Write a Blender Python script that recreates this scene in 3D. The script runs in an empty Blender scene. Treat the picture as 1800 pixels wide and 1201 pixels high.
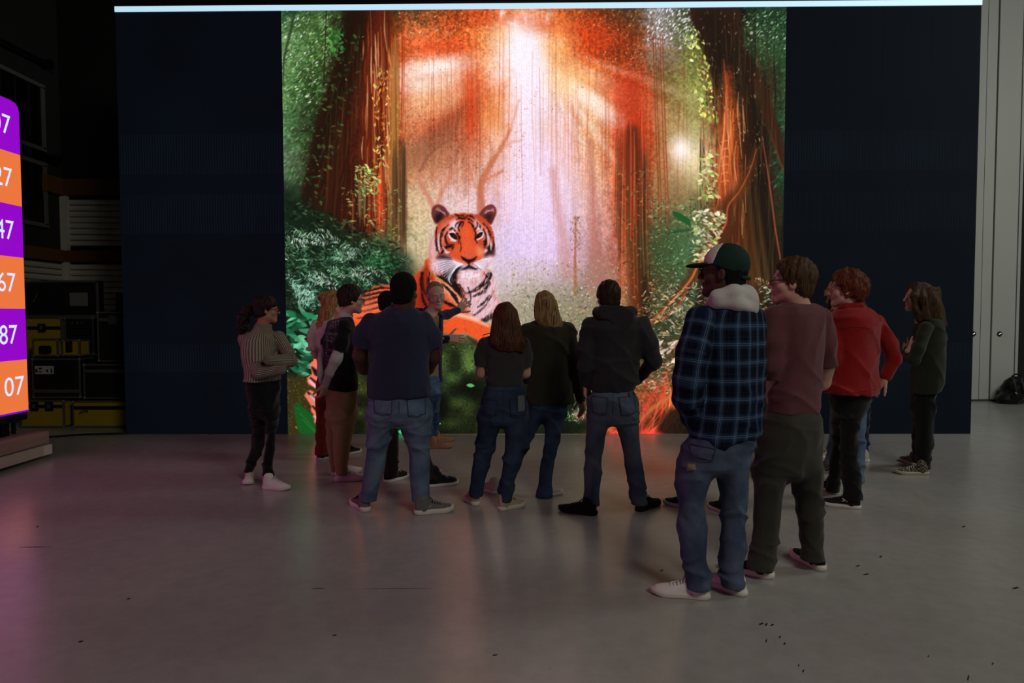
import bpy, bmesh, math
import numpy as np
from mathutils import Vector, Matrix
from mathutils.bvhtree import BVHTree

scene = bpy.context.scene
COL = scene.collection

# ---------------------------------------------------------------- camera (24 mm, 1.5 m above the floor, pitched 2.4 deg down)
FPX, CAMH = 1200.0, 1.5
PITCH = math.atan(50.5 / FPX); ROLL = 0.0025
_r = Vector((1, 0, 0)); _f = Vector((0, math.cos(PITCH), -math.sin(PITCH))); _u = Vector((0, math.sin(PITCH), math.cos(PITCH)))
_r, _u = _r - ROLL * _u, _u + ROLL * _r
CAM_R = np.array([_r, _u, _f], float); CAM_P = np.array((0, 0, CAMH))
cam_data = bpy.data.cameras.new('camera'); cam_data.sensor_width = 36; cam_data.lens = 24; cam_data.clip_start = .05
camera = bpy.data.objects.new('camera', cam_data); COL.objects.link(camera)
camera.matrix_world = Matrix(((_r.x, _u.x, -_f.x, 0), (_r.y, _u.y, -_f.y, 0), (_r.z, _u.z, -_f.z, CAMH), (0, 0, 0, 1)))
scene.camera = camera
def ray(px, py):
    return CAM_R[0] * ((px - 900) / FPX) - CAM_R[1] * ((py - 600.5) / FPX) + CAM_R[2]
def P(px, py, Y):                      # point of the place seen at (px, py), at distance Y
    d = ray(px, py); return CAM_P + d * (Y / d[1])
def FL(px, py):                        # point of the floor seen at (px, py)
    d = ray(px, py); return CAM_P + d * (-CAMH / d[2])
def proj(p):
    q = (np.asarray(p, float) - CAM_P) @ CAM_R.T
    return 900 + q[..., 0] / q[..., 2] * FPX, 600.5 - q[..., 1] / q[..., 2] * FPX

# ---------------------------------------------------------------- world, lamps, exposure
scene.view_settings.view_transform = 'Standard'; scene.view_settings.look = 'None'
scene.view_settings.gamma = 1.0; scene.view_settings.use_curve_mapping = False
scene.view_settings.exposure = 0.0
world = bpy.data.worlds.new('hall_dark'); scene.world = world; world.use_nodes = True
world.node_tree.nodes['Background'].inputs[0].default_value = (.9, .95, 1, 1)
world.node_tree.nodes['Background'].inputs[1].default_value = 0.012
def area(name, loc, target, size, power, col, size_y=None, spread=180):
    l = bpy.data.lights.new(name, 'AREA'); l.energy = power; l.color = col; l.size = size; l.spread = math.radians(spread)
    if size_y: l.shape = 'RECTANGLE'; l.size_y = size_y
    o = bpy.data.objects.new(name, l); COL.objects.link(o); o.location = loc
    o.rotation_euler = (Vector(target) - Vector(loc)).to_track_quat('-Z', 'Y').to_euler(); return o
# house lights left on low over the open side of the hall, and one over the right bay
area('house_light_centre', (3.4, -1.6, 6.7), (2.2, 3.6, 0), 2.4, 265, (1, .97, .87), 3.6)
area('house_light_bay', (8.6, 5.2, 6.6), (6.8, 9.0, .8), 1.6, 210, (.95, 1, .96), 3.0)

# ---------------------------------------------------------------- small helpers
def srgb(r, g=None, b=None):
    c = (r, g, b) if g is not None else r
    return tuple(((v / 255) / 12.92 if v / 255 <= .04045 else ((v / 255 + .055) / 1.055) ** 2.4) for v in c)
MATS = {}
def nt(m): return m.node_tree.nodes, m.node_tree.links
def mat(name, col, rough=.8, metal=0.0, noise=None, bump=None, spec=.3, emit=None, coat=0, sheen=0, stretch=(1, 1, 1), crease=0.0):
    """procedural principled material: col in 0..255 sRGB; noise=(scale, amount) mottles colour, bump=(scale, strength)"""
    if name in MATS: return MATS[name]
    m = bpy.data.materials.new(name); m.use_nodes = True; N, L = nt(m); b = N['Principled BSDF']; MATS[name] = m
    c = srgb(col)
    b.inputs['Base Color'].default_value = (*c, 1); b.inputs['Roughness'].default_value = rough; b.inputs['Metallic'].default_value = metal
    b.inputs['Specular IOR Level'].default_value = spec
    if coat: b.inputs['Coat Weight'].default_value = coat
    if sheen: b.inputs['Sheen Weight'].default_value = sheen
    if emit: b.inputs['Emission Color'].default_value = (*srgb(emit[0]), 1); b.inputs['Emission Strength'].default_value = emit[1]
    if noise or bump:
        tc = N.new('ShaderNodeTexCoord'); mp = N.new('ShaderNodeMapping'); L.new(tc.outputs['Object'], mp.inputs[0]); mp.inputs['Scale'].default_value = stretch
    if noise:
        n = N.new('ShaderNodeTexNoise'); n.inputs['Scale'].default_value = noise[0]; n.inputs['Detail'].default_value = 6
        mx = N.new('ShaderNodeMix'); mx.data_type = 'RGBA'; a = noise[1]
        mx.inputs[6].default_value = (*[v * (1 - a) for v in c], 1); mx.inputs[7].default_value = (*[min(1, v * (1 + a)) for v in c], 1)
        L.new(mp.outputs[0], n.inputs[0]); L.new(n.outputs[0], mx.inputs[0]); L.new(mx.outputs[2], b.inputs['Base Color'])
    if bump:
        nb = b.inputs['Normal']
        if crease:
            n = N.new('ShaderNodeTexNoise'); n.noise_type = 'RIDGED_MULTIFRACTAL'; n.inputs['Scale'].default_value = 3.4; n.inputs['Detail'].default_value = 2.5; n.inputs['Distortion'].default_value = .9
            m2 = N.new('ShaderNodeMapping'); m2.inputs['Rotation'].default_value = (.3, .2, .5); m2.inputs['Scale'].default_value = (1.5, 1.5, 1); L.new(tc.outputs['Object'], m2.inputs[0]); L.new(m2.outputs[0], n.inputs[0])
            bq = N.new('ShaderNodeBump'); bq.inputs['Strength'].default_value = crease; bq.inputs['Distance'].default_value = .03; L.new(n.outputs[0], bq.inputs['Height']); L.new(bq.outputs[0], nb)
        n = N.new('ShaderNodeTexNoise'); n.inputs['Scale'].default_value = bump[0]; n.inputs['Detail'].default_value = 4
        bp = N.new('ShaderNodeBump'); bp.inputs['Strength'].default_value = bump[1]; bp.inputs['Distance'].default_value = .01
        L.new(mp.outputs[0], n.inputs[0]); L.new(n.outputs[0], bp.inputs['Height'])
        if crease: L.new(bq.outputs[0], bp.inputs['Normal'])
        L.new(bp.outputs[0], b.inputs['Normal'])
    return m
def link(name, me, m=None, parent=None, loc=None, smooth=False):
    o = bpy.data.objects.new(name, me); COL.objects.link(o)
    if m is not None: me.materials.append(m)
    if parent is not None: o.parent = parent
    if loc is not None: o.location = loc
    if smooth: me.shade_smooth()
    return o
def mesh(name, v, f, m=None, parent=None, loc=None, smooth=False):
    me = bpy.data.meshes.new(name); me.from_pydata([tuple(map(float, q)) for q in v], [], [tuple(map(int, q)) for q in f]); me.update()
    return link(name, me, m, parent, loc, smooth)
def empty(name, loc, label, cat, group=None):
    o = bpy.data.objects.new(name, None); COL.objects.link(o); o.location = loc; o.empty_display_size = .1
    return tag(o, label, cat, group)
def tag(o, label, cat, group=None):
    o['label'] = label; o['category'] = cat
    if group: o['group'] = group
    return o
def struct(o): o['kind'] = 'structure'; return o
class MB:
    """collects boxes and tubes into one mesh"""
    def __init__(s): s.v = []; s.f = []
    def add(s, v, f):
        k = len(s.v); s.v += [tuple(q) for q in v]; s.f += [tuple(i + k for i in q) for q in f]; return s
    def box(s, x0, y0, z0, x1, y1, z1, c=0.0):
        if c <= 0:
            v = [(x, y, z) for z in (z0, z1) for y in (y0, y1) for x in (x0, x1)]
            return s.add(v, [(0, 2, 3, 1), (4, 5, 7, 6), (0, 1, 5, 4), (2, 6, 7, 3), (0, 4, 6, 2), (1, 3, 7, 5)])
        bm = bmesh.new(); bmesh.ops.create_cube(bm, size=1)
        for q in bm.verts: q.co = Vector(((x0 + x1) / 2 + q.co.x * (x1 - x0), (y0 + y1) / 2 + q.co.y * (y1 - y0), (z0 + z1) / 2 + q.co.z * (z1 - z0)))
        bmesh.ops.bevel(bm, geom=bm.edges[:], offset=c, segments=2, affect='EDGES', profile=.6)
        bm.verts.index_update(); s.add([tuple(q.co) for q in bm.verts], [[q.index for q in f.verts] for f in bm.faces]); bm.free(); return s
    def tube(s, pts, r, n=8, cap=True):
        pts = [Vector(p) for p in pts]; rs = [r] * len(pts) if np.isscalar(r) else r; k = len(s.v); up = Vector((0, 0, 1))
        for i, p in enumerate(pts):
            d = (pts[min(i + 1, len(pts) - 1)] - pts[max(i - 1, 0)]).normalized()
            a = d.cross(up if abs(d.z) < .95 else Vector((1, 0, 0))).normalized(); b = a.cross(d)
            for j in range(n):
                t = 2 * math.pi * j / n; s.v.append(tuple(p + (a * math.cos(t) + b * math.sin(t)) * rs[i]))
        for i in range(len(pts) - 1):
            for j in range(n):
                s.f.append((k + i * n + j, k + i * n + (j + 1) % n, k + (i + 1) * n + (j + 1) % n, k + (i + 1) * n + j))
        if cap: s.f.append(tuple(k + j for j in range(n))[::-1]); s.f.append(tuple(k + (len(pts) - 1) * n + j for j in range(n)))
        return s
    def out(s, name, m, parent=None, loc=None, smooth=False): return mesh(name, s.v, s.f, m, parent, loc, smooth)
def text_mesh(txt, size=1.0, extrude=0.0):
    c = bpy.data.curves.new('txt', 'FONT'); c.body = txt; c.size = size; c.extrude = extrude; c.resolution_u = 3
    o = bpy.data.objects.new('txt', c); COL.objects.link(o); bpy.context.view_layer.update()
    me = bpy.data.meshes.new_from_object(o.evaluated_get(bpy.context.evaluated_depsgraph_get()))
    v = np.array([q.co[:] for q in me.vertices]); f = [tuple(p.vertices) for p in me.polygons]
    bpy.data.objects.remove(o); bpy.data.curves.remove(c); bpy.data.meshes.remove(me); return v, f
# ---------------------------------------------------------------- picture shown on the big display
class Canvas:
    """small raster painter; every coordinate is in picture units (x 488..1390, y 6..768)"""
    X0, Y0, X1, Y1 = 488.0, 6.0, 1390.0, 768.0
    def __init__(s, scale=1.25, seed=4):
        s.k = scale
        s.W = int((s.X1 - s.X0) * scale); s.H = int((s.Y1 - s.Y0) * scale)
        s.a = np.zeros((s.H, s.W, 3), np.float32)
        s.r = np.random.default_rng(seed)
        s.yy, s.xx = np.mgrid[0:s.H, 0:s.W].astype(np.float32)
        s.xx = s.xx / scale + s.X0; s.yy = s.yy / scale + s.Y0
        s.fine = s.noise(3, 3); s.mid = s.noise(9, 9)
        s.streak = 0.6 * s.noise(4, 60) + 0.4 * s.noise(2.2, 26)
        s.speck = s.r.random((s.H, s.W)).astype(np.float32)
    def noise(s, cx, cy):
        gw = int(s.W / s.k / cx) + 3; gh = int(s.H / s.k / cy) + 3
        g = s.r.random((gh, gw)).astype(np.float32)
        return s.sample(g, s.xx - s.X0, s.yy - s.Y0, cx, cy)
    @staticmethod
    def sample(g, x, y, cx, cy):
        fx = np.clip(x / cx, 0, g.shape[1] - 1.001); fy = np.clip(y / cy, 0, g.shape[0] - 1.001)
        ix = fx.astype(int); iy = fy.astype(int); tx = fx - ix; ty = fy - iy
        tx = tx * tx * (3 - 2 * tx); ty = ty * ty * (3 - 2 * ty)
        if g.ndim == 3: tx = tx[..., None]; ty = ty[..., None]
        return (g[iy, ix] * (1 - tx) + g[iy, ix + 1] * tx) * (1 - ty) + (g[iy + 1, ix] * (1 - tx) + g[iy + 1, ix + 1] * tx) * ty
    def box(s, x0, y0, x1, y1):
        i0 = max(0, int((y0 - s.Y0) * s.k)); i1 = min(s.H, int((y1 - s.Y0) * s.k) + 2)
        j0 = max(0, int((x0 - s.X0) * s.k)); j1 = min(s.W, int((x1 - s.X0) * s.k) + 2)
        return (slice(i0, i1), slice(j0, j1)) if i1 > i0 and j1 > j0 else None
    def mix(s, b, m, col):
        col = np.asarray(col, np.float32)
        if col.max() > 1.5: col = col / 255.0
        s.a[b] += (col - s.a[b]) * m[..., None]
    @staticmethod
    def curve(p, n=5, closed=False):
        p = np.asarray(p, float)
        if len(p) < 3: return p
        q = np.vstack([p[-1:], p, p[:2]]) if closed else np.vstack([2 * p[:1] - p[1:2], p, 2 * p[-1:] - p[-2:-1]])
        out = []
        m = len(p) if closed else len(p) - 1
        t = np.linspace(0, 1, n, endpoint=False)[:, None]
        for i in range(m):
            a, b_, c, d = q[i], q[i + 1], q[i + 2], q[i + 3]
            out.append(.5 * (2 * b_ + (c - a) * t + (2 * a - 5 * b_ + 4 * c - d) * t * t + (3 * b_ - a - 3 * c + d) * t ** 3))
        if not closed: out.append(p[-1:])
        return np.vstack(out)
    def poly(s, pts, col, al=1.0, soft=1.2, smooth=4, rough=0.0, tex=None):
        p = s.curve(pts, smooth, True) if smooth else np.asarray(pts, float)
        e = soft + abs(rough) * 2 + 1
        b = s.box(p[:, 0].min() - e, p[:, 1].min() - e, p[:, 0].max() + e, p[:, 1].max() + e)
        if b is None: return None
        x, y = s.xx[b], s.yy[b]
        d2 = np.full(x.shape, 1e9, np.float32); ins = np.zeros(x.shape, bool)
        for (ax, ay), (bx, by) in zip(p, np.roll(p, -1, 0)):
            ex, ey = bx - ax, by - ay; L = ex * ex + ey * ey + 1e-9
            t = np.clip(((x - ax) * ex + (y - ay) * ey) / L, 0, 1)
            d2 = np.minimum(d2, (x - ax - t * ex) ** 2 + (y - ay - t * ey) ** 2)
            if ay != by:
                c = ((ay > y) != (by > y)) & (x < ex * (y - ay) / (by - ay) + ax); ins ^= c
        d = np.sqrt(d2) * np.where(ins, 1, -1)
        if rough: d = d + (s.fine[b] - .5) * 2 * rough
        m = np.clip(d / soft * .5 + .5, 0, 1) * al
        if tex is not None: m = m * tex[b]
        s.mix(b, m, col); return b, m
    def stroke(s, pts, w, col, al=1.0, soft=1.0, smooth=5, rough=0.0, tex=None):
        p = s.curve(pts, smooth) if smooth else np.asarray(pts, float)
        w = np.interp(np.linspace(0, 1, len(p)), np.linspace(0, 1, np.size(w)), np.ravel(w)) * .5
        e = w.max() + soft + abs(rough) + 1
        b = s.box(p[:, 0].min() - e, p[:, 1].min() - e, p[:, 0].max() + e, p[:, 1].max() + e)
        if b is None: return None
        x, y = s.xx[b], s.yy[b]; d = np.full(x.shape, 1e9, np.float32)
        for i in range(len(p) - 1):
            (ax, ay), (bx, by) = p[i], p[i + 1]
            ex, ey = bx - ax, by - ay; L = ex * ex + ey * ey + 1e-9
            t = np.clip(((x - ax) * ex + (y - ay) * ey) / L, 0, 1)
            d = np.minimum(d, np.hypot(x - ax - t * ex, y - ay - t * ey) - (w[i] * (1 - t) + w[i + 1] * t))
        if rough: d = d + (s.fine[b] - .5) * 2 * rough
        m = np.clip(.5 - d / soft * .5, 0, 1) * al
        if tex is not None: m = m * tex[b]
        s.mix(b, m, col); return b, m
    def blob(s, cx, cy, rx, ry, col, al=1.0, p=1.0, ang=0.0):
        R = max(rx, ry) * 2.2; b = s.box(cx - R, cy - R, cx + R, cy + R)
        if b is None: return
        x, y = s.xx[b] - cx, s.yy[b] - cy; c, n = math.cos(ang), math.sin(ang)
        q = ((x * c + y * n) / rx) ** 2 + ((-x * n + y * c) / ry) ** 2
        s.mix(b, np.exp(-q ** p) * al, col)
    def dab(s, x, y, L, w, ang, col, al=1.0, bend=0.0):
        """one leaf: a pointed, slightly bent lens"""
        R = L * .6 + 1; b = s.box(x - R, y - R, x + R, y + R)
        if b is None: return
        dx, dy = s.xx[b] - x, s.yy[b] - y; c, n = math.cos(ang), math.sin(ang)
        u = (dx * c + dy * n) / (L * .5); v = (-dx * n + dy * c) + bend * (u * u) * L
        h = w * .5 * np.clip(1 - u * u, 0, 1)
        s.mix(b, np.clip(h - np.abs(v) + .45, 0, 1) * (np.abs(u) < 1) * al, col)

def paint_jungle():
    C = Canvas(); r = C.r
    gx = np.array([488, 560, 620, 680, 740, 800, 860, 920, 980, 1040, 1100, 1160, 1220, 1280, 1340, 1390], float)
    gy = np.array([6, 80, 150, 220, 290, 360, 430, 500, 570, 640, 700, 768], float)
    G = """38 72 42,70 95 50,40 30 12,80 52 24,110 60 25,150 60 20,205 70 25,235 125 60,185 80 30,135 55 20,85 58 30,125 118 116,50 60 30,22 20 12,30 60 35,25 52 32
105 138 88,66 98 44,45 20 8,140 60 20,236 112 62,225 90 40,236 132 60,250 240 245,240 170 100,200 60 20,130 50 20,122 112 100,90 100 50,35 22 15,48 78 45,42 74 42
88 128 70,45 70 30,64 17 6,190 72 30,242 180 150,242 195 170,235 100 40,252 238 248,246 205 155,226 130 60,192 60 25,112 90 45,138 138 70,70 35 20,45 30 18,50 82 46
80 120 75,40 46 25,90 30 12,165 90 40,226 140 100,214 120 84,230 130 80,248 225 242,247 218 222,236 182 122,212 72 36,150 110 55,150 140 80,132 52 24,42 24 15,40 76 45
92 122 90,50 46 25,92 40 18,165 100 50,200 142 112,204 146 124,226 160 134,238 204 226,243 204 226,226 162 112,192 76 40,150 100 50,212 197 132,160 66 32,50 28 18,34 80 50
62 92 56,34 50 25,78 44 20,130 90 46,205 176 140,218 188 186,218 174 176,228 198 230,218 184 220,212 154 134,180 72 36,140 102 62,110 102 62,140 58 25,70 40 18,26 52 30
24 50 30,38 60 40,60 62 36,72 84 48,194 174 136,208 176 178,214 190 210,212 184 220,208 168 204,184 124 114,172 68 36,64 62 32,98 114 80,122 58 28,60 36 15,20 26 15
44 92 62,60 110 76,60 106 70,72 112 76,150 130 92,196 176 160,204 184 190,194 174 158,174 142 132,142 108 98,160 76 40,80 62 32,68 90 60,60 56 30,40 28 14,16 18 12
20 50 30,40 92 62,52 92 60,74 82 56,110 112 72,150 140 110,160 150 118,150 140 110,122 120 90,120 110 86,110 96 58,78 88 50,100 110 80,80 80 56,40 40 25,24 24 16
20 70 45,40 100 62,30 60 36,26 40 20,28 44 20,34 52 26,40 56 28,70 76 44,84 84 54,110 92 56,112 88 52,130 96 60,120 76 44,70 56 34,40 40 25,20 22 14
30 36 15,32 62 26,26 40 18,20 32 14,22 36 14,24 38 15,28 42 18,36 52 26,56 76 46,80 70 42,140 72 40,170 70 40,80 46 24,40 30 16,20 18 10,12 12 8
24 56 24,26 60 26,20 34 14,16 26 10,18 30 12,20 32 12,22 34 14,30 46 22,48 88 48,110 58 30,200 64 42,220 66 46,44 32 16,22 18 10,12 12 8,8 8 6"""
    G = np.array([[[float(v) for v in c.split()] for c in row.split(',')] for row in G.split('\n')], np.float32) / 255
    fx = np.interp(C.xx + (C.mid - .5) * 26, gx, np.arange(16)); fy = np.interp(C.yy + (C.mid - .5) * 20, gy, np.arange(12))
    C.a = C.sample(G, fx, fy, 1, 1).astype(np.float32)
    full = (slice(0, C.H), slice(0, C.W))
    lum = C.a.mean(2)
    # leafy mottling away from the sun
    C.a *= (1 + (C.fine - .5)[..., None] * .55 * np.clip(1.05 - lum, .03, 1)[..., None])
    def leaves(n, x0, y0, x1, y1, L, cols, ang=(0, 6.3), al=(.5, 1), W=.4, dens=None):
        cols = np.asarray(cols, float)
        for i in range(n):
            x = r.uniform(x0, x1); y = r.uniform(y0, y1)
            if dens is not None and not dens(x, y): continue
            l = r.uniform(*L); c = cols[r.integers(len(cols))] * r.uniform(.75, 1.2)
            C.dab(x, y, l, l * W * r.uniform(.6, 1.2), r.uniform(*ang), np.clip(c, 0, 255) / 255, r.uniform(*al), r.uniform(-.12, .12))
    pale = [(214, 222, 200), (176, 205, 150), (230, 230, 225)]; green = [(70, 128, 60), (96, 150, 78), (44, 96, 48), (30, 72, 36)]
    leaves(1500, 490, 10, 600, 330, (3, 11), green + [(130, 168, 100)], (-1.2, -.2), (.25, .7), .3)
    leaves(420, 490, 30, 585, 180, (2, 7), pale, (-1.2, -.3), (.3, .9), .35)
    leaves(900, 1300, 10, 1390, 330, (3, 11), [(40, 84, 44), (60, 110, 60), (26, 60, 34), (90, 130, 90)], (-1.2, -.2), (.25, .7), .3)
    leaves(160, 1300, 20, 1385, 90, (2, 7), pale, (-1.2, -.3), (.3, .8), .35)
    leaves(330, 1138, 15, 1222, 85, (2, 8), [(236, 232, 240), (200, 196, 200)], (-1.4, -.5), (.4, 1), .4)
    leaves(900, 1080, 60, 1240, 330, (2, 7), [(150, 130, 70), (176, 160, 96), (96, 80, 40), (190, 176, 120)], (0, 6.3), (.2, .5), .4)
    # crown of sunlit leaves around the sun
    leaves(700, 700, 15, 880, 110, (2, 6), [(240, 150, 90), (150, 50, 15), (250, 210, 180), (190, 70, 25)], (0, 6.3), (.2, .6), .5)
    leaves(700, 960, 15, 1130, 150, (2, 6), [(240, 130, 60), (150, 50, 15), (250, 200, 160), (190, 60, 20)], (0, 6.3), (.2, .6), .5)
    # ---- pale trees in the mist
    T = lambda pts, w, col, al=.8, soft=2.5: C.stroke(pts, w, col, al, soft, rough=.6)
    # hanging curtains of vines, soft
    for x0, x1, n, c, y0, y1 in ((700, 800, 30, (150, 60, 30), 60, 330), (815, 850, 16, (190, 50, 18), 60, 330), (860, 1000, 46, (225, 150, 110), 100, 420),
                                 (1000, 1085, 46, (176, 76, 40), 90, 420), (1080, 1150, 46, (150, 34, 14), 110, 420), (1150, 1215, 14, (120, 50, 26), 100, 420)):
        for i in range(n):
            x = r.uniform(x0, x1); a = r.uniform(y0, y0 + 120); b_ = r.uniform(y1 - 150, y1)
            C.stroke([(x, a), (x + r.uniform(-3, 3), (a + b_) / 2), (x + r.uniform(-4, 4), b_)], [r.uniform(.6, 2.2), .5], np.array(c) * r.uniform(.8, 1.25) / 255, r.uniform(.2, .6), 1.1, 3)
    # sun, glow and rays
    sx, sy = 925, 62
    ang = np.arctan2(C.yy - sy, C.xx - sx); rad = np.hypot(C.xx - sx, C.yy - sy)
    g1 = r.random(96).astype(np.float32); ai = (ang + np.pi) / (2 * np.pi) * 95; i0 = np.clip(ai.astype(int), 0, 94); tt = ai - i0; tt = tt * tt * (3 - 2 * tt)
    ray = g1[i0] * (1 - tt) + g1[i0 + 1] * tt
    up = np.clip((C.yy - 66) / 60, 0, 1)
    C.mix(full, np.clip((.5 - ray) * 1.5, 0, 1) * np.exp(-((rad - 190) / 110) ** 2) * .6 * up * (.7 + C.streak * .5), (210, 66, 26))
    C.mix(full, np.clip((ray - .6) * 1.6, 0, 1) * np.exp(-((rad - 170) / 120) ** 2) * .75 * up * (.7 + C.streak * .5), (252, 226, 206))
    for bx, by, rx, ry, al, an in ((772, 118, 62, 17, .95, -.12), (742, 150, 44, 15, .7, -.1), (905, 75, 40, 40, .85, 0), (925, 160, 30, 90, .8, 0), (1030, 172, 66, 18, .75, .62), (1075, 205, 32, 14, .5, .7), (920, 280, 34, 90, .35, 0),
                                   (1196, 262, 17, 20, .9, 0), (1205, 275, 38, 40, .4, 0), (870, 130, 20, 34, .6, 0), (866, 235, 14, 22, .5, 0), (905, 300, 26, 60, .4, 0)):
        C.blob(bx, by, rx, ry, (252, 236, 232), al, 1.0, an)
    for bx, by, rx, ry, al, an in ((770, 82, 66, 13, .75, .05), (790, 205, 62, 12, .6, -.45), (822, 170, 24, 46, .85, 0), (762, 224, 50, 16, .5, -.5), (830, 230, 16, 44, .5, 0), (1105, 165, 46, 34, .9, .5), (1118, 225, 30, 60, 1, 0), (1040, 60, 70, 26, .8, .2), (880, 34, 60, 12, .8, 0), (1000, 105, 30, 30, .5, .5)):
        C.blob(bx, by, rx, ry, (214, 62, 24), al * .72, 1.0, an)
    C.blob(905, 78, 26, 30, (238, 234, 246), .95, 1.0); C.blob(935, 110, 30, 60, (240, 232, 244), .8, 1.0); C.blob(938, 170, 32, 110, (238, 226, 242), .75, 1.1)
    for i in range(40): C.blob(r.uniform(880, 985), r.uniform(22, 130), r.uniform(2, 6), r.uniform(3, 9), (244, 232, 240), r.uniform(.3, .8))
    C.blob(880, 60, 18, 30, (244, 170, 100), .5); C.blob(975, 90, 24, 40, (246, 160, 80), .5); C.blob(962, 45, 40, 16, (226, 90, 40), .6); C.blob(940, 300, 46, 120, (240, 214, 236), .6, 1.1)
    C.blob(765, 178, 60, 30, (236, 166, 116), .6, 1.0, -.25); C.blob(1000, 140, 30, 30, (250, 196, 120), .7); C.blob(1040, 172, 50, 13, (252, 236, 214), .7, 1, .62)
    C.blob(775, 262, 46, 36, (150, 92, 62), .55); C.blob(730, 280, 34, 30, (176, 108, 70), .5); C.blob(840, 285, 40, 40, (206, 140, 108), .5)
    C.blob(1010, 330, 50, 60, (226, 168, 120), .35, 1.0); C.blob(965, 230, 20, 34, (236, 168, 110), .45); C.blob(985, 265, 14, 40, (224, 150, 100), .45); C.blob(870, 195, 26, 40, (232, 140, 70), .5)
    C.blob(955, 420, 110, 190, (214, 186, 226), .45, 1.2)
    C.blob(960, 330, 50, 130, (238, 214, 240), .5, 1.2)
    warm = np.clip((C.a[..., 0] - C.a[..., 1]) * 2.2 + .12, 0, 1) * np.clip((C.xx - 690) / 30, 0, 1) * np.clip((1160 - C.xx) / 20, 0, 1)
    C.a *= (1 + warm * ((C.streak - .5) * .2 + (C.fine - .5) * .14 + (C.speck - .5) * .1))[..., None]
    C.a[..., 0] *= 1 - warm * .04
    leaves(1100, 700, 15, 1150, 200, (1.5, 3.4), [(250, 190, 140), (150, 50, 15), (255, 225, 205), (120, 60, 20), (226, 110, 50)], (0, 6.3), (.15, .6), .6, lambda x, y: math.hypot(x - 925, y - 90) > 60)
    T([(765, 372), (752, 345), (738, 318), (738, 298), (752, 276), (770, 262)], [9, 8, 8, 6], (190, 122, 100), .85)
    T([(768, 362), (780, 330), (796, 304), (800, 285), (790, 268)], [8, 7, 6, 5], (194, 128, 104), .85)
    T([(796, 304), (815, 292), (832, 276)], [5, 3], (190, 124, 100), .7)
    T([(846, 380), (845, 330), (856, 300), (880, 262), (896, 230)], [15, 13, 11, 7, 4], (184, 100, 74), .85)
    T([(894, 234), (904, 206), (912, 176)], [4, 3, 2], (196, 120, 84), .55); T([(868, 282), (862, 250), (846, 220)], [5, 4, 2], (186, 104, 74), .6); T([(880, 262), (900, 250), (916, 246)], [4, 3, 2], (196, 124, 96), .5); T([(845, 340), (832, 320), (824, 290)], [4, 3, 2], (190, 116, 90), .55)
    T([(850, 318), (870, 308), (884, 300)], [5, 3], (184, 100, 74), .7); T([(812, 262), (800, 232), (812, 196)], [5, 4, 3], (160, 70, 40), .7)
    leaves(700, 715, 215, 930, 320, (2, 5), [(190, 110, 64), (140, 84, 46), (222, 176, 130)], (0, 6.3), (.2, .5), .5)
    for bx, by, rx, ry, c, al, an in ((800, 205, 42, 18, (150, 66, 40), .6, -.6), (772, 240, 44, 20, (120, 66, 46), .6, -.5), (735, 268, 30, 22, (140, 88, 60), .55, -.4), (826, 190, 12, 60, (206, 56, 20), .6, 0), (870, 215, 22, 34, (222, 130, 70), .5, 0)): C.blob(bx, by, rx, ry, c, al, 1.0, an)
    leaves(1300, 712, 175, 850, 300, (1.6, 4), [(110, 56, 34), (160, 90, 56), (200, 140, 104), (90, 50, 30)], (0, 6.3), (.2, .6), .5, lambda x, y: abs(y - (330 - x * .12 + 6)) < 60 + (x - 712) * .1)
    T([(738, 300), (752, 276), (772, 258), (800, 240)], [6, 5, 3, 2], (120, 66, 46), .6); T([(800, 285), (806, 262), (822, 240)], [4, 3, 2], (120, 66, 46), .6)
    for x in (790, 815, 818, 843, 700, 716): C.stroke([(x, 150), (x + 1, 250), (x + r.uniform(-2, 2), 350)], [.8, 1.2, .6], (140, 70, 44), .6)
    for i in range(60):
        x = r.uniform(700, 1085); a = r.uniform(40, 160)
        C.stroke([(x, a), (x + r.uniform(-2, 2), a + 110), (x + r.uniform(-4, 4), a + r.uniform(180, 260))], [.7, 1.1, .5], np.array([(150, 56, 26), (210, 120, 70)][r.integers(2)]) / 255., r.uniform(.25, .6), 1, 3)
    # faint far trunks in the lilac mist
    T([(972, 300), (980, 360), (990, 420), (996, 480)], [12, 14, 18, 26], (188, 126, 120), .55, 6)
    T([(1038, 250), (1042, 340), (1046, 430), (1052, 500)], [8, 12, 22, 44], (170, 96, 84), .6, 6)
    T([(1012, 380), (1011, 450), (1012, 520)], [2, 4, 6], (160, 82, 40), .8, 1.5)
    leaves(60, 1003, 380, 1020, 440, (3, 7), [(120, 90, 60)], (.6, 2.4), (.4, .8))
    leaves(900, 900, 455, 1100, 570, (2, 6), [(206, 190, 150), (150, 130, 96), (186, 160, 130), (110, 110, 70), (225, 215, 200)], (0, 6.3), (.3, .8), .5)
    C.blob(985, 540, 110, 46, (120, 118, 84), .6, 1.2); C.blob(1060, 480, 40, 60, (150, 112, 100), .4)
    leaves(900, 890, 500, 1110, 590, (2, 6), [(150, 150, 110), (96, 100, 64), (186, 176, 140), (214, 206, 186), (70, 80, 46)], (0, 6.3), (.35, .8), .45)
    # ---- big left tree
    C.poly([(628, 6), (684, 6), (682, 120), (676, 250), (668, 360), (652, 420), (600, 400), (562, 372), (528, 372), (540, 300), (560, 200), (588, 110), (606, 60)], (58, 22, 10), .96, 4, 3, 3)
    C.poly([(655, 30), (684, 20), (682, 140), (676, 250), (664, 330), (630, 300), (628, 200), (640, 110)], (140, 44, 16), .55, 16, 3, 9)
    C.poly([(612, 20), (640, 12), (632, 110), (596, 200), (560, 320), (538, 360), (540, 300), (566, 190)], (22, 20, 10), .6, 14, 3, 6)
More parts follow.
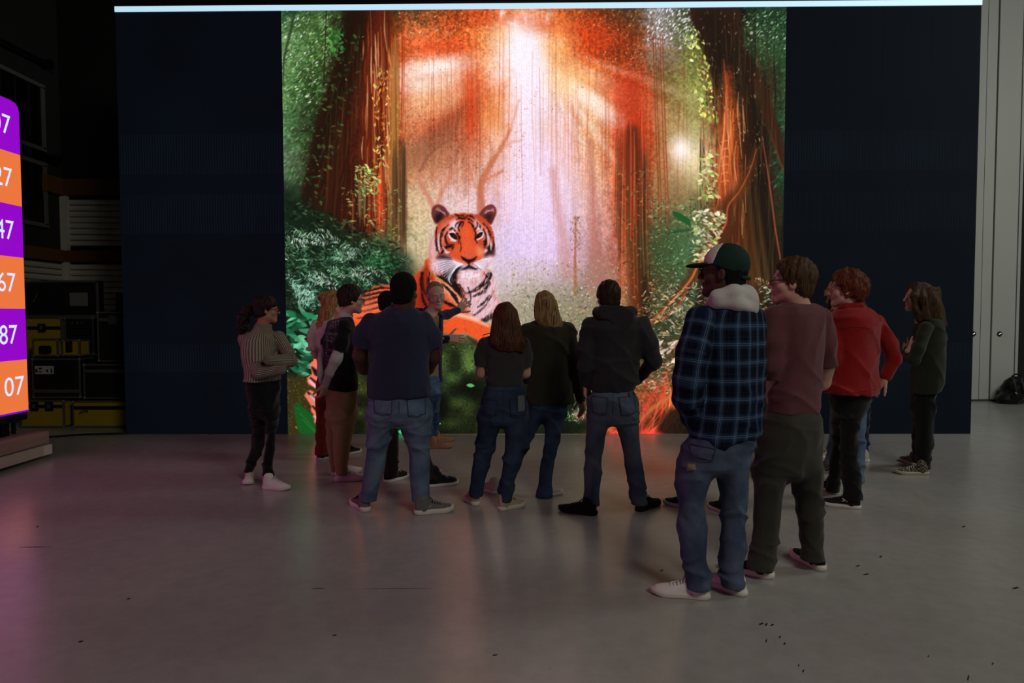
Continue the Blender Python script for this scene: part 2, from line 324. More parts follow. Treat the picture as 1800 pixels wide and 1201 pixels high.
    for i in range(230):
        x = r.uniform(560, 688); y = r.uniform(10, 340)
        l = r.uniform(20, 130); lean = (628 - x) * .10
        if x < 606 - (y - 60) * .2: continue
        hot = x > 635
        c = np.array([(190, 60, 20), (226, 150, 80), (120, 36, 12), (244, 205, 150)][r.integers(4)] if hot else [(70, 40, 16), (30, 18, 8), (96, 60, 26), (110, 40, 14)][r.integers(4)])
        C.stroke([(x - lean * .2, y), (x + r.uniform(-2, 2) - (645 - x) * .06, y + l * .5), (x - (645 - x) * .16, y + l)], [.6, r.uniform(1, 3), .6], c / 255., r.uniform(.3, .75), 1, 3)
    leaves(260, 655, 120, 705, 300, (3, 10), [(222, 190, 90), (240, 215, 130), (150, 110, 40), (200, 90, 30)], (.8, 2.2), (.4, .9), .4)
    leaves(420, 540, 60, 640, 360, (4, 12), [(44, 60, 26), (66, 90, 40), (26, 36, 16), (84, 120, 56)], (-.4, 1.2), (.35, .8), .5, lambda x, y: abs(x - (628 - (y - 40) * .30)) < 34)
    leaves(70, 574, 45, 605, 95, (5, 12), [(52, 120, 50), (40, 90, 40), (90, 150, 70)], (0, 3), (.5, .9), .5)
    C.stroke([(574, 12), (572, 70), (569, 150)], 1.4, (24, 26, 14), .9); C.stroke([(520, 10), (512, 50), (500, 100), (497, 150)], [3, 5, 4, 2], (44, 66, 40), .8)
    for x in (706, 709, 705.5): C.stroke([(x, 20), (x + 1.5, 120), (x - 1, 240), (x + 2, 330)], [1.2, 1], (150, 40, 16), .7)
    # columns right of it
    for x0, x1, y0, y1, c, n in ((688, 702, 60, 430, (170, 110, 50), 26), (690, 714, 240, 455, (98, 66, 40), 40), (645, 680, 290, 420, (150, 52, 24), 30), (664, 672, 280, 425, (206, 66, 30), 10), (626, 645, 290, 400, (120, 96, 60), 16)):
        for i in range(n):
            x = r.uniform(x0, x1)
            C.stroke([(x, y0 + r.uniform(0, 40)), (x + r.uniform(-2, 2), (y0 + y1) / 2), (x + r.uniform(-2, 2), y1 - r.uniform(0, 40))], [1, r.uniform(1.5, 3.5), 1], np.array(c) * r.uniform(.6, 1.3) / 255, r.uniform(.4, .8), 1, 3)
    C.stroke([(620, 340), (620, 380), (618, 440)], [1.5, 2.5, 3], (150, 80, 50), .8)
    leaves(130, 625, 290, 668, 345, (4, 10), [(210, 220, 130), (160, 190, 100), (110, 140, 70)], (-.6, 1.4), (.5, .95), .4)
    leaves(260, 600, 330, 705, 440, (4, 10), [(120, 130, 76), (150, 150, 90), (70, 80, 40), (190, 170, 100)], (-1, 1.5), (.3, .8), .35)
    # ---- undergrowth left: dark, then ferns catching light
    C.poly([(488, 340), (530, 350), (575, 380), (640, 420), (712, 452), (726, 492), (700, 520), (640, 560), (600, 640), (488, 660)], (16, 34, 20), .85, 16, 4, 8)
    leaves(900, 490, 340, 700, 480, (5, 13), [(22, 48, 26), (44, 72, 40), (12, 26, 14), (84, 112, 70)], (-.5, 1.1), (.4, .85), .35, lambda x, y: y > 338 + (x - 490) * .42)
    def fern(x, y, L, a0, curl, col, al=.85, w=1.6):
        n = max(6, int(L / 3.2)); px, py, a = x, y, a0; c = np.array(col) / 255.
        for i in range(n):
            t = i / n; st = L / n; px += math.cos(a) * st; py += math.sin(a) * st; a += curl / n
            ll = L * .30 * (math.sin(math.pi * (t * .85 + .12)) ** .8)
            for sd in (-1, 1):
                b_ = a + sd * 1.05
                q = r.uniform(.55, 1.15); b_ += r.uniform(-.25, .25)
                if r.random() < .8: C.dab(px + math.cos(b_) * ll * .5, py + math.sin(b_) * ll * .5, ll * q, w * .6 + .9, b_, np.clip(c * r.uniform(.45, 1.3), 0, 1), al * r.uniform(.45, 1), .08 * sd)
    leaves(1500, 490, 400, 720, 600, (5, 16), [(30, 70, 44), (18, 44, 28), (60, 104, 70), (10, 24, 14), (130, 172, 136)], (-.5, 1.0), (.4, .9), .2, lambda x, y: y > 392 + (x - 490) * .28 and not (x > 620 and y > 530))
    for i in range(120):
        x = r.uniform(490, 700); y = r.uniform(405, 560)
        if y < 395 + (x - 490) * .28 or (x > 610 and y > 520): continue
        up = r.random() < .55
        c = [(190, 220, 190), (90, 150, 104), (215, 232, 212), (56, 116, 74), (34, 84, 52), (30, 76, 46)][r.integers(6)]
        fern(x, y, r.uniform(22, 48), r.uniform(-.7, .2) if up else r.uniform(-2.9, -2.2), r.uniform(.5, 1.3) * (1 if up else -1), c, .8)
    for i in range(9): fern(668 + r.uniform(-4, 4), 470 + r.uniform(-4, 6), r.uniform(26, 42), -2.9 + i * .33, r.uniform(-.4, .4), [(60, 140, 76), (44, 110, 60)][i % 2], .9, 1.2)
    C.poly([(488, 520), (540, 530), (590, 560), (600, 660), (488, 668)], (14, 34, 20), .7, 14, 4, 6)
    for i in range(70):
        x = r.uniform(500, 560); y = r.uniform(545, 662)
        C.dab(x, y, r.uniform(14, 34), r.uniform(5, 11), r.uniform(-.6, .9), np.clip(np.array([(40, 150, 96), (80, 185, 130), (26, 104, 64), (120, 210, 165)][r.integers(4)]) * r.uniform(.6, 1.1), 0, 255) / 255., r.uniform(.5, .95), r.uniform(-.15, .15))
    for i in range(16): fern(r.uniform(500, 540), r.uniform(480, 530), r.uniform(26, 46), r.uniform(-.4, .6), r.uniform(.3, 1), (150, 205, 180), .8)
    # mossy log and broad leaf
    C.poly([(488, 668), (556, 664), (600, 668), (610, 770), (488, 770)], (64, 54, 22), .95, 5, 3, 4)
    leaves(700, 490, 664, 640, 766, (2, 6), [(110, 96, 44), (80, 84, 36), (40, 40, 16), (140, 116, 60)], (.2, 1.2), (.3, .8), .4)
    C.poly([(519, 709), (532, 716), (548, 730), (558, 750), (560, 764), (530, 764), (520, 740)], (22, 96, 34), 1, 1.5, 4)
    for i in range(6): C.stroke([(521 + i * 2, 712 + i * 5), (540 + i * 3.5, 738 + i * 5), (556, 762)], [.8, 1.6, .6], (66, 150, 70) if i % 2 else (12, 60, 22), .7, 1, 3)
    # ---- rock of moss
    C.poly([(600, 640), (680, 610), (760, 592), (820, 600), (872, 606), (930, 640), (1000, 690), (1020, 768), (600, 768)], (20, 32, 12), 1, 10, 4, 5)
    for cx, cy, rx, ry, c in ((812, 640, 50, 40, (86, 112, 52)), (790, 668, 44, 30, (60, 86, 38)), (815, 735, 38, 34, (84, 106, 44)), (845, 640, 34, 40, (66, 92, 46)), (640, 690, 44, 34, (70, 74, 32)), (905, 730, 40, 30, (56, 70, 32)), (650, 745, 40, 20, (54, 58, 24))): C.blob(cx, cy, rx, ry, c, .75, 1.4)
    C.blob(835, 688, 34, 18, (10, 16, 6), .8, 1.4, .5); C.blob(775, 712, 12, 40, (12, 18, 8), .7, 1.4)
    for i in range(5200):
        x = r.uniform(602, 1010); y = r.uniform(600, 766)
        b = C.box(x, y, x, y); l = C.a[b].mean() if b else .1
        if b is None or (x > 870 and y < 600 + (x - 870) * .6): continue
        C.dab(x, y, r.uniform(2, 4.6), r.uniform(1.4, 2.6), r.uniform(0, 6.3), np.clip(np.array((.95, 1.12, .58)) * l * r.uniform(.25, 1.9), 0, 1), r.uniform(.4, .85))
    bx_ = C.box(602, 598, 1012, 767); big = C.noise(24, 20)[bx_]; ms = np.clip((C.yy[bx_] - 604) / 14, 0, 1) * np.clip((1005 - C.xx[bx_]) / 20, 0, 1) * ((C.a[bx_][..., 1] > C.a[bx_][..., 0]) * 1.)
    C.a[bx_] *= (1 - ms * np.clip(.8 - big * 1.2, -.35, .5))[..., None]
    C.dab(827, 678, 15, 7, .1, (90, 170, 100), .95); C.dab(768, 745, 15, 6, 0, (80, 190, 130), .95); C.dab(706, 760, 14, 9, .2, (50, 190, 120), .95)
    # ---- middle right: slender trunks wrapped in vines
    C.stroke([(1112, 150), (1114, 220), (1116, 290)], [50, 44, 30], (170, 40, 18), .55, 18, 4, 6, C.streak + .3)
    C.poly([(1100, 232), (1122, 226), (1134, 290), (1140, 420), (1146, 560), (1112, 560), (1104, 430), (1098, 330)], (104, 44, 20), .9, 7, 3, 3)
    C.poly([(1124, 270), (1134, 300), (1140, 420), (1146, 560), (1128, 560), (1122, 420)], (44, 30, 14), .8, 5, 3, 2)
    C.stroke([(1088, 120), (1090, 260), (1094, 400), (1092, 500)], [6, 9, 12, 8], (206, 74, 36), .5, 4, 4, 1, C.streak)
    for i in range(60):
        x = r.uniform(1082, 1142); y = r.uniform(180, 330)
        C.stroke([(x, y), (x + (x - 1112) * .05 + r.uniform(-2, 2), y + 90), (x + (x - 1110) * .15, y + r.uniform(140, 240))], [.8, r.uniform(1, 2.4), .8], np.array([(226, 92, 50), (170, 50, 22), (110, 30, 12), (90, 70, 40)][r.integers(4)]) / 255., r.uniform(.35, .85), 1, 3)
    leaves(380, 1086, 300, 1150, 560, (3, 8), [(150, 130, 70), (90, 80, 40), (196, 110, 60), (60, 60, 30)], (0, 6.3), (.25, .7), .4)
    for x in (1156, 1160, 1168, 1172.5): C.stroke([(x - 8, 60), (x - 3, 230), (x + 2, 350), (x + 3, 450)], [1.2, 1.6, 2.2, 1.6], (140, 52, 26), .8)
    C.stroke([(1234, 180), (1238, 260), (1240, 340)], [1, 1.4], (120, 70, 30), .8)
    # green mid ground right
    C.blob(1190, 440, 62, 60, (60, 96, 56), .7, 1.3); C.blob(1195, 330, 40, 30, (140, 110, 76), .5)
    leaves(1700, 1140, 350, 1270, 560, (2, 7), [(110, 140, 90), (60, 100, 56), (34, 66, 36), (160, 176, 130), (90, 120, 100)], (-1.2, 1.2), (.3, .8), .4)
    C.poly([(1182, 374), (1186, 371), (1204, 380), (1220, 392), (1228, 400), (1222, 403), (1206, 394), (1188, 383)], (34, 92, 44), 1, 1.2, 3)
    C.stroke([(1170, 412), (1196, 406), (1232, 402)], [1, 5, 1], (30, 80, 40), .7)
    # ---- big right tree with buttress root
    C.poly([(1212, 6), (1296, 6), (1306, 80), (1332, 120), (1344, 180), (1352, 300), (1366, 420), (1386, 520), (1390, 600), (1236, 600), (1226, 500), (1250, 430), (1272, 372), (1282, 300), (1270, 200), (1244, 110)], (52, 28, 16), .97, 3, 4, 2)
    C.poly([(1268, 190), (1290, 130), (1306, 210), (1312, 330), (1340, 470), (1330, 560), (1250, 560), (1262, 430), (1284, 330)], (96, 44, 18), .6, 16, 4, 9)
    C.poly([(1320, 150), (1346, 230), (1360, 400), (1384, 520), (1350, 560), (1330, 420), (1318, 280)], (26, 18, 10), .7, 12, 4, 4)
    C.poly([(1228, 30), (1262, 20), (1296, 60), (1320, 130), (1300, 190), (1276, 150), (1250, 110)], (30, 18, 12), .6, 12, 4, 6)
    C.poly([(1268, 150), (1282, 120), (1296, 200), (1298, 300), (1312, 330), (1290, 350), (1266, 350), (1266, 250)], (190, 84, 34), .6, 8, 4, 5)
    C.stroke([(1336, 150), (1352, 205), (1368, 250), (1384, 300)], [22, 22, 18, 12], (66, 34, 18), .95, 2.5)
    C.stroke([(1352, 230), (1366, 270), (1380, 305)], [1, 2, 3], (150, 60, 34), .6, 2)
    for i in range(330):
        x = r.uniform(1225, 1372); y = r.uniform(10, 500)
        if x < 1222 + max(0, y - 60) * .36 and y < 200 or (y > 330 and x < 1400 - (y - 60) * .34): continue
        l = r.uniform(30, 120)
        hot = 1262 < x < 1312 and y > 150
        c = np.array([(210, 110, 50), (150, 60, 24), (236, 180, 120), (110, 44, 16)][r.integers(4)] if hot else [(70, 44, 20), (24, 16, 8), (96, 66, 30), (50, 60, 30)][r.integers(4)])
        C.stroke([(x, y), (x + r.uniform(-2, 3), y + l / 2), (x + r.uniform(-3, 6), y + l)], [.6, r.uniform(1, 2.6), .6], c / 255., r.uniform(.3, .75), 1, 3)
    C.stroke([(1232, 96), (1246, 140), (1262, 176), (1272, 186), (1276, 230), (1268, 300), (1264, 360)], [1, 1.6, 2, 2], (160, 62, 36), .8)
    C.stroke([(1272, 104), (1276, 150), (1278, 190), (1272, 260), (1280, 320)], [1, 4, 3, 2], (206, 80, 40), .75, 1.6)
    for i in range(26):
        x = r.uniform(1262, 1296); y = r.uniform(180, 300); C.stroke([(x, y), (x + r.uniform(-4, 4), y + 40), (x + r.uniform(-6, 6), y + r.uniform(60, 100))], [.8, 2, .8], np.array([(226, 110, 60), (240, 170, 110), (170, 60, 26)][r.integers(3)]) / 255., r.uniform(.4, .8), 1, 3)
    C.stroke([(1266, 290), (1264, 340), (1252, 390), (1236, 420)], [2, 2, 1.5], (200, 84, 46), .8)
    for y in range(250, 330, 14): C.stroke([(1268, y), (1276, y - 3), (1280, y - 2)], 1.4, (232, 150, 80), .8)
    # glowing root edge
    root = [(1330, 262), (1318, 300), (1300, 336), (1280, 362), (1276, 392), (1262, 416), (1244, 440), (1228, 464), (1214, 492), (1190, 520), (1168, 544), (1138, 572)]
    C.stroke(root, [8, 22, 30, 30, 24, 16, 8], (92, 46, 20), .8, 6); C.stroke(root, [.3, 1.2, 2.6, 3.6, 3.4, 2.5], (214, 100, 58), .9, 1.6)
    C.stroke([(1208, 510), (1196, 534), (1178, 552), (1140, 574)], [4, 4, 5, 3], (176, 70, 46), .9); C.stroke([(1200, 512), (1172, 540), (1160, 560)], [2, 3, 2], (230, 150, 110), .8)
    C.stroke([(1340, 240), (1352, 320), (1364, 410), (1372, 456)], [1, 2.4, 2.6, 2], (180, 84, 60), .85, 1.4)
    leaves(300, 1225, 20, 1345, 330, (3, 8), [(60, 64, 30), (96, 84, 40), (30, 22, 12), (140, 110, 70), (190, 150, 110)], (.9, 2.2), (.3, .7), .35, lambda x, y: x > 1226 + max(0, y - 60) * .34)
    for x in (1316, 1330, 1345): C.stroke([(x - 16, 330), (x - 6, 420), (x + 6, 500)], [2, 6, 10], (100, 70, 30), .6, 4)
    leaves(240, 1205, 50, 1262, 215, (4, 11), [(220, 220, 100), (150, 170, 70), (240, 240, 160), (90, 120, 50)], (.2, 2.2), (.5, 1), .45, lambda x, y: abs(x - (1212 + (y - 40) * .22)) < 18)
    leaves(90, 1228, 270, 1262, 350, (5, 12), [(200, 205, 120), (140, 160, 80), (230, 220, 170)], (-.6, 1.5), (.5, 1), .5)
    leaves(260, 1215, 370, 1275, 470, (5, 12), [(216, 210, 160), (150, 160, 100), (236, 226, 200), (110, 120, 70)], (-.8, 1.2), (.45, .95), .5, lambda x, y: x < 1290 - (y - 370) * .55)
    # ---- undergrowth right and glowing roots on the ground
    C.poly([(1140, 580), (1200, 540), (1240, 520), (1390, 540), (1390, 660), (1130, 660)], (30, 36, 20), .5, 14)
    leaves(1900, 1000, 505, 1390, 690, (4, 13), [(150, 160, 130), (96, 110, 76), (60, 66, 40), (206, 190, 150), (34, 36, 20), (180, 130, 84), (226, 214, 190)], (-1.0, 1.0), (.4, .9), .24, lambda x, y: x > 1130 or y > 575)
    for i in range(90):
        x = r.uniform(1020, 1385); y = r.uniform(505, 660)
        if x < 1140 and y < 560: continue
        c = [(190, 200, 170), (130, 150, 110), (226, 200, 170), (90, 116, 80), (210, 170, 120)][r.integers(5)]
        sd = 1 if r.random() < .5 else -1
        fern(x, y, r.uniform(16, 38), -1.57 + sd * r.uniform(.6, 1.4), sd * r.uniform(.4, 1.1), c, .8, 1.2)
    leaves(900, 980, 540, 1230, 700, (3, 8), [(196, 160, 110), (130, 100, 60), (226, 200, 160), (80, 70, 40), (150, 70, 40)], (-.8, .8), (.35, .85), .4)
    leaves(26, 1150, 600, 1190, 640, (8, 18), [(240, 210, 200), (220, 190, 170)], (-.8, .2), (.6, .95), .35)
    for i in range(9): fern(1000 + r.uniform(-12, 40), 740 + r.uniform(-20, 18), r.uniform(18, 32), r.uniform(-2.8, -.3), r.uniform(-.6, .6), (120, 190, 120), .9)
    C.poly([(1120, 768), (1140, 736), (1170, 712), (1200, 690), (1240, 660), (1250, 768)], (60, 34, 18), .8, 8)
    for i in range(46):
        a = (r.uniform(1160, 1230), r.uniform(640, 720)); e = (r.uniform(1120, 1200), 764)
        C.stroke([a, ((a[0] + e[0]) / 2 + r.uniform(-14, 14), (a[1] + e[1]) / 2), e], [1, r.uniform(1.5, 3.5), 1], np.array([(236, 90, 60), (250, 140, 90), (190, 110, 50), (220, 60, 44)][r.integers(4)]) / 255., r.uniform(.5, .95), 1, 3)
    C.stroke([(1222, 610), (1206, 650), (1184, 690), (1150, 716), (1122, 744)], [4, 7, 5, 3], (190, 120, 64), .6, 3, 5, 2)
    C.blob(1150, 762, 34, 10, (255, 70, 50), .9); C.blob(1062, 752, 20, 12, (226, 90, 60), .6); C.blob(1020, 730, 14, 10, (240, 140, 130), .5)
    C.poly([(1172, 724), (1190, 716), (1230, 700), (1300, 690), (1390, 700), (1390, 768), (1170, 768)], (24, 18, 10), .85, 6)
    # ================= tiger =================
    z = lambda P: [(740 + x / 6.675, 340 + y / 6.672) for x, y in P]
    b4 = lambda P: [(490 + x / 4., 280 + y / 4.) for x, y in P]
    c4 = lambda P: [(490 + x / 4., 560 + y / 4.) for x, y in P]
    OR, DK, WH = (212, 74, 32), (26, 14, 14), (226, 196, 214)
    # hind quarters, foreleg, tail
    C.poly(b4([(470, 1180), (520, 1080), (570, 990), (640, 915), (730, 885), (800, 882), (900, 860), (1000, 900), (1100, 1250), (600, 1280)]), (216, 78, 40), 1, 2, 4, 2)
    for k, (ya, yb) in enumerate(((905, 915), (935, 940), (965, 975), (1000, 1010), (1040, 1050), (1085, 1095))):
        C.stroke(b4([(560 + k * -2, yb + 25), (640, ya + 22), (720, ya), (800, ya + 6)]), [2, 5, 4, 1], DK, .9, 1.4, 5, .8); C.stroke(b4([(620, ya + 34), (700, ya + 18), (770, ya + 22)]), [1, 2, 1], (248, 170, 130), .5)
    C.poly(c4([(560, 60), (540, 130), (500, 220), (560, 260), (640, 200), (640, 0)]), (206, 74, 40), 1, 3)
    for P in ([(255, 330), (270, 400), (235, 430)], [(235, 440), (300, 470), (290, 530)], [(220, 540), (270, 610), (300, 640)], [(260, 640), (300, 690), (280, 720)], [(275, 260), (280, 330)]):
        C.stroke(c4(P), [17, 19, 16], (226, 110, 84), 1, 1.5)
    for P in ([(225, 420), (300, 490), (330, 440)], [(205, 520), (290, 600), (330, 560)], [(240, 620), (300, 680)], [(235, 345), (270, 385), (300, 370)]): C.stroke(c4(P), [3, 11, 6], DK, .95, 1.6)
    for P in ([(225, 545), (275, 600), (300, 620)], [(220, 440), (260, 475), (285, 480)], [(250, 690), (280, 710)]): C.stroke(c4(P), [4, 7, 3], (250, 190, 205), .85, 2)
    # chest and shoulder
    C.poly(b4([(1060, 690), (1020, 770), (960, 810), (955, 900), (960, 1000), (1000, 1080), (1130, 1130), (1300, 1150), (1440, 1140), (1530, 1060), (1550, 1010), (1510, 930), (1490, 850), (1480, 780), (1300, 700)]), (200, 62, 26), 1, 2, 4, 2)
    C.poly(b4([(1250, 830), (1480, 800), (1510, 930), (1550, 1010), (1500, 1090), (1420, 1140), (1340, 1090), (1320, 980), (1280, 900)]), (214, 176, 186), 1, 5, 4, 3)
    C.poly(b4([(1010, 790), (1060, 770), (1100, 900), (1140, 1040), (1080, 1090), (1000, 1000)]), (150, 34, 16), .8, 8)
    C.poly(b4([(1110, 810), (1180, 850), (1240, 900), (1300, 990), (1280, 1060), (1200, 980), (1130, 900)]), (224, 160, 130), .85, 7)
    C.poly(b4([(1060, 740), (1130, 820), (1180, 860), (1150, 880), (1080, 810)]), (176, 110, 40), .8, 5)
    for P, w in (([(1010, 800), (1005, 880), (1035, 960)], [4, 7, 3]), ([(1060, 800), (1050, 870)], [2, 5]), ([(1140, 800), (1220, 870), (1290, 960), (1330, 1010)], [18, 13, 8, 3]), ([(1150, 880), (1230, 950), (1260, 990)], [3, 5, 2]), ([(1180, 900), (1240, 980), (1300, 1060)], [2, 5, 2]),
                 ([(1480, 815), (1450, 870), (1390, 915), (1340, 940)], [11, 9, 7, 2]), ([(1480, 870), (1440, 930), (1370, 965)], [5, 7, 3]), ([(1510, 930), (1460, 1020), (1400, 1080), (1370, 1100)], [2, 3, 3, 2]), ([(1420, 1150), (1500, 1100)], [8, 10]), ([(1140, 990), (1200, 1020), (1240, 1040)], [3, 6, 3]), ([(1270, 880), (1310, 940), (1350, 930)], [2, 3, 2])):
        C.stroke(b4(P), w, DK, .95, 1.4, 5, .8)
    for i in range(420):
        x = r.uniform(812, 876); y = r.uniform(486, 560)
        if x < 806 + (y - 486) * .18: continue
        C.stroke([(x, y), (x + r.uniform(-4, -1), y + r.uniform(4, 9))], [1, .4], [(250, 232, 240), (190, 140, 150), (150, 100, 110), (226, 120, 90)][r.integers(4)], r.uniform(.3, .7), .8, 0)
    C.poly(b4([(1120, 1090), (1220, 1080), (1340, 1110), (1440, 1150), (1490, 1180), (1470, 1240), (1420, 1310), (1380, 1260), (1300, 1225), (1130, 1215)]), (222, 82, 36), 1, 2, 4, 2)
    C.stroke(b4([(1180, 1092), (1280, 1098), (1380, 1128), (1470, 1172)]), [3, 7, 7, 3], (246, 200, 180), .8, 3)
    C.stroke(b4([(1330, 1250), (1380, 1290), (1415, 1320)]), [2, 6, 3], (60, 20, 14), .8, 3)
    for i in range(1500):
        x = r.uniform(600, 870); y = r.uniform(470, 610); b = C.box(x, y, x, y); c = C.a[b][0, 0] if b else (0, 0, 0)
        if b is None or not (c[0] > .55 and c[1] < .5 and c[2] < .35): continue
        C.dab(x, y, r.uniform(2, 5), 1.3, r.uniform(.4, 1.4), np.clip(c * r.uniform(.6, 1.3), 0, 1), .6)
    C.blob(700, 590, 70, 16, (150, 44, 24), .6); C.blob(640, 545, 30, 22, (240, 120, 80), .5); C.blob(740, 540, 20, 40, (130, 28, 14), .6)
    for P, w in (([(1080, 880), (1100, 960), (1140, 1000)], [2, 4, 2]), ([(1000, 900), (1020, 1000), (1060, 1060)], [2, 5, 2]), ([(1330, 900), (1350, 960), (1340, 1040)], [1, 2, 1]), ([(1480, 960), (1440, 1010), (1400, 1040)], [2, 4, 2]), ([(850, 900), (900, 960), (910, 1040)], [2, 5, 2]), ([(900, 890), (950, 960), (950, 1060)], [2, 5, 2])): C.stroke(b4(P), w, DK, .9, 1.4, 5, .8)
    # ears
    C.poly(z([(180, 350), (135, 290), (122, 225), (140, 160), (200, 130), (265, 150), (310, 205), (335, 255), (280, 330)]), (120, 44, 40), 1, 1.4)
    C.poly(z([(190, 345), (150, 280), (140, 220), (160, 170), (205, 150), (255, 175), (290, 230), (260, 300)]), (104, 54, 56), 1, 3); C.poly(z([(180, 350), (165, 290), (190, 240), (235, 230), (255, 270), (230, 320)]), (38, 16, 18), .9, 4)
    C.poly(z([(680, 255), (720, 190), (770, 145), (830, 130), (875, 165), (885, 230), (860, 300), (815, 370), (740, 300)]), (120, 44, 40), 1, 1.4)
    C.poly(z([(720, 250), (760, 180), (820, 150), (860, 180), (865, 235), (835, 300), (790, 320)]), (118, 60, 58), 1, 3); C.poly(z([(740, 270), (790, 235), (840, 250), (830, 310), (800, 340)]), (60, 26, 24), .85, 4)
    for k in range(14):
        C.stroke(z([(175 + k * 8, 190 + k * 3), (200 + k * 7, 160 + k * 8)]), [1.2, .5], (220, 170, 180), .5, .8, 0); C.stroke(z([(745 + k * 8, 240 - k * 5), (770 + k * 7, 190 + k * 2)]), [1.2, .5], (220, 170, 180), .5, .8, 0)
    # head
    C.poly(z([(330, 262), (400, 240), (520, 232), (640, 244), (700, 262), (800, 350), (848, 460), (866, 600), (862, 720), (832, 800), (780, 870), (742, 960), (600, 1010), (450, 1000), (330, 975), (200, 960), (130, 880), (96, 750), (104, 600), (160, 480), (190, 370), (260, 300)]), (186, 66, 38), 1, 1.6, 5, 1.4)
    C.poly(z([(96, 590), (160, 490), (190, 560), (200, 700), (180, 850), (210, 950), (130, 900), (96, 760)]), (206, 160, 160), 1, 5, 4, 2)          # ruff
    C.poly(z([(330, 350), (400, 300), (440, 340), (430, 440), (330, 440)]), WH, .9, 4); C.poly(z([(620, 300), (690, 360), (730, 430), (650, 440), (630, 380)]), WH, .9, 4)   # brows
    C.poly(z([(230, 400), (320, 330), (330, 460), (260, 600), (210, 690), (200, 540)]), (214, 120, 100), .8, 6)
    C.poly(z([(735, 400), (800, 480), (835, 620), (825, 690), (760, 640), (740, 520)]), (214, 130, 110), .8, 6)
    C.poly(z([(360, 740), (560, 840), (740, 740), (850, 700), (850, 790), (770, 880), (700, 930), (430, 930), (280, 960), (150, 880), (200, 760)]), (212, 180, 200), 1, 6, 4, 2)   # muzzle
    C.poly(z([(470, 330), (520, 300), (570, 330), (625, 420), (640, 540), (660, 640), (720, 690), (700, 760), (560, 800), (380, 760), (370, 660), (440, 600), (462, 520), (455, 420)]), (206, 68, 32), 1, 5, 4, 1.5)  # bridge
    C.poly(z([(480, 430), (540, 380), (590, 430), (600, 560), (630, 640), (560, 720), (470, 660), (480, 540)]), (228, 104, 60), .5, 12)
    C.poly(z([(360, 640), (440, 640), (450, 730), (370, 740)]), (206, 80, 40), .8, 6); C.poly(z([(660, 640), (720, 650), (740, 720), (670, 730)]), (226, 150, 110), .8, 6)
    C.poly(z([(470, 735), (520, 760), (560, 775), (610, 765), (655, 735), (635, 780), (590, 805), (562, 832), (530, 805), (490, 780)]), (40, 14, 16), 1, 1.2)   # nose
    C.poly(z([(490, 725), (560, 760), (640, 725), (600, 700), (530, 700)]), (196, 84, 66), .9, 3)
    C.stroke(z([(562, 825), (562, 850), (520, 880), (470, 905)]), [1.4, 2.5, 3, 2], DK, .95); C.stroke(z([(562, 850), (610, 880), (660, 890)]), [2, 3, 1.5], DK, .95)
    C.poly(z([(250, 960), (330, 900), (400, 850), (480, 870), (430, 960), (420, 1020), (330, 1010)]), (24, 16, 18), .97, 4)      # dark cheek
    C.poly(z([(190, 745), (250, 720), (330, 740), (340, 770), (210, 770)]), (24, 18, 24), .85, 4); C.poly(z([(770, 640), (850, 620), (860, 720), (800, 730), (750, 740)]), (40, 20, 24), .85, 4)
    C.poly(z([(450, 930), (560, 900), (700, 930), (690, 990), (560, 1020), (450, 1000)]), (232, 214, 226), .95, 5, 4, 2)   # chin
    C.stroke(z([(500, 890), (570, 868), (640, 890)]), [3, 7, 3], (30, 16, 20), .8, 2)
    # eyes
    for P, iris in (([(330, 470), (370, 465), (415, 495), (425, 540), (390, 530), (350, 505)], (392, 500)), ([(650, 500), (680, 465), (725, 455), (720, 490), (690, 520), (655, 530)], (692, 488))):
        C.poly(z(P), (16, 12, 14), 1, 1.2); C.blob(740 + iris[0] / 6.675, 340 + iris[1] / 6.672, 2.4, 1.9, (74, 96, 92), .8, 1.5); C.blob(740 + iris[0] / 6.675, 340 + iris[1] / 6.672, 1.2, 1.2, (10, 10, 12), 1, 1.5)
    for P, w in (([(325, 480), (345, 520), (380, 548), (410, 556)], [2, 3.4, 2]), ([(330, 462), (375, 450), (410, 470)], [1.6, 2.4, 1]), ([(655, 545), (690, 530), (725, 500), (735, 450)], [2, 2.6, 1.6]), ([(660, 470), (690, 450), (720, 445)], [1.4, 1.8, 1])): C.stroke(z(P), w, (236, 220, 234), .95)
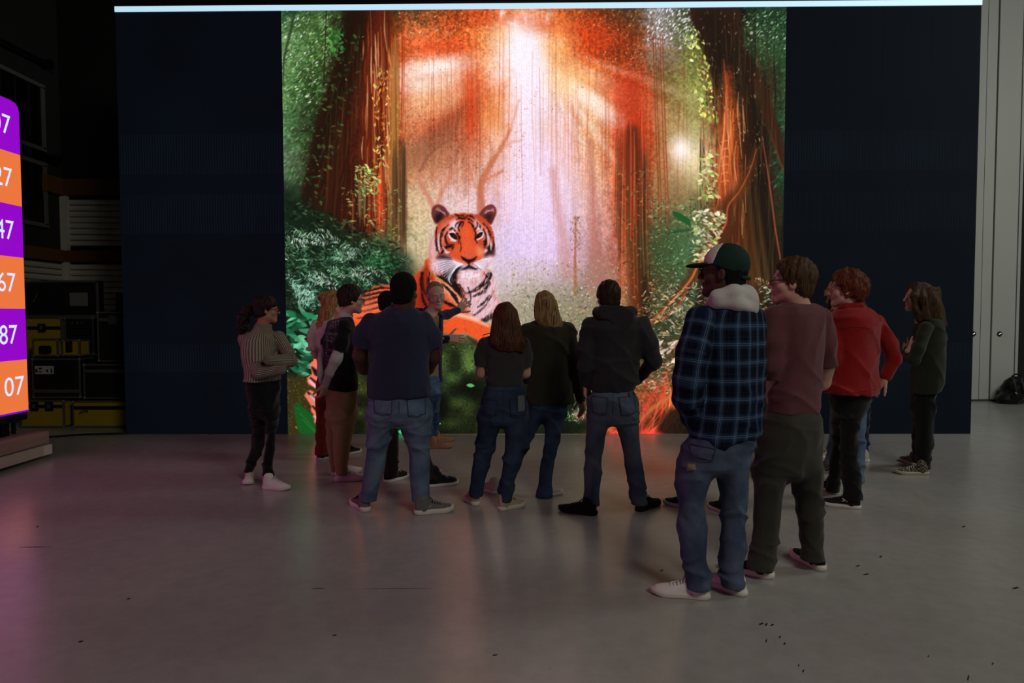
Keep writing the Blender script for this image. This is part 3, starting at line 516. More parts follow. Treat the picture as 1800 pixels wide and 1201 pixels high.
    # face stripes
    S = [([(395, 240), (440, 262), (500, 255)], [1.5, 3.5, 2]), ([(500, 262), (515, 300), (540, 262)], [3, 4, 2]), ([(540, 262), (600, 270), (632, 320)], [2, 4, 1.5]), ([(410, 310), (450, 290), (500, 300)], [1.5, 4, 2]), ([(520, 290), (560, 300), (610, 330)], [2, 3.5, 2]),
         ([(458, 360), (470, 340), (500, 345), (480, 400)], [2, 4, 1.5]), ([(560, 340), (600, 370), (632, 440)], [2, 4.5, 3]), ([(450, 440), (440, 400), (465, 350)], [4, 4, 2]), ([(400, 400), (415, 360), (440, 340)], [2, 3, 1.5]), ([(640, 420), (662, 380), (655, 340)], [3, 3, 1.5]), ([(700, 420), (690, 380), (670, 350)], [2.5, 3, 1]),
         ([(335, 430), (370, 410), (400, 440)], [4, 6, 3]), ([(420, 470), (448, 520), (440, 580)], [3, 6, 3]), ([(640, 460), (640, 530), (655, 580)], [3, 5, 3]), ([(320, 370), (250, 440), (225, 540), (240, 640)], [2, 5, 6, 4]), ([(310, 450), (285, 520), (310, 590), (360, 600)], [3, 6, 5, 2]), ([(270, 420), (250, 500)], [2, 3]),
         ([(185, 400), (175, 520), (190, 640), (215, 700)], [3, 5, 6, 5]), ([(250, 690), (290, 640), (350, 620), (370, 640)], [8, 9, 6, 2]), ([(330, 640), (380, 600), (370, 660)], [2, 4, 2]), ([(730, 420), (765, 500), (750, 600), (740, 640)], [2, 4, 5, 3]), ([(730, 570), (760, 555), (765, 590), (735, 600)], [2.5, 4, 4, 2]), ([(790, 440), (815, 540), (800, 640), (790, 680)], [2, 4, 5, 4]),
         ([(730, 350), (790, 420), (830, 520)], [1.5, 3, 2]), ([(840, 520), (855, 600), (845, 660)], [2, 4, 3]), ([(460, 560), (470, 640), (462, 690)], [2, 1.6, 1])]
    for P, w in S: C.stroke(z(P), np.array(w) * .62, (34, 12, 14), .93, 1.3, 5, .9)
    for P, w in (([(215, 480), (208, 600), (222, 690)], [1.5, 3, 1.5]), ([(765, 430), (785, 520), (790, 610)], [1, 2.2, 1]), ([(795, 500), (820, 600), (822, 660)], [1.5, 3.2, 1.5]), ([(265, 640), (300, 690), (330, 690)], [2, 5, 2]), ([(745, 690), (765, 670)], [3, 5]), ([(350, 555), (400, 560)], [2, 2])): C.stroke(z(P), w, (224, 204, 216), .85, 1.6)
    # muzzle lines and whiskers
    for k in range(9): C.stroke(z([(360 + k * 8, 770 + k * 14), (300, 790 + k * 16), (190 + k * 5, 820 + k * 20)]), [.8, 1.3, .6], DK, .6, .9)
    for k in range(7): C.stroke(z([(600 + k * 10, 800 + k * 10), (680, 800 + k * 14), (780, 790 + k * 18)]), [.8, 1.1, .5], DK, .5, .9)
    for k in range(11):
        C.stroke(z([(490 - k * 8, 830 + k * 4), (330, 790 + k * 22), (140 + k * 22, 830 + k * 24)]), [1.3, 1, .5], (244, 238, 248), .9, .8); C.stroke(z([(620 + k * 6, 815 + k * 5), (740, 770 + k * 14), (860 - k * 6, 760 + k * 22)]), [1.2, 1, .5], (244, 238, 248), .85, .8)
    for i in range(300):
        x = r.uniform(752, 862); y = r.uniform(430, 496)
        C.stroke([(x, y), (x + r.uniform(-3, 1), y + r.uniform(3, 7))], [.9, .4], [(248, 236, 244), (176, 140, 160), (120, 80, 90)][r.integers(3)], r.uniform(.25, .55), .7, 0) if 470 < y else None
    for i in range(500):
        x = r.uniform(755, 870); y = r.uniform(376, 470); b = C.box(x, y, x, y); c = C.a[b][0, 0]
        if c[0] > .5 and c[2] < .5: C.dab(x, y, r.uniform(2, 4), 1.1, r.uniform(1.0, 2.1), np.clip(c * r.uniform(.7, 1.35), 0, 1), .6)
    # light grain and the faint column pattern of the diodes
    C.a *= (1 + (C.speck - .5)[..., None] * .1)
    lum = C.a.mean(2)
    C.a *= (1 - .03 * (np.sin(C.xx * 2 * np.pi / 4.3) > .2) * np.clip(lum * 1.6 - .3, 0, 1))[..., None]
    C.a = np.clip(C.a, 0, 1); l = C.a.mean(2, keepdims=True); C.a = C.a * np.clip(.70 + l * .8, .70, 1.03)
    return np.clip(C.a, 0, 1), C
# ================================================================ the hall
BACK = 11.4; LEFT = -7.45; RIGHT = 10.5; TOP = 7.0
def floor_material():
    m = bpy.data.materials.new('painted_concrete'); m.use_nodes = True; N, L = nt(m); b = N['Principled BSDF']
    tc = N.new('ShaderNodeTexCoord'); o = tc.outputs['Object']
    def noise(scale, det=5, rough=.55):
        n = N.new('ShaderNodeTexNoise'); n.inputs['Scale'].default_value = scale; n.inputs['Detail'].default_value = det; n.inputs['Roughness'].default_value = rough; L.new(o, n.inputs[0]); return n.outputs[0]
    def ramp(src, stops):
        r = N.new('ShaderNodeValToRGB'); L.new(src, r.inputs[0]); e = r.color_ramp.elements
        while len(e) < len(stops): e.new(.5)
        for q, (p, c) in zip(e, stops): q.position = p; q.color = (*c, 1)
        return r.outputs[0]
    c1 = ramp(noise(.55), [(.3, srgb(156, 153, 147)), (.7, srgb(174, 171, 165))])
    c2 = ramp(noise(9, 8, .65), [(.3, (.86, .86, .86)), (.62, (1, 1, 1))])
    sp = N.new('ShaderNodeTexVoronoi'); sp.inputs['Scale'].default_value = 5.5; L.new(o, sp.inputs[0])
    c3 = ramp(sp.outputs['Distance'], [(.0, (.25, .24, .22)), (.018, (.3, .29, .27)), (.03, (1, 1, 1))])
    def mul(a, c, f=1.0):
        x = N.new('ShaderNodeMix'); x.data_type = 'RGBA'; x.blend_type = 'MULTIPLY'; x.inputs[0].default_value = f; L.new(a, x.inputs[6]); L.new(c, x.inputs[7]); return x.outputs[2]
    L.new(mul(mul(c1, c2), c3, .55), b.inputs['Base Color'])
    rr = N.new('ShaderNodeMapRange'); L.new(noise(1.7, 6), rr.inputs[0]); rr.inputs[3].default_value = .2; rr.inputs[4].default_value = .31; L.new(rr.outputs[0], b.inputs['Roughness'])
    b.inputs['Specular IOR Level'].default_value = .5
    bp = N.new('ShaderNodeBump'); bp.inputs['Strength'].default_value = .05; bp.inputs['Distance'].default_value = .01; L.new(noise(30, 3), bp.inputs['Height']); L.new(bp.outputs[0], b.inputs['Normal'])
    return m
fl = struct(MB().box(LEFT - .2, -5, -.15, RIGHT + .2, BACK + .2, 0).out('floor', floor_material()))
scuff_m = mat('scuff_black', (30, 27, 25), .7)
SC = [(142, 1128, 10, 4), (588, 1117, 9, 3), (870, 1152, 10, 3), (1338, 1097, 10, 4), (1347, 1098, 5, 6), (1357, 1099, 7, 4), (1347, 1127, 3, 7), (1371, 1120, 4, 5), (1379, 1132, 4, 6), (1404, 1170, 3, 5), (1412, 1180, 4, 6), (1163, 1003, 6, 3), (1548, 979, 5, 4), (1508, 995, 9, 3),
      (1522, 1010, 12, 3), (1694, 926, 7, 3), (1745, 1167, 4, 5), (1702, 1192, 4, 12), (226, 1053, 7, 3), (1632, 1154, 3, 4), (1785, 1034, 14, 4), (66, 926, 5, 3), (560, 1035, 26, 1.2), (700, 1035, 120, .7), (62, 962, 60, 1.0)]
for i, (x, y, w, h) in enumerate(SC):
    q = [FL(x - w / 2, y + h * .2), FL(x - w * .1, y + h / 2), FL(x + w / 2, y - h * .1), FL(x + w * .15, y - h / 2)]
    mesh('scuff_mark', [(*p[:2], .0012) for p in q] + [(*p[:2], .0002) for p in q], [(0, 1, 2, 3)] + [(k, k + 4, (k + 1) % 4 + 4, (k + 1) % 4) for k in range(4)], scuff_m, fl)
mesh('ceiling', [(LEFT, -5, TOP), (RIGHT, -5, TOP), (RIGHT, BACK, TOP), (LEFT, BACK, TOP), (LEFT, -5, TOP + .2), (RIGHT, -5, TOP + .2), (RIGHT, BACK, TOP + .2), (LEFT, BACK, TOP + .2)],
     [(0, 1, 2, 3), (7, 6, 5, 4), (0, 4, 5, 1), (1, 5, 6, 2), (2, 6, 7, 3), (3, 7, 4, 0)], mat('black_roof', (26, 26, 27), .9, noise=(2, .2)))['kind'] = 'structure'
quilt = mat('black_acoustic_quilt', (34, 32, 30), .95, noise=(26, .5), bump=(40, .5))
wl = struct(MB().box(LEFT - .2, -5, 0, LEFT, BACK, TOP).out('wall_left', mat('charcoal_wall', (52, 52, 52), .9, noise=(3, .12), bump=(40, .1))))
wb = struct(MB().box(LEFT, BACK, 0, P(1722, 500, BACK)[0] - .9, BACK + .2, TOP).out('wall_back', quilt))
# --- white horizontal siding on the lower back wall, board by board, between orange beams
siding = mat('white_siding', (222, 217, 202), .7, noise=(8, .12)); beam = mat('orange_beam', (112, 70, 34), .7, noise=(6, .2), stretch=(1, 1, 6))
xs0, xs1 = LEFT + .12, P(330, 400, BACK)[0]
def zb(py): return P(160, py, BACK)[2]
def board_mesh(x0, x1, h):
    pr = [(0, 0), (-.035, .012), (-.045, h * .45), (-.03, h - .02), (0, h - .006)]
    v = [(x, y, z) for x in (x0, x1) for y, z in pr]; n = len(pr)
    return v, [(i, i + 1, n + i + 1, n + i) for i in range(n - 1)] + [tuple(range(n))[::-1], tuple(range(n, 2 * n))]
sb = bpy.data.meshes.new('siding_board'); bv, bf = board_mesh(xs0, xs1, .095); sb.from_pydata(bv, [], bf); sb.materials.append(siding)
z = .1
while z < zb(348) - .1:
    if not (zb(462) - .05 < z + .05 < zb(441) + .05): link('siding_board', sb, None, wb, (0, BACK, z))
    z += .097
for py0, py1 in ((316, 345), (441, 461)):
    MB().box(LEFT, BACK - .09, zb(py1), xs1, BACK, zb(py0), .01).out('orange_beam', beam, wb)
    MB().box(LEFT, 10.9 if py0 < 400 else 8.2, zb(py1), LEFT + .09, BACK - .09, zb(py0), .01).out('orange_beam', mat('orange_beam_end', (130, 86, 40), .7), wl)
lb_ = bpy.data.meshes.new('siding_board'); lb_.from_pydata([(-y, x, z_) for x in (0, 3.1) for y, z_ in [(0, 0), (-.035, .012), (-.045, .043), (-.03, .075), (0, .089)]], [], [(i, 5 + i, 6 + i, i + 1) for i in range(4)] + [(0, 1, 2, 3, 4), (9, 8, 7, 6, 5)]); lb_.materials.append(siding)
z = .1
while z < zb(463) - .1:
    link('siding_board', lb_, None, wl, (LEFT, 8.2, z)); z += .097
MB().box(LEFT, BACK - .07, 0, LEFT + .12, BACK, zb(345)).out('corner_post', siding, wb)
# --- two tall framed windows with dark louvres on the left wall
def wall_window(py_a, py_b, name):
    y1 = -LEFT * FPX / (900 - 84) ; y0 = y1 - 3.4; x = LEFT
    def zz(py, px=84):
        d = ray(px, py); t = (LEFT) / d[0]; return CAMH + d[2] * t
    za, zc = zz(py_b), zz(py_a)
    w = struct(MB().box(x, y0, za, x + .02, y1, zc).out(name, mat('dark_window_glass', (16, 17, 18), .25, spec=.5)))
    fm = mat('grey_window_frame', (120, 119, 116), .6)
    for a in ((y0 - .04, za - .04, y1 + .04, za + .02), (y0 - .04, zc - .02, y1 + .04, zc + .04)): MB().box(x, a[0], a[1], x + .05, a[2], a[3]).out('window_frame', fm, w)
    for yy in (y0, y1): MB().box(x, yy - .03, za, x + .05, yy + .03, zc).out('window_frame', fm, w)
    for k in range(1, 11):
        yy = y1 - k * .3; MB().box(x, yy - .012, za, x + .035, yy + .012, zc).out('mullion', mat('mullion_dark', (44, 42, 40), .7), w)
wall_window(160, 266, 'window_1'); wall_window(294, 397, 'window_2')
def rail(px0, py0, px1, py1, t):
    def at(px, py):
        d = ray(px, py); tt = (LEFT + .12) / d[0]; return CAM_P + d * tt
    a, b = at(px0, py0), at(px1, py1)
    g = MB().tube([a + (a - b) * 3, a, b], t, 8); g.box(b[0] - .14, b[1] - .05, b[2] - .06, b[0] + .05, b[1] + .05, b[2] + .06)
    return g
tag(rail(8, 74, 86, 113, .03).out('wall_rail', mat('black_pipe', (16, 16, 16), .5)), 'black pipe rail fixed high on the left wall above the framed windows', 'rail')
tag(rail(48, 262, 100, 281, .035).out('wall_rail', mat('black_pipe', (16, 16, 16), .5)), 'thick black pipe rail between the two framed left wall windows', 'rail')
# --- light grey partition at the right
part_m = mat('light_grey_partition', (186, 186, 178), .6, noise=(1.2, .05), bump=(60, .03)); seam = mat('partition_seam', (70, 68, 70), .6)
xa = P(1722, 500, BACK)[0] - .9
cuts = [xa] + [P(x, 560, BACK)[0] for x in (1723, 1742, 1784, 1791)]
wr = struct(MB().box(xa, BACK + .02, 0, cuts[-1], BACK + .2, TOP).out('wall_right_partition', seam))
for k in range(4):
    MB().box(cuts[k] + .012, BACK - (.015 if k != 1 else .0), .03, cuts[k + 1] - .006, BACK + .03, TOP - .02, .006).out('partition_panel', part_m, wr)
struct(MB().box(xa, BACK - .02, 0, cuts[2], BACK + .02, .03).out('baseboard_back', seam))
struct(MB().box(cuts[-1], BACK + .1, 0, RIGHT, BACK + .2, TOP).out('wall_back_dark', mat('dark_bay', (38, 38, 36), .9, noise=(4, .2))))
struct(MB().box(RIGHT, -5, 0, RIGHT + .2, BACK + .2, TOP).out('wall_right', mat('grey_side_wall', (120, 120, 116), .8, noise=(2, .1))))
for px in (1711, 1757):                                  # recessed pulls
    c = P(px, 587, BACK - .02); g = MB()
    ring = [(c[0] + .034 * math.cos(t * math.pi / 8), c[1] - .006, c[2] + .034 * math.sin(t * math.pi / 8)) for t in range(17)]
    g.tube(ring, .009, 6, False); g.out('ring_pull', mat('dark_steel', (40, 40, 42), .35, .8), wr)
    MB().tube([(c[0], c[1] + .004, c[2]), (c[0], c[1] - .004, c[2])], .03, 16).out('pull_cup', mat('black_cup', (14, 14, 15), .5), wr)
    MB().tube([(c[0] - .02, c[1] - .012, c[2] - .012), (c[0] + .02, c[1] - .012, c[2] + .012)], .006, 6).out('pull_bar', mat('steel_bar', (200, 200, 200), .3, .9), wr)

# ================================================================ big display
A0, A1 = FL(222, 763.5), FL(1706, 763.0)
ax = (A1 - A0) / np.linalg.norm(A1 - A0); an = np.array((ax[1], -ax[0], 0)); Wd = float(np.linalg.norm(A1 - A0))     # along the wall, towards the camera
def wall_uv(px, py):
    d = ray(px, py); t = np.dot(A0 - CAM_P, an) / np.dot(d, an); p = CAM_P + d * t; return float(np.dot(p - A0, ax)), float(p[2])
HT = wall_uv(966, 15)[1]; u0 = (wall_uv(496.5, 200)[0] + wall_uv(506.5, 740)[0]) / 2; u1 = (wall_uv(1380, 200)[0] + wall_uv(1376, 440)[0]) / 2
def wp(u, z, off=0.0): return A0 + ax * u + an * off + np.array((0, 0, z))
screen = empty('led_display_wall', tuple(A0 + ax * Wd / 2), 'giant flat display wall showing a tiger resting in a sunlit jungle', 'display')
SO = A0 + ax * Wd / 2
def slab(name, ua, ub, za, zb_, o0, o1, m, parent=screen, uv=False):
    v = [wp(u, zq, o) - SO for o in (o1, o0) for zq in (za, zb_) for u in (ua, ub)]
    o = mesh(name, v, [(0, 1, 3, 2), (5, 4, 6, 7), (4, 0, 2, 6), (1, 5, 7, 3), (2, 3, 7, 6), (4, 5, 1, 0)], m, parent)
    if uv:
        l = o.data.uv_layers.new(name='picture')
        for k, c in enumerate([(0, 0), (1, 0), (1, 1), (0, 1)]): l.data[k].uv = c
    return o
slab('cabinet_body', .0, Wd, .0, HT, -.16, -.012, mat('black_cabinet', (14, 14, 15), .6))
def dark_led(name, seed):
    m = bpy.data.materials.new(name); m.use_nodes = True; N, L = nt(m); b = N['Principled BSDF']
    b.inputs['Base Color'].default_value = (.004, .005, .007, 1); b.inputs['Roughness'].default_value = .8; b.inputs['Specular IOR Level'].default_value = .08
    tc = N.new('ShaderNodeTexCoord'); n = N.new('ShaderNodeTexNoise'); n.inputs['Scale'].default_value = .8; n.inputs['Detail'].default_value = 2; L.new(tc.outputs['Object'], n.inputs[0])
    r = N.new('ShaderNodeValToRGB'); L.new(n.outputs[0], r.inputs[0]); e = r.color_ramp.elements; e[0].position = .3; e[1].position = .7
    e[0].color = (*srgb(7, 10, 17), 1); e[1].color = (*srgb(9, 17, 24), 1)
    # scan bands with fine vertical lines
    sx = N.new('ShaderNodeSeparateXYZ'); L.new(tc.outputs['Object'], sx.inputs[0])
    def M(op, a, b_=None):
        q = N.new('ShaderNodeMath'); q.operation = op
        for i, v in enumerate((a, b_)):
            if v is None: continue
            if isinstance(v, (int, float)): q.inputs[i].default_value = v
            else: L.new(v, q.inputs[i])
        return q.outputs[0]
    band = None
    for zc, hw in ((3.45, .24), (2.72, .24), (.95, .17)):
        t = M('LESS_THAN', M('ABSOLUTE', M('SUBTRACT', sx.outputs[2], zc)), hw); band = t if band is None else M('MAXIMUM', band, t)
    lines = M('GREATER_THAN', M('SINE', M('MULTIPLY', sx.outputs[0], 190.0)), .3)
    k = M('MULTIPLY', M('MULTIPLY', band, lines), .6); k = M('ADD', k, .9)
    mx = N.new('ShaderNodeVectorMath'); mx.operation = 'SCALE'; L.new(r.outputs[0], mx.inputs[0]); L.new(k, mx.inputs['Scale'])
    L.new(mx.outputs[0], b.inputs['Emission Color']); b.inputs['Emission Strength'].default_value = .68
    return m
dl = dark_led('unlit_diodes', 1)
PW = (u0) / 4
for k in range(4):
    for j in range(2):
        z0, z1 = HT * j / 2, HT * (j + 1) / 2
        slab('dark_panel', PW * k + .0008, PW * (k + 1) - .0008, z0 + .0008, z1 - .0008, -.012, 0, dl)
        w2 = (Wd - u1) / 4; slab('dark_panel', u1 + w2 * k + .0008, u1 + w2 * (k + 1) - .0008, z0 + .0008, z1 - .0008, -.012, 0, dl)
# the picture: painted above, resampled onto the flat panel
art, cv = paint_jungle()
TW, TH = 1180, 1000
uu, vv = np.meshgrid((np.arange(TW) + .5) / TW, (np.arange(TH) + .5) / TH)
pts = wp(0, 0)[None, None] + ax * (u0 + (u1 - u0) * uu)[..., None] + np.array((0, 0, 1)) * (HT * vv)[..., None]
ppx, ppy = proj(pts)
tex = Canvas.sample(art, np.clip((ppx - cv.X0) * cv.k, 0, cv.W - 1), np.clip((ppy - cv.Y0) * cv.k, 0, cv.H - 1), 1, 1)
img = bpy.data.images.new('jungle_picture', TW, TH, alpha=False); img.colorspace_settings.name = 'sRGB'
buf = np.ones((TH, TW, 4), np.float32); buf[..., :3] = tex; img.pixels.foreach_set(buf.ravel()); img.update(); img.pack()
pm = bpy.data.materials.new('lit_diodes_jungle'); pm.use_nodes = True; N, L = nt(pm); b = N['Principled BSDF']
b.inputs['Base Color'].default_value = (.01, .01, .01, 1); b.inputs['Roughness'].default_value = .7; b.inputs['Specular IOR Level'].default_value = .1
ti = N.new('ShaderNodeTexImage'); ti.image = img; L.new(ti.outputs[0], b.inputs['Emission Color']); b.inputs['Emission Strength'].default_value = PIC_STRENGTH = 1.12
slab('picture_panel', u0, u1, .002, HT - .002, -.012, .001, pm, uv=True)
slab('top_light_strip', 0, Wd, HT, HT + .062, -.06, .012, mat('strip_light', (200, 220, 235), .5, emit=((178, 214, 232), 1.05)))
slab('top_cap', -.01, Wd + .01, HT + .062, HT + .09, -.1, .014, mat('black_cabinet', (14, 14, 15), .6))
for k in range(5):
    u = Wd * (k + .5) / 5
    g = MB()
    for a, c in (((u, 0.05, -.9), (u, 3.2, -.16)), ((u, .05, -.9), (u, .05, -.16)), ((u, 3.2, -.18), (u, .05, -.18))): g.tube([wp(a[0], a[1], a[2]) - SO, wp(c[0], c[1], c[2]) - SO], .025, 8)
    g.out('rear_brace', mat('truss_steel', (90, 90, 92), .4, .8), screen)

# ================================================================ second display at the left, with its numbered test tiles
SX = -4.97; Y1 = 6.98; RH = .517; Z0 = .52; COLS = 14
led2 = empty('numbered_led_display', (SX, Y1 - COLS * RH / 2, 0), 'side display of purple and orange squares numbered from 07 to 107', 'display')
LO = np.array((SX, Y1 - COLS * RH / 2, 0))
def M2(g, name, m, par=led2):
    g.v = [tuple(np.array(q) - LO) for q in g.v]; return g.out(name, m, par)
pur = mat('purple_tile', (20, 4, 26), .6, emit=((146, 4, 200), 1.0)); org = mat('orange_tile', (26, 12, 4), .6, emit=((236, 118, 62), 1.0)); num_m = mat('tile_number', (220, 230, 250), .6, emit=((206, 222, 250), 1.0))
M2(MB().box(SX - .14, Y1 - COLS * RH, Z0 - .1, SX - .012, Y1, Z0 + 6 * RH, .006), 'cabinet_body', mat('black_cabinet', (14, 14, 15), .6))
for r_ in range(6):
    for c_ in range(COLS):
        ya, yb = Y1 - (c_ + 1) * RH, Y1 - c_ * RH; za = Z0 + (5 - r_) * RH; zc = za + RH
        if r_ == 0 and c_ == 0:                                   # outer corner is rounded
            pr = [(ya, za), (yb, za), (yb, zc - .09), (yb - .012, zc - .045), (yb - .05, zc - .012), (yb - .12, zc), (ya, zc)]; n = len(pr)
            g = MB().add([(SX, y, q) for y, q in pr] + [(SX - .012, y, q) for y, q in pr], [tuple(range(n)), tuple(range(2 * n - 1, n - 1, -1))] + [(k, k + n, (k + 1) % n + n, (k + 1) % n) for k in range(n)])
        else: g = MB().box(SX - .012, ya, za, SX, yb, zc)
        t = M2(g, 'led_tile', pur if (r_ + c_) % 2 == 0 else org)
        if 7 + 20 * r_ - c_ < 0: continue
        v, f = text_mesh('%02d' % (7 + 20 * r_ - c_), .31)
        n3 = len('%02d' % (7 + 20 * r_ - c_)) > 2; wt = .365 if n3 else .24; x0_, x1_ = v[:, 0].min(), v[:, 0].max()
        V = np.stack([np.full(len(v), SX + .0015), yb - (.05 if n3 else .125) - wt + (v[:, 0] - x0_) / (x1_ - x0_) * wt, za + .165 + (v[:, 1] - v[:, 1].min()) / (v[:, 1].max() - v[:, 1].min()) * .19], 1) - LO
        mesh('tile_number', V, f, num_m, t)
M2(MB().box(SX - .013, Y1 - COLS * RH, Z0 - .018, SX + .001, Y1, Z0), 'bottom_edge', mat('violet_edge', (20, 0, 40), .6, emit=((112, 10, 220), 1.0)))
for c_ in range(COLS):
    y = Y1 - (c_ + .5) * RH
    M2(MB().box(SX - .11, y - .05, .285, SX - .05, y + .05, Z0 - .09), 'support_foot', mat('black_steel', (18, 18, 18), .5, .4)); M2(MB().tube([(SX - .08, y + .15, .285), (SX - .08, y + .15, Z0 - .09)], .02, 8), 'support_post', mat('black_steel', (18, 18, 18), .5, .4))
ply = mat('stage_plywood', (150, 120, 112), .7, noise=(5, .25), stretch=(1, .3, 8)); ply2 = mat('stage_pale_board', (176, 160, 150), .7, noise=(6, .2), stretch=(1, .3, 6))
deck = empty('wooden_deck', (-5.1, 4.9, 0), 'low wooden deck carrying the numbered side display', 'platform')
def DK(g, name, m): g.v = [(q[0] + 5.1, q[1] - 4.9, q[2]) for q in g.v]; return g.out(name, m, deck)
DK(MB().box(-5.75, -.4, .16, -4.82, 7.06, .285, .008), 'top_board', ply); DK(MB().box(-5.72, -.4, .045, -4.80, 7.05, .15, .008), 'lower_board', ply2)
DK(MB().box(-4.806, 6.93, .05, -4.79, 7.055, .146), 'end_cap', mat('pale_end', (200, 190, 180), .7))
for y in (.2, 1.5, 2.8, 4.1, 5.4, 6.6):
    for x in (-5.5, -5.0): DK(MB().tube([(x - .02, y, .025), (x + .02, y, .025)], .025, 10), 'caster', mat('caster_rubber', (18, 18, 18), .7))

# ================================================================ flight cases stacked in the left corner
alu = mat('case_aluminium', (120, 118, 112), .45, .6, noise=(12, .2)); blk = mat('case_black', (24, 24, 24), .6, noise=(10, .2)); yel = mat('case_yellow', (178, 148, 26), .6, noise=(8, .12)); steel = mat('case_corner_steel', (150, 150, 150), .35, .8)
def case(name, label, px0, px1, py0, py1, Y, depth, body, lid=None, cat='flight case', latches=1, zb0=0.002):
    """road case: panel body, aluminium edges, steel ball corners, lid seam, latches, recessed handle"""
    a, c = P(px0, py1, Y), P(px1, py0, Y); x0, x1, z0, z1 = a[0], c[0], zb0, c[2]; xm = (x0 + x1) / 2
    e = empty(name, (xm, Y + depth / 2, z0), label, cat, 'flight cases in the left corner'); O = np.array((xm, Y + depth / 2, z0))
    def put(g, n, m, par=e): g.v = [tuple(np.array(q) - O) for q in g.v]; return g.out(n, m, par)
    put(MB().box(x0 + .008, Y + .008, z0 + .008, x1 - .008, Y + depth - .008, z1 - .008), 'body', body)
    t = .022
    for (xa, za, xb, zc) in ((x0, z0, x1, z0 + t), (x0, z1 - t, x1, z1)):
        for yy in (Y, Y + depth - t): put(MB().box(xa, yy, za, xb, yy + t, zc, .004), 'edge_rail', alu)
    for xx in (x0, x1 - t):
        for yy in (Y, Y + depth - t): put(MB().box(xx, yy, z0 + t, xx + t, yy + t, z1 - t, .004), 'edge_rail', alu)
        for zz in (z0, z1 - t): put(MB().box(xx, Y + t, zz, xx + t, Y + depth - t, zz + t, .004), 'edge_rail', alu)
    for xx in (x0 + .012, x1 - .012):
        for zz in (z0 + .014, z1 - .014):
            bm = bmesh.new(); bmesh.ops.create_uvsphere(bm, u_segments=8, v_segments=6, radius=.024)
            g = MB(); bm.verts.index_update(); g.add([(q.co.x + xx, q.co.y + Y + .012, q.co.z + zz) for q in bm.verts], [[q.index for q in f.verts] for f in bm.faces]); bm.free(); put(g, 'ball_corner', steel)
    if lid:
        zl = z1 - (z1 - z0) * lid; put(MB().box(x0 + .02, Y - .004, zl - .022, x1 - .02, Y + .012, zl + .022, .003), 'lid_seam', blk if body is yel else alu)
        for k in range(latches):
            xx = x0 + (x1 - x0) * (k + 1) / (latches + 1); la = put(MB().box(xx - .05, Y - .012, zl - .06, xx + .05, Y + .01, zl + .06, .006), 'latch', blk if body is yel else steel); put(MB().box(xx - .02, Y - .02, zl - .02, xx + .02, Y - .008, zl + .03, .004), 'latch_wing', steel, la).location = (0, 0, 0)
    return e, (x0, x1, z0, z1, O)
eA, dA = case('flight_case', 'low yellow flight case on the floor nearest the numbered display', 36, 112, 704, 757, 8.95, .7, yel, .22, latches=2)
eB, dB = case('flight_case', 'low yellow flight case on the floor beside the dark display edge', 128, 226, 705, 757, 8.95, .7, yel, .26, latches=0)
g = MB()
for k, (x, zq) in enumerate(((140, 728), (145, 727), (152, 724))): c = P(x, zq, 8.944); g.tube([c, c + np.array((.03, 0, .045)) * (1 if k < 2 else .3)], .007 if k < 2 else .014, 6)
g.v = [tuple(np.array(q) - dB[4]) for q in g.v]; g.out('painted_mark', blk, eB)
eC, dC = case('flight_case', 'black flight case with a white paper label on its front', 57, 140, 630, 703.4, 9.0, .6, blk, .82, latches=0, zb0=max(dA[3], dB[3]) + .022)
for (x0, y0, x1, y1, m, nme) in ((61.5, 643.5, 94, 657, mat('paper_label', (190, 188, 184), .8), 'paper_label'),):
    a, c = P(x0, y1 + 1, 8.99), P(x1, y0, 8.99); lb = MB().box(a[0], 8.988, a[2], c[0], 8.993, c[2]); lb.v = [tuple(np.array(q) - dC[4]) for q in lb.v]; lo = lb.out(nme, m, eC)
    gg = MB()
    for (p, q, w_, h_) in ((64, 652, 4, 6), (71, 648, 5, 3), (71, 654, 4, 2), (83, 652, 3, 5), (90.5, 652, 2.4, 8)): s_ = P(p, q, 8.986); gg.box(s_[0] - w_ * .0037, 8.984, s_[2] - h_ * .0037, s_[0] + w_ * .0037, 8.987, s_[2] + h_ * .0037)
    gg.v = [tuple(np.array(q) - dC[4]) for q in gg.v]; gg.out('label_print', blk, lo)
a, c = P(63, 699, 8.99), P(138, 684, 8.99)
eD, dD = case('flight_case', 'black flight case without any label, against the dark display edge', 147, 224, 640, 703.6, 9.0, .6, blk, .2, latches=0, zb0=dB[3] + .022)
eF, dF = case('flight_case', 'yellow flight case with a black lid behind the small yellow cases', 40, 108, 558, 632, 9.36, .22, yel, .28, latches=1, zb0=dC[3] + .022)
eE, dE = case('amplifier_case', 'small yellow case with an oval dark opening in its face', 57, 101.5, 596, 628.6, 9.02, .22, yel, None, latches=0, zb0=dC[3] + .022)
q0, q1 = P(69, 622, 9.01), P(89, 608, 9.01)
gg = MB().box(q0[0], 9.012, q0[2], q1[0], 9.03, q1[2], .03); gg.v = [tuple(np.array(q) - dE[4]) for q in gg.v]; gg.out('opening', blk, eE)
eG, dG = case('amplifier_case', 'small yellow case with an upright black carry handle', 108.5, 140, 597, 628.9, 9.06, .22, yel, None, latches=0, zb0=dC[3] + .022)
q0, q1 = P(117, 619, 9.05), P(126, 600, 9.05)
gg = MB().box(q0[0], 9.03, q0[2], q1[0], 9.07, q1[2], .012); gg.v = [tuple(np.array(q) - dG[4]) for q in gg.v]; gg.out('carry_handle', blk, eG)
eH, dH = case('rack_unit', 'black equipment rack with three bright levers behind the small yellow cases', 114, 164, 558, 632, 9.36, .22, blk, None, cat='equipment rack', latches=0, zb0=dC[3] + .022)
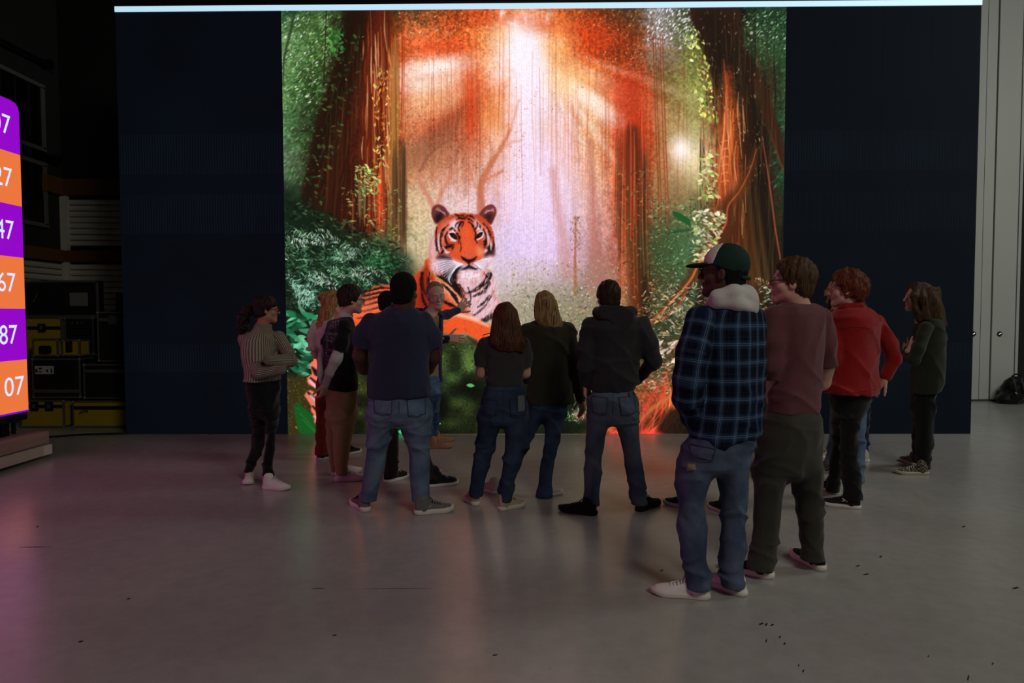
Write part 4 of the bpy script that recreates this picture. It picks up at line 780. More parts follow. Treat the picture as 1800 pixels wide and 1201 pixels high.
for k, x in enumerate((127, 136, 143)):
    s_ = P(x, 566, 9.34); gg = MB().tube([s_, s_ + np.array((.012 + .02 * (k == 2), -.03, -.035))], .008, 6); gg.v = [tuple(np.array(q) - dH[4]) for q in gg.v]; gg.out('lever', steel, eH)
for k in range(4):
    s_ = P(141, 576 + k * 6, 9.345); gg = MB().box(s_[0] - .14, 9.335, s_[2] - .006, s_[0] + .14, 9.352, s_[2] + .006); gg.v = [tuple(np.array(q) - dH[4]) for q in gg.v]; gg.out('rack_slot', mat('rack_grey', (60, 60, 60), .5, .5), eH)
case('flight_case', 'tall black flight case with a big latch, behind the dark display edge', 172, 226, 548, 639.3, 9.1, .45, blk, .16, latches=1, zb0=dD[3] + .022)
# open lid leaning against the wall
lidE = empty('open_case_lid', tuple(P(108, 557, 9.5)), 'large open black case lid with a paper sheet stuck inside', 'case lid', 'flight cases in the left corner'); LO2 = np.array(P(108, 557, 9.5))
def putl(g, n, m): g.v = [tuple(np.array(q) - LO2) for q in g.v]; return g.out(n, m, lidE)
a, c = P(38, 558, 9.5), P(173, 493, 9.5)
putl(MB().box(a[0], 9.5, a[2], c[0], 9.62, c[2], .008), 'lid_panel', blk)
for xx in (a[0], c[0] - .03): putl(MB().box(xx, 9.48, a[2], xx + .03, 9.52, c[2], .004), 'edge_rail', alu)
for zz in (a[2], c[2] - .03): putl(MB().box(a[0], 9.48, zz, c[0], 9.52, zz + .03, .004), 'edge_rail', alu)
s0, s1 = P(123, 538, 9.49), P(154, 514.5, 9.49); putl(MB().box(s0[0], 9.488, s0[2], s1[0], 9.494, s1[2]), 'paper_sheet', mat('paper_sheet', (120, 118, 114), .8))
s0 = P(59, 531, 9.485); putl(MB().tube([s0, P(66, 515, 9.485)], .006, 6), 'stay_arm', steel)
tp = empty('red_stand', tuple(P(211, 548, 9.3)), 'short dark red stand on top of the tall black case', 'stand'); TO = np.array(P(211, 548, 9.3))
gg = MB().tube([TO, TO + np.array((0, 0, .26))], .05, 10); gg.v = [tuple(np.array(q) - TO) for q in gg.v]; gg.out('post', mat('dark_red', (70, 20, 18), .6), tp)
gg = MB().box(-.09, -.06, .0, .09, .06, .02, .006); gg.out('base', mat('dark_red', (70, 20, 18), .6), tp)
gg = MB().tube([(0, 0, .22), (.1, 0, .26)], .025, 8); gg.out('arm', mat('dark_red', (70, 20, 18), .6), tp)
# cable along the floor in front of the cases
tag(MB().tube([FL(60, 772), FL(100, 769), FL(150, 765.5), FL(200, 764.2), FL(226, 763.6)], .012, 8).out('floor_cable', mat('black_cable', (12, 12, 12), .6), None, (0, 0, .012), True), 'black cable lying on the floor in front of the flight cases', 'cable')
# ================================================================ figure modelling: distance fields meshed with surface nets
def surface_nets(F, lo, h):
    S = F < 0; nx, ny, nz = F.shape
    c = np.zeros((nx - 1, ny - 1, nz - 1), np.int8)
    for i in (0, 1):
        for j in (0, 1):
            for k in (0, 1): c += S[i:nx - 1 + i, j:ny - 1 + j, k:nz - 1 + k]
    act = np.argwhere((c > 0) & (c < 8))
    if len(act) == 0: return np.zeros((0, 3)), np.zeros((0, 4), int)
    idx = np.full(c.shape, -1, np.int64); idx[tuple(act.T)] = np.arange(len(act))
    acc = np.zeros((len(act), 3)); cnt = np.zeros(len(act)); cor = [(i, j, k) for i in (0, 1) for j in (0, 1) for k in (0, 1)]
    val = {q: F[tuple((act + q).T)] for q in cor}
    for a in cor:
        for d in range(3):
            if a[d]: continue
            b = list(a); b[d] = 1; b = tuple(b); fa, fb = val[a], val[b]; m = (fa < 0) != (fb < 0)
            t = np.where(m, fa / np.where(m, fa - fb, 1), 0)
            p = np.tile(np.array(a, float), (len(act), 1)); p[:, d] += t
            acc += p * m[:, None]; cnt += m
    V = (act + acc / np.maximum(cnt, 1)[:, None]) * h + lo
    Q = []
    for d in range(3):
        o = [e for e in range(3) if e != d]
        sl0 = [slice(None)] * 3; sl1 = [slice(None)] * 3; sl0[d] = slice(0, -1); sl1[d] = slice(1, None)
        for e in o: sl0[e] = slice(1, -1); sl1[e] = slice(1, -1)
        a, b = S[tuple(sl0)], S[tuple(sl1)]
        E = np.argwhere(a != b)
        if len(E) == 0: continue
        fl_ = a[tuple(E.T)]
        for e in o: E[:, e] += 1
        def cell(s1, s2):
            q = E.copy(); q[:, o[0]] -= s1; q[:, o[1]] -= s2; return idx[tuple(q.T)]
        quad = np.stack([cell(1, 1), cell(0, 1), cell(0, 0), cell(1, 0)], 1)
        if d == 1: fl_ = ~fl_
        quad[~fl_] = quad[~fl_][:, ::-1]; Q.append(quad)
    return V, np.vstack(Q)
class SDF:
    def __init__(s, lo, hi, h):
        s.h = h; s.lo = np.asarray(lo, float) - 2 * h; n = np.ceil((np.asarray(hi) + 2 * h - s.lo) / h).astype(int) + 1
        s.ax = [(s.lo[i] + np.arange(n[i]) * h).astype(np.float32) for i in range(3)]; s.F = np.full(n, 1.0, np.float32)
    def sub(s, lo, hi, m):
        r = []
        for i in range(3):
            a = int(max(0, math.floor((lo[i] - m - s.lo[i]) / s.h))); b = int(min(len(s.ax[i]), math.ceil((hi[i] + m - s.lo[i]) / s.h) + 1))
            if b <= a: return None
            r.append(slice(a, b))
        x, y, z = s.ax[0][r[0]][:, None, None], s.ax[1][r[1]][None, :, None], s.ax[2][r[2]][None, None, :]
        return tuple(r), x, y, z
    def put(s, r, d, k, mode='add'):
        a = s.F[r]
        if mode == 'cut': a, d = -a, d
        if k > 0:
            t = np.clip(.5 + .5 * (a - d) / k, 0, 1); q = a * (1 - t) + d * t - k * t * (1 - t)
        else: q = np.minimum(a, d)
        s.F[r] = -q if mode == 'cut' else q
    def cap(s, a, b, ra, rb, k=.02, flat=None, mode='add', end=False):
        a, b = np.asarray(a, float), np.asarray(b, float); R = max(ra, rb)
        g = s.sub(np.minimum(a, b) - R, np.maximum(a, b) + R, k + 3 * s.h + .02)
        if g is None: return s
        r, x, y, z = g; e = b - a; L = float(e @ e) + 1e-9
        px, py, pz = x - np.float32(a[0]), y - np.float32(a[1]), z - np.float32(a[2])
        t = np.clip((px * e[0] + py * e[1] + pz * e[2]) / L, 0, 1).astype(np.float32)
        qx, qy, qz = px - t * np.float32(e[0]), py - t * np.float32(e[1]), pz - t * np.float32(e[2])
        if flat is not None:                                    # flat=(axis, factor): squash across axis
            ax_, f = flat; dd = qx * ax_[0] + qy * ax_[1] + qz * ax_[2]; g2 = (1 / f - 1)
            qx, qy, qz = qx + dd * g2 * ax_[0], qy + dd * g2 * ax_[1], qz + dd * g2 * ax_[2]
        d = np.sqrt(qx * qx + qy * qy + qz * qz) - (ra + (rb - ra) * t)
        if end: n = e / math.sqrt(L); d = np.maximum(d, ((x - b[0]) * n[0] + (y - b[1]) * n[1] + (z - b[2]) * n[2]).astype(np.float32))
        s.put(r, d, k, mode); return s
    def chain(s, pts, rs, k=.02, end=False, **kw):
        for i in range(len(pts) - 1): s.cap(pts[i], pts[i + 1], rs[i], rs[i + 1], k, end=end and i == len(pts) - 2, **kw)
        return s
    def ell(s, c, rad, R=None, k=.02, mode='add'):
        c = np.asarray(c, float); rad = np.asarray(rad, float); m = rad.max()
        g = s.sub(c - m, c + m, k + 3 * s.h + .01)
        if g is None: return s
        r, x, y, z = g; px, py, pz = x - np.float32(c[0]), y - np.float32(c[1]), z - np.float32(c[2])
        R = np.eye(3) if R is None else np.asarray(R)
        q = [(px * R[0, i] + py * R[1, i] + pz * R[2, i]) for i in range(3)]
        k0 = np.sqrt(sum((q[i] / rad[i]) ** 2 for i in range(3))); k1 = np.sqrt(sum((q[i] / rad[i] ** 2) ** 2 for i in range(3))) + 1e-6
        s.put(r, k0 * (k0 - 1) / k1, k, mode); return s
    def loft(s, rings, k=.02, pw=2.0, wr=None, mode='add'):
        """rings: (z, cx, cy, a, b, yaw) sorted by z; elliptical tube; wr(x,y,z,theta) adds folds"""
        T = np.array(sorted([tuple(q) for q in rings])); m = max(T[:, 3].max(), T[:, 4].max())
        g = s.sub((T[:, 1].min() - m, T[:, 2].min() - m, T[0, 0]), (T[:, 1].max() + m, T[:, 2].max() + m, T[-1, 0]), k + 3 * s.h)
        if g is None: return s
        r, x, y, z = g; zz = z[0, 0]
        I = lambda j: np.interp(zz, T[:, 0], T[:, j]).astype(np.float32)[None, None, :]
        cx, cy, a, b, yw = I(1), I(2), I(3), I(4), I(5)
        px, py = x - cx, y - cy; cs, sn = np.cos(yw), np.sin(yw)
        u, v = px * cs + py * sn, -px * sn + py * cs
        if pw == 2.0:
            k0 = np.sqrt((u / a) ** 2 + (v / b) ** 2); k1 = np.sqrt((u / a ** 2) ** 2 + (v / b ** 2) ** 2) + 1e-5; d = k0 * (k0 - 1) / k1
        else: d = ((np.abs(u / a) ** pw + np.abs(v / b) ** pw) ** (1 / pw) - 1) * np.minimum(a, b)
        if wr is not None: d = d + wr(x, y, z, np.arctan2(v, u))
        d = np.maximum(d, np.maximum(z - T[-1, 0], T[0, 0] - z)); s.put(r, d.astype(np.float32), k, mode); return s
    def plane_cut(s, p, n):
        """remove what lies on the side n points to"""
        p, n = np.asarray(p, float), np.asarray(n, float); n = n / np.linalg.norm(n)
        d = s.ax[0][:, None, None] * n[0] + s.ax[1][None, :, None] * n[1] + s.ax[2][None, None, :] * n[2] - p @ n
        s.F = np.maximum(s.F, d.astype(np.float32)); return s
    def warp(s, fn):
        s.F = s.F + fn(s.ax[0][:, None, None], s.ax[1][None, :, None], s.ax[2][None, None, :]).astype(np.float32); return s
    def mesh(s, smooth=1):
        s.F[0] = s.F[-1] = 1; s.F[:, 0] = s.F[:, -1] = 1; s.F[:, :, 0] = s.F[:, :, -1] = 1
        V, Q = surface_nets(s.F, s.lo, s.h)
        for _ in range(smooth):
            A = np.zeros_like(V); C = np.zeros(len(V))
            for i in range(4):
                j = (i + 1) % 4; np.add.at(A, Q[:, i], V[Q[:, j]]); np.add.at(A, Q[:, j], V[Q[:, i]]); np.add.at(C, Q[:, i], 1); np.add.at(C, Q[:, j], 1)
            V = V * .5 + A / np.maximum(C, 1)[:, None] * .5
        return V, Q
def build(name, V, Q, m, parent, O):
    me = bpy.data.meshes.new(name); n, q = len(V), len(Q); V = (np.asarray(V) - O).astype(np.float32)
    me.vertices.add(n); me.vertices.foreach_set('co', V.ravel()); me.loops.add(q * 4); me.loops.foreach_set('vertex_index', np.asarray(Q, np.int32).ravel())
    me.polygons.add(q); me.polygons.foreach_set('loop_start', np.arange(0, q * 4, 4, dtype=np.int32)); me.polygons.foreach_set('use_smooth', np.ones(q, bool)); me.update(calc_edges=True)
    return link(name, me, m, parent)
def rotz(a): c, s = math.cos(a), math.sin(a); return np.array(((c, -s, 0), (s, c, 0), (0, 0, 1.)))
def rotx(a): c, s = math.cos(a), math.sin(a); return np.array(((1, 0, 0), (0, c, -s), (0, s, c)))
def roty(a): c, s = math.cos(a), math.sin(a); return np.array(((c, 0, s), (0, 1, 0), (-s, 0, c)))
unit = lambda v: np.asarray(v, float) / (np.linalg.norm(v) + 1e-9)
def _ridge(t, n=3): return (1 - np.abs(np.sin(t))) ** n
def folds(amp, f=38., seed=0, zdir=1.0):
    """creases: thin crossing ridges, present in patches"""
    a = seed * 1.7 + .3
    def fn(x, y, z, th=None):
        h = x * .83 + y * .56; w = np.sin(5.1 * h + 3.3 * z + a) + np.sin(8.7 * y - 6.1 * z + 2 * a) + .5 * np.sin(15 * z + 9 * h - a)
        m1 = .5 + .5 * np.sin(7.3 * z + 6 * h + a); m2 = .5 + .5 * np.sin(-9.1 * z + 8 * x + 2.2 * a); m3 = .5 + .5 * np.sin(5 * z - 11 * h + 3.1 * a)
        r = m1 * _ridge(f * .36 * z + 7 * h + 1.1 * w) + m2 * _ridge(f * .30 * z - 9 * h + 1.3 * w + a) + .8 * m3 * _ridge(f * .15 * z + 15 * h + 1.2 * w)
        return -amp * (r - .55)
    return fn
def vfolds(amp, f=30., seed=0):
    """hanging cloth: long soft vertical folds with a few slanting creases"""
    a = seed * 2.3 + .4
    def fn(x, y, z, th=None):
        h = x * .9 + y * .44; w = np.sin(4 * z + a) + .6 * np.sin(9 * z - a)
        m1 = .5 + .5 * np.sin(4.3 * z + 5 * h + a); m2 = .5 + .5 * np.sin(-6.1 * z + 7 * x + 2.2 * a)
        r = m1 * _ridge(f * .42 * h + .8 * w + a, 2) + .9 * m2 * _ridge(9 * z + 10 * h + 1.2 * w - a) + .5 * (1 - m1) * _ridge(11 * z - 8 * h + w)
        return -amp * (r - .5)
    return fn

# ---------------------------------------------------------------- head, hand, shoe
def head_field(C, R, s, k, ears=True, female=False, h=.0045, neck_to=None, neck_r=.056):
    """C centre of the skull (eye level), R columns = right, front, up; s = scale (1 = 0.235 m from chin to crown)"""
    T = lambda x, y, z: C + (R @ np.array((x, y, z))) * s
    lo = C - .2 * s; hi = C + .17 * s
    if neck_to is not None: lo = np.minimum(lo, np.asarray(neck_to) - .09); hi = np.maximum(hi, np.asarray(neck_to) + .09)
    f = SDF(lo, hi, h); E = lambda x, y, z, a, b, c, kk=.02, mode='add': f.ell(T(x, y, z), (a * s, b * s, c * s), R, kk * s, mode)
    w = .94 if female else 1.0
    E(0, -.012, .034, .076 * w, .096, .086); E(0, .022, -.035, .057 * w, .07, .078, .03)                    # skull, face
    f.cap(T(-.042 * w, .02, -.072), T(-.012, .07, -.1), .02 * s, .019 * s, .03); f.cap(T(.042 * w, .02, -.072), T(.012, .07, -.1), .02 * s, .019 * s, .03)   # jaw
    E(0, .074, -.098, .02, .018, .017, .02)                                                                   # chin
    f.cap(T(-.034, .076, .022), T(.034, .076, .022), .014 * s, .014 * s, .02)                                 # brow
    for q in (-1, 1):
        E(q * .043 * w, .055, -.028, .024, .024, .022, .025)                                                  # cheek
        E(q * .031, .101, .004, .017, .016, .011, .012, 'cut')                                                # eye socket
        E(q * .031, .081, .003, .0135, .0125, .0115, .004)                                                    # lids
        if ears:
            E(q * .078 * w, -.006, -.012, .009, .019, .028, .006); E(q * .085 * w, .002, -.01, .006, .011, .018, .004, 'cut')
    f.cap(T(0, .088, .018), T(0, .112, -.026), .0085 * s, .0125 * s, .014); E(-.011, .1, -.031, .009, .011, .008, .006); E(.011, .1, -.031, .009, .011, .008, .006)   # nose
    E(0, .088, -.056, .022, .012, .0065, .008); E(0, .086, -.067, .02, .012, .0075, .008); f.cap(T(-.024, .088, -.061), T(.024, .088, -.061), .0028 * s, .0028 * s, .003, mode='cut')   # lips
    if neck_to is not None: f.cap(T(0, -.022, -.06), neck_to, neck_r * s * 1.0, neck_r * 1.08, .035)
    return f, T
def hand_field(W, Fd, Td, right, curl=(.25, .35, .25), spread=.06, s=1.0, h=.0032, thumb=(.75, .25), forearm=None, r_arm=.028):
    """W wrist, Fd finger direction, Td thumb side; curl per joint bends towards the palm"""
    Fd = unit(Fd); Td = unit(np.asarray(Td) - Fd * np.dot(Td, Fd)); Nn = np.cross(Td, Fd) if right else np.cross(Fd, Td)
    pts = []; W = np.asarray(W, float)
    T = lambda a, b, c: W + (Fd * a + Td * b + Nn * c) * s
    segs = []
    for i, (b, L, r) in enumerate(((.030, .074, .0098), (.010, .082, .0102), (-.011, .076, .0097), (-.030, .060, .0086))):
        a0 = .088 - abs(b - .008) * .18; kn = T(a0, b, 0); segs.append((T(.006, b * .55, 0), kn, .0165, .0125, .012))
        ang = (1.5 - i) * spread; p = kn; bend = 0
        for j, fr in enumerate((.46, .30, .24)):
            bend += curl[j] * (1 + .12 * i); d = Fd * math.cos(bend) * math.cos(ang) + Td * math.sin(ang) * math.cos(bend) + Nn * math.sin(bend)
            q = p + d * L * fr * s; segs.append((p, q, r * (1 - .1 * j), r * (.92 - .12 * j), .003)); p = q
    o, cdn = thumb; p = T(.018, .026, .004); d = unit(Fd * math.cos(o) + Td * math.sin(o) + Nn * cdn); segs.append((T(.012, .012, .002), p, .016, .016, .012))
    for L, r in ((.040, .0145), (.033, .0112), (.028, .0098)):
        q = p + d * L * s; segs.append((p, q, r, r * .88, .006)); p = q; d = unit(d + Fd * .16 + Nn * .05)
    if forearm is not None: segs.append((np.asarray(forearm, float), W, r_arm * 1.15 / s, .024, .012))
    else: segs.append((W - Fd * .03 * s, W + Fd * .005, .026, .0235, .012))
    A = np.array([q[0] for q in segs] + [q[1] for q in segs]); f = SDF(A.min(0) - .03, A.max(0) + .03, h)
    for a, b, ra, rb, k in segs: f.cap(a, b, ra * s, rb * s, k)
    return f
SHOE_W = ([0, .04, .12, .3, .45, .62, .76, .88, .95, 1.0], [.012, .026, .034, .033, .034, .043, .046, .039, .027, .006])
def shoe(parent, O, heel, toe, z, L, style, lift=0.0, laces=True, sc=1.0):
    """style: (upper material, sole material, height, sole thickness, lace material)"""
    up, so, hh, st, lm = style; d = unit(np.array((toe[0] - heel[0], toe[1] - heel[1], 0))); n = np.array((-d[1], d[0], 0)); B = np.array((heel[0], heel[1], z)); zz = np.array((0, 0, 1.))
    t = np.linspace(0, 1, 21); w = np.interp(t, *SHOE_W) * sc
    side = [B + d * L * a + n * b * 1.07 for a, b in zip(t, w)] + [B + d * L * a - n * b * 1.07 for a, b in zip(t[::-1], w[::-1])]; m = len(side)
    rock = lambda p: zz * max(0, (np.dot(p - B, d) / L - .78)) * .05
    V, Q = [], []
    for off, sq in ((.0, .965), (.004, 1.0), (st * .55, 1.01), (st, .985)):
        c = B + d * L * .5
        V += [c + (p - c) * sq + zz * off + rock(p) for p in side]
    for lv in range(3):
        for i in range(m): Q.append((lv * m + i, lv * m + (i + 1) % m, (lv + 1) * m + (i + 1) % m, (lv + 1) * m + i))
    Q.append(tuple(range(m))[::-1]); Q.append(tuple(range(3 * m, 4 * m)))
    f = SDF(B - .16 + d * L * .5 - abs(d) * L * .35, B + d * L * .5 + .16 + abs(d) * L * .35 + zz * .02, .006)
    g = f.sub(f.lo, f.lo + 10, 0); r, x, y, zc = g
    lx, ly, lz = x - B[0], y - B[1], zc - (B[2] + st * .6); u = ((lx * d[0] + ly * d[1]) / L - .025) / .95; v = lx * n[0] + ly * n[1]
    W = np.interp(u, SHOE_W[0], np.array(SHOE_W[1]) * sc * .95).astype(np.float32) + .0005; Hh = np.interp(u, [0, .06, .28, .42, .6, .8, .93, 1], np.array([.86, 1, .96, .8, .56, .44, .34, .1]) * hh).astype(np.float32)
    q = np.sqrt((v / W) ** 2 + (np.maximum(lz, 0) / Hh) ** 2); D = (q - 1) * np.minimum(W, Hh); D = np.maximum(D, -lz); D = np.where((u < 0) | (u > 1), np.maximum(D, .01), D)
    f.put(r, D.astype(np.float32), 0); ank = B + d * L * .22; f.cap(ank + zz * hh * .5, ank + zz * (hh + .02), .036 * sc, .036 * sc, .02)
    V2, Q2 = f.mesh(2); so_o = None
    uo = build('shoe', V2, Q2, up, parent, O)
    mesh('sole', [p - O for p in V], Q, so, uo, None, True)
    if laces and lm is not None:
        gm = MB()
        for a in (.44, .50, .56, .62):
            h0 = np.interp(a, [0, .06, .28, .42, .6, .8], [.86, 1, .96, .8, .56, .44]) * hh + st * .6; wv = .024 * sc
            c = B + d * L * a + zz * (h0 + .001); gm.tube([c - n * wv - zz * .012 - O, c - n * wv * .4 + zz * .001 - O, c + n * wv * .4 + d * .012 + zz * .001 - O, c + n * wv + d * .012 - zz * .012 - O], .0032, 5)
        c = B + d * L * .42 + zz * (hh * .82 + st * .6 + .006)
        for sd in (-1, 1): gm.tube([c - O, c + n * sd * .022 + zz * .012 - O, c + n * sd * .034 - zz * .004 - O, c + n * sd * .012 + d * .01 - zz * .002 - O], .0028, 5)
        gm.out('laces', lm, uo, None, True)
    return uo
# ---------------------------------------------------------------- hair
def hair_mat(name, col, tip=None):
    if name in MATS: return MATS[name]
    m = bpy.data.materials.new(name); m.use_nodes = True; N, L = nt(m); b = N['Principled BSDF']; MATS[name] = m
    tc = N.new('ShaderNodeTexCoord'); mp = N.new('ShaderNodeMapping'); mp.inputs['Scale'].default_value = (95, 95, 7); L.new(tc.outputs['Object'], mp.inputs[0])
    n = N.new('ShaderNodeTexNoise'); n.inputs['Scale'].default_value = 1.3; n.inputs['Detail'].default_value = 4; L.new(mp.outputs[0], n.inputs[0])
    r = N.new('ShaderNodeValToRGB'); L.new(n.outputs[0], r.inputs[0]); e = r.color_ramp.elements; c = srgb(deep(col, .55)); t = srgb(deep(tip or col, .6))
    e[0].position = .34; e[0].color = (*[v * .45 for v in c], 1); e[1].position = .68; e[1].color = (*[min(1, v * 1.25) for v in t], 1); L.new(r.outputs[0], b.inputs['Base Color'])
    b.inputs['Roughness'].default_value = .6; b.inputs['Specular IOR Level'].default_value = .2
    bp = N.new('ShaderNodeBump'); bp.inputs['Strength'].default_value = .6; bp.inputs['Distance'].default_value = .006; L.new(n.outputs[0], bp.inputs['Height']); L.new(bp.outputs[0], b.inputs['Normal'])
    return m
def hair_cap(T, R, C, s, thick=.011, line=(.07, .078), nape=-.085, tuft=.004, h=.0055, seed=0, lower=None, front_n=(0, .82, -.57), extra=None, rough_f=95.):
    """hair grown from the scalp: thick skull shell, cut back from the face and the nape"""
    f = SDF(C - .17 * s, C + .17 * s, h)
    f.ell(T(0, -.016, .036), ((.077 + thick) * s, (.098 + thick * 1.15) * s, (.088 + thick * 1.3) * s), R, .02)
    f.ell(T(0, -.05, -.04), ((.066 + thick * .6) * s, (.05 + thick) * s, .06 * s), R, .03)
    if extra: extra(f)
    f.plane_cut(T(0, line[0], line[1]), R @ np.array(front_n))
    f.plane_cut(T(0, -.06, nape), R @ np.array((0, .25, -1.)))
    f.plane_cut(T(0, .018, -.028), R @ np.array((0, .86, -.5)))
    if tuft:
        a = seed * 1.3
        f.warp(lambda x, y, z: tuft * (np.sin(rough_f * x + 30 * z + a) * np.sin(rough_f * y + 22 * z - a) + .5 * np.sin(2.1 * rough_f * x - 60 * z + 3 * np.sin(40 * y + a))))
    return f
# ================================================================ people
def deep(c, k=.62):                                  # worn fabrics are darker than they seem
    return tuple(255 * ((v / 255) ** 2.2 * k) ** (1 / 2.2) for v in c)
def cloth(name, col, rough=.85, bump=(90, .25), noise=(40, .12), sheen=.15, crease=.75): return mat(name, deep(col), rough, noise=noise, bump=bump, spec=.15, sheen=sheen, crease=crease)
def denim(name, col, fade):
    if name in MATS: return MATS[name]
    m = bpy.data.materials.new(name); m.use_nodes = True; N, L = nt(m); b = N['Principled BSDF']; MATS[name] = m
    tc = N.new('ShaderNodeTexCoord'); n = N.new('ShaderNodeTexNoise'); n.inputs['Scale'].default_value = 5; n.inputs['Detail'].default_value = 3; L.new(tc.outputs['Object'], n.inputs[0])
    r = N.new('ShaderNodeValToRGB'); L.new(n.outputs[0], r.inputs[0]); e = r.color_ramp.elements; e[0].position = .36; e[0].color = (*srgb(deep(col)), 1); e[1].position = .66; e[1].color = (*srgb(deep(fade)), 1)
    w = N.new('ShaderNodeTexNoise'); w.inputs['Scale'].default_value = 260; L.new(tc.outputs['Object'], w.inputs[0])
    mx = N.new('ShaderNodeMix'); mx.data_type = 'RGBA'; mx.blend_type = 'OVERLAY'; mx.inputs[0].default_value = .5; L.new(r.outputs[0], mx.inputs[6]); L.new(w.outputs[0], mx.inputs[7]); L.new(mx.outputs[2], b.inputs['Base Color'])
    b.inputs['Roughness'].default_value = .85; b.inputs['Specular IOR Level'].default_value = .15
    n2 = N.new('ShaderNodeTexNoise'); n2.inputs['Scale'].default_value = 22; n2.inputs['Detail'].default_value = 5; L.new(tc.outputs['Object'], n2.inputs[0])
    rg = N.new('ShaderNodeTexNoise'); rg.noise_type = 'RIDGED_MULTIFRACTAL'; rg.inputs['Scale'].default_value = 4.2; rg.inputs['Detail'].default_value = 2.5; rg.inputs['Distortion'].default_value = 1.0; L.new(tc.outputs['Object'], rg.inputs[0])
    bq = N.new('ShaderNodeBump'); bq.inputs['Strength'].default_value = .8; bq.inputs['Distance'].default_value = .03; L.new(rg.outputs[0], bq.inputs['Height'])
    bp = N.new('ShaderNodeBump'); L.new(bq.outputs[0], bp.inputs['Normal']); bp.inputs['Strength'].default_value = .25; bp.inputs['Distance'].default_value = .015; L.new(n2.outputs[0], bp.inputs['Height']); L.new(bp.outputs[0], b.inputs['Normal']); return m
def plaid(name, yaw):
    m = bpy.data.materials.new(name); m.use_nodes = True; N, L = nt(m); b = N['Principled BSDF']
    tc = N.new('ShaderNodeTexCoord'); au = N.new('ShaderNodeAttribute'); au.attribute_name = 'rib'; av = N.new('ShaderNodeAttribute'); av.attribute_name = 'along'
    def M(op, a, b_=0.0):
        q = N.new('ShaderNodeMath'); q.operation = op
        for i, v in enumerate((a, b_)):
            if isinstance(v, (int, float)): q.inputs[i].default_value = v
            else: L.new(v, q.inputs[i])
        return q.outputs[0]
    def stripes(src, per, ph):
        t = M('FRACT', M('ADD', M('DIVIDE', src, per), ph)); r = N.new('ShaderNodeValToRGB'); L.new(t, r.inputs[0]); r.color_ramp.interpolation = 'CONSTANT'
        st = [(0, (14, 18, 34)), (.26, (34, 54, 88)), (.40, (52, 84, 118)), (.46, (132, 150, 160)), (.49, (42, 68, 102)), (.55, (132, 150, 160)), (.58, (42, 66, 100)), (.68, (26, 40, 70)), (.76, (14, 18, 32)), (.90, (48, 58, 82)), (.92, (14, 18, 32))]
        e = r.color_ramp.elements
        while len(e) < len(st): e.new(.5)
        for q, (p, c) in zip(e, st): q.position = p; q.color = (*srgb(deep(c, .75)), 1)
        return r.outputs[0]
    mx = N.new('ShaderNodeMix'); mx.data_type = 'RGBA'; mx.inputs[0].default_value = .5; L.new(stripes(au.outputs['Fac'], .084, .1), mx.inputs[6]); L.new(stripes(av.outputs['Fac'], .094, .3), mx.inputs[7])
    L.new(mx.outputs[2], b.inputs['Base Color']); b.inputs['Roughness'].default_value = .9; b.inputs['Specular IOR Level'].default_value = .1
    n2 = N.new('ShaderNodeTexNoise'); n2.inputs['Scale'].default_value = 160; L.new(tc.outputs['Object'], n2.inputs[0]); bp = N.new('ShaderNodeBump'); bp.inputs['Strength'].default_value = .3; bp.inputs['Distance'].default_value = .004; L.new(n2.outputs[0], bp.inputs['Height']); L.new(bp.outputs[0], b.inputs['Normal'])
    return m
def skin(name, col): return mat(name, deep(col, .8), .55, noise=(30, .08), bump=(220, .08), spec=.35)
SK_L, SK_P, SK_T, SK_B = skin('skin_light', (214, 160, 136)), skin('skin_rosy', (224, 168, 150)), skin('skin_tan', (186, 128, 98)), skin('skin_deep', (86, 54, 40))
dark_eye = mat('eye_dark', (22, 16, 14), .2, spec=.6); rim_m = mat('glasses_rim', (26, 24, 24), .35, spec=.5); wire_m = mat('glasses_wire', (150, 140, 120), .3, .8)
lens_m = mat('glasses_lens', (225, 230, 235), .05, spec=.5)
if True:
    _b = lens_m.node_tree.nodes['Principled BSDF']; _b.inputs['Alpha'].default_value = .10
white_rub = mat('white_rubber', (214, 206, 196), .6, noise=(20, .06)); white_lea = mat('white_leather', (222, 216, 210), .5, noise=(14, .05), bump=(120, .06)); black_cv = mat('black_canvas', (22, 22, 23), .8, noise=(60, .2)); black_rub = mat('black_rubber', (16, 16, 16), .7)
grey_kn = mat('grey_knit_shoe', (104, 104, 100), .8, noise=(60, .2), bump=(150, .2)); beige_su = mat('beige_suede', (176, 156, 130), .85, noise=(30, .15)); tan_su = mat('tan_suede', (168, 124, 90), .85, noise=(30, .15)); lace_w = mat('lace_white', (220, 214, 206), .8); lace_k = mat('lace_black', (18, 18, 18), .8); lace_t = mat('lace_tan', (150, 126, 100), .8)
ST = {'white': (white_lea, white_rub, .088, .03, lace_w), 'black': (black_cv, white_rub, .08, .026, lace_k), 'blackall': (black_cv, black_rub, .082, .03, lace_k), 'grey': (grey_kn, white_rub, .09, .036, lace_k), 'beige': (beige_su, white_rub, .085, .03, lace_t), 'tan': (tan_su, tan_su, .08, .02, lace_t),
      'high': (black_cv, white_rub, .125, .026, lace_w), 'whitesole': (black_cv, white_rub, .075, .034, None), 'light': (mat('pale_canvas', (190, 176, 160), .8, noise=(30, .1)), white_rub, .078, .024, lace_w)}
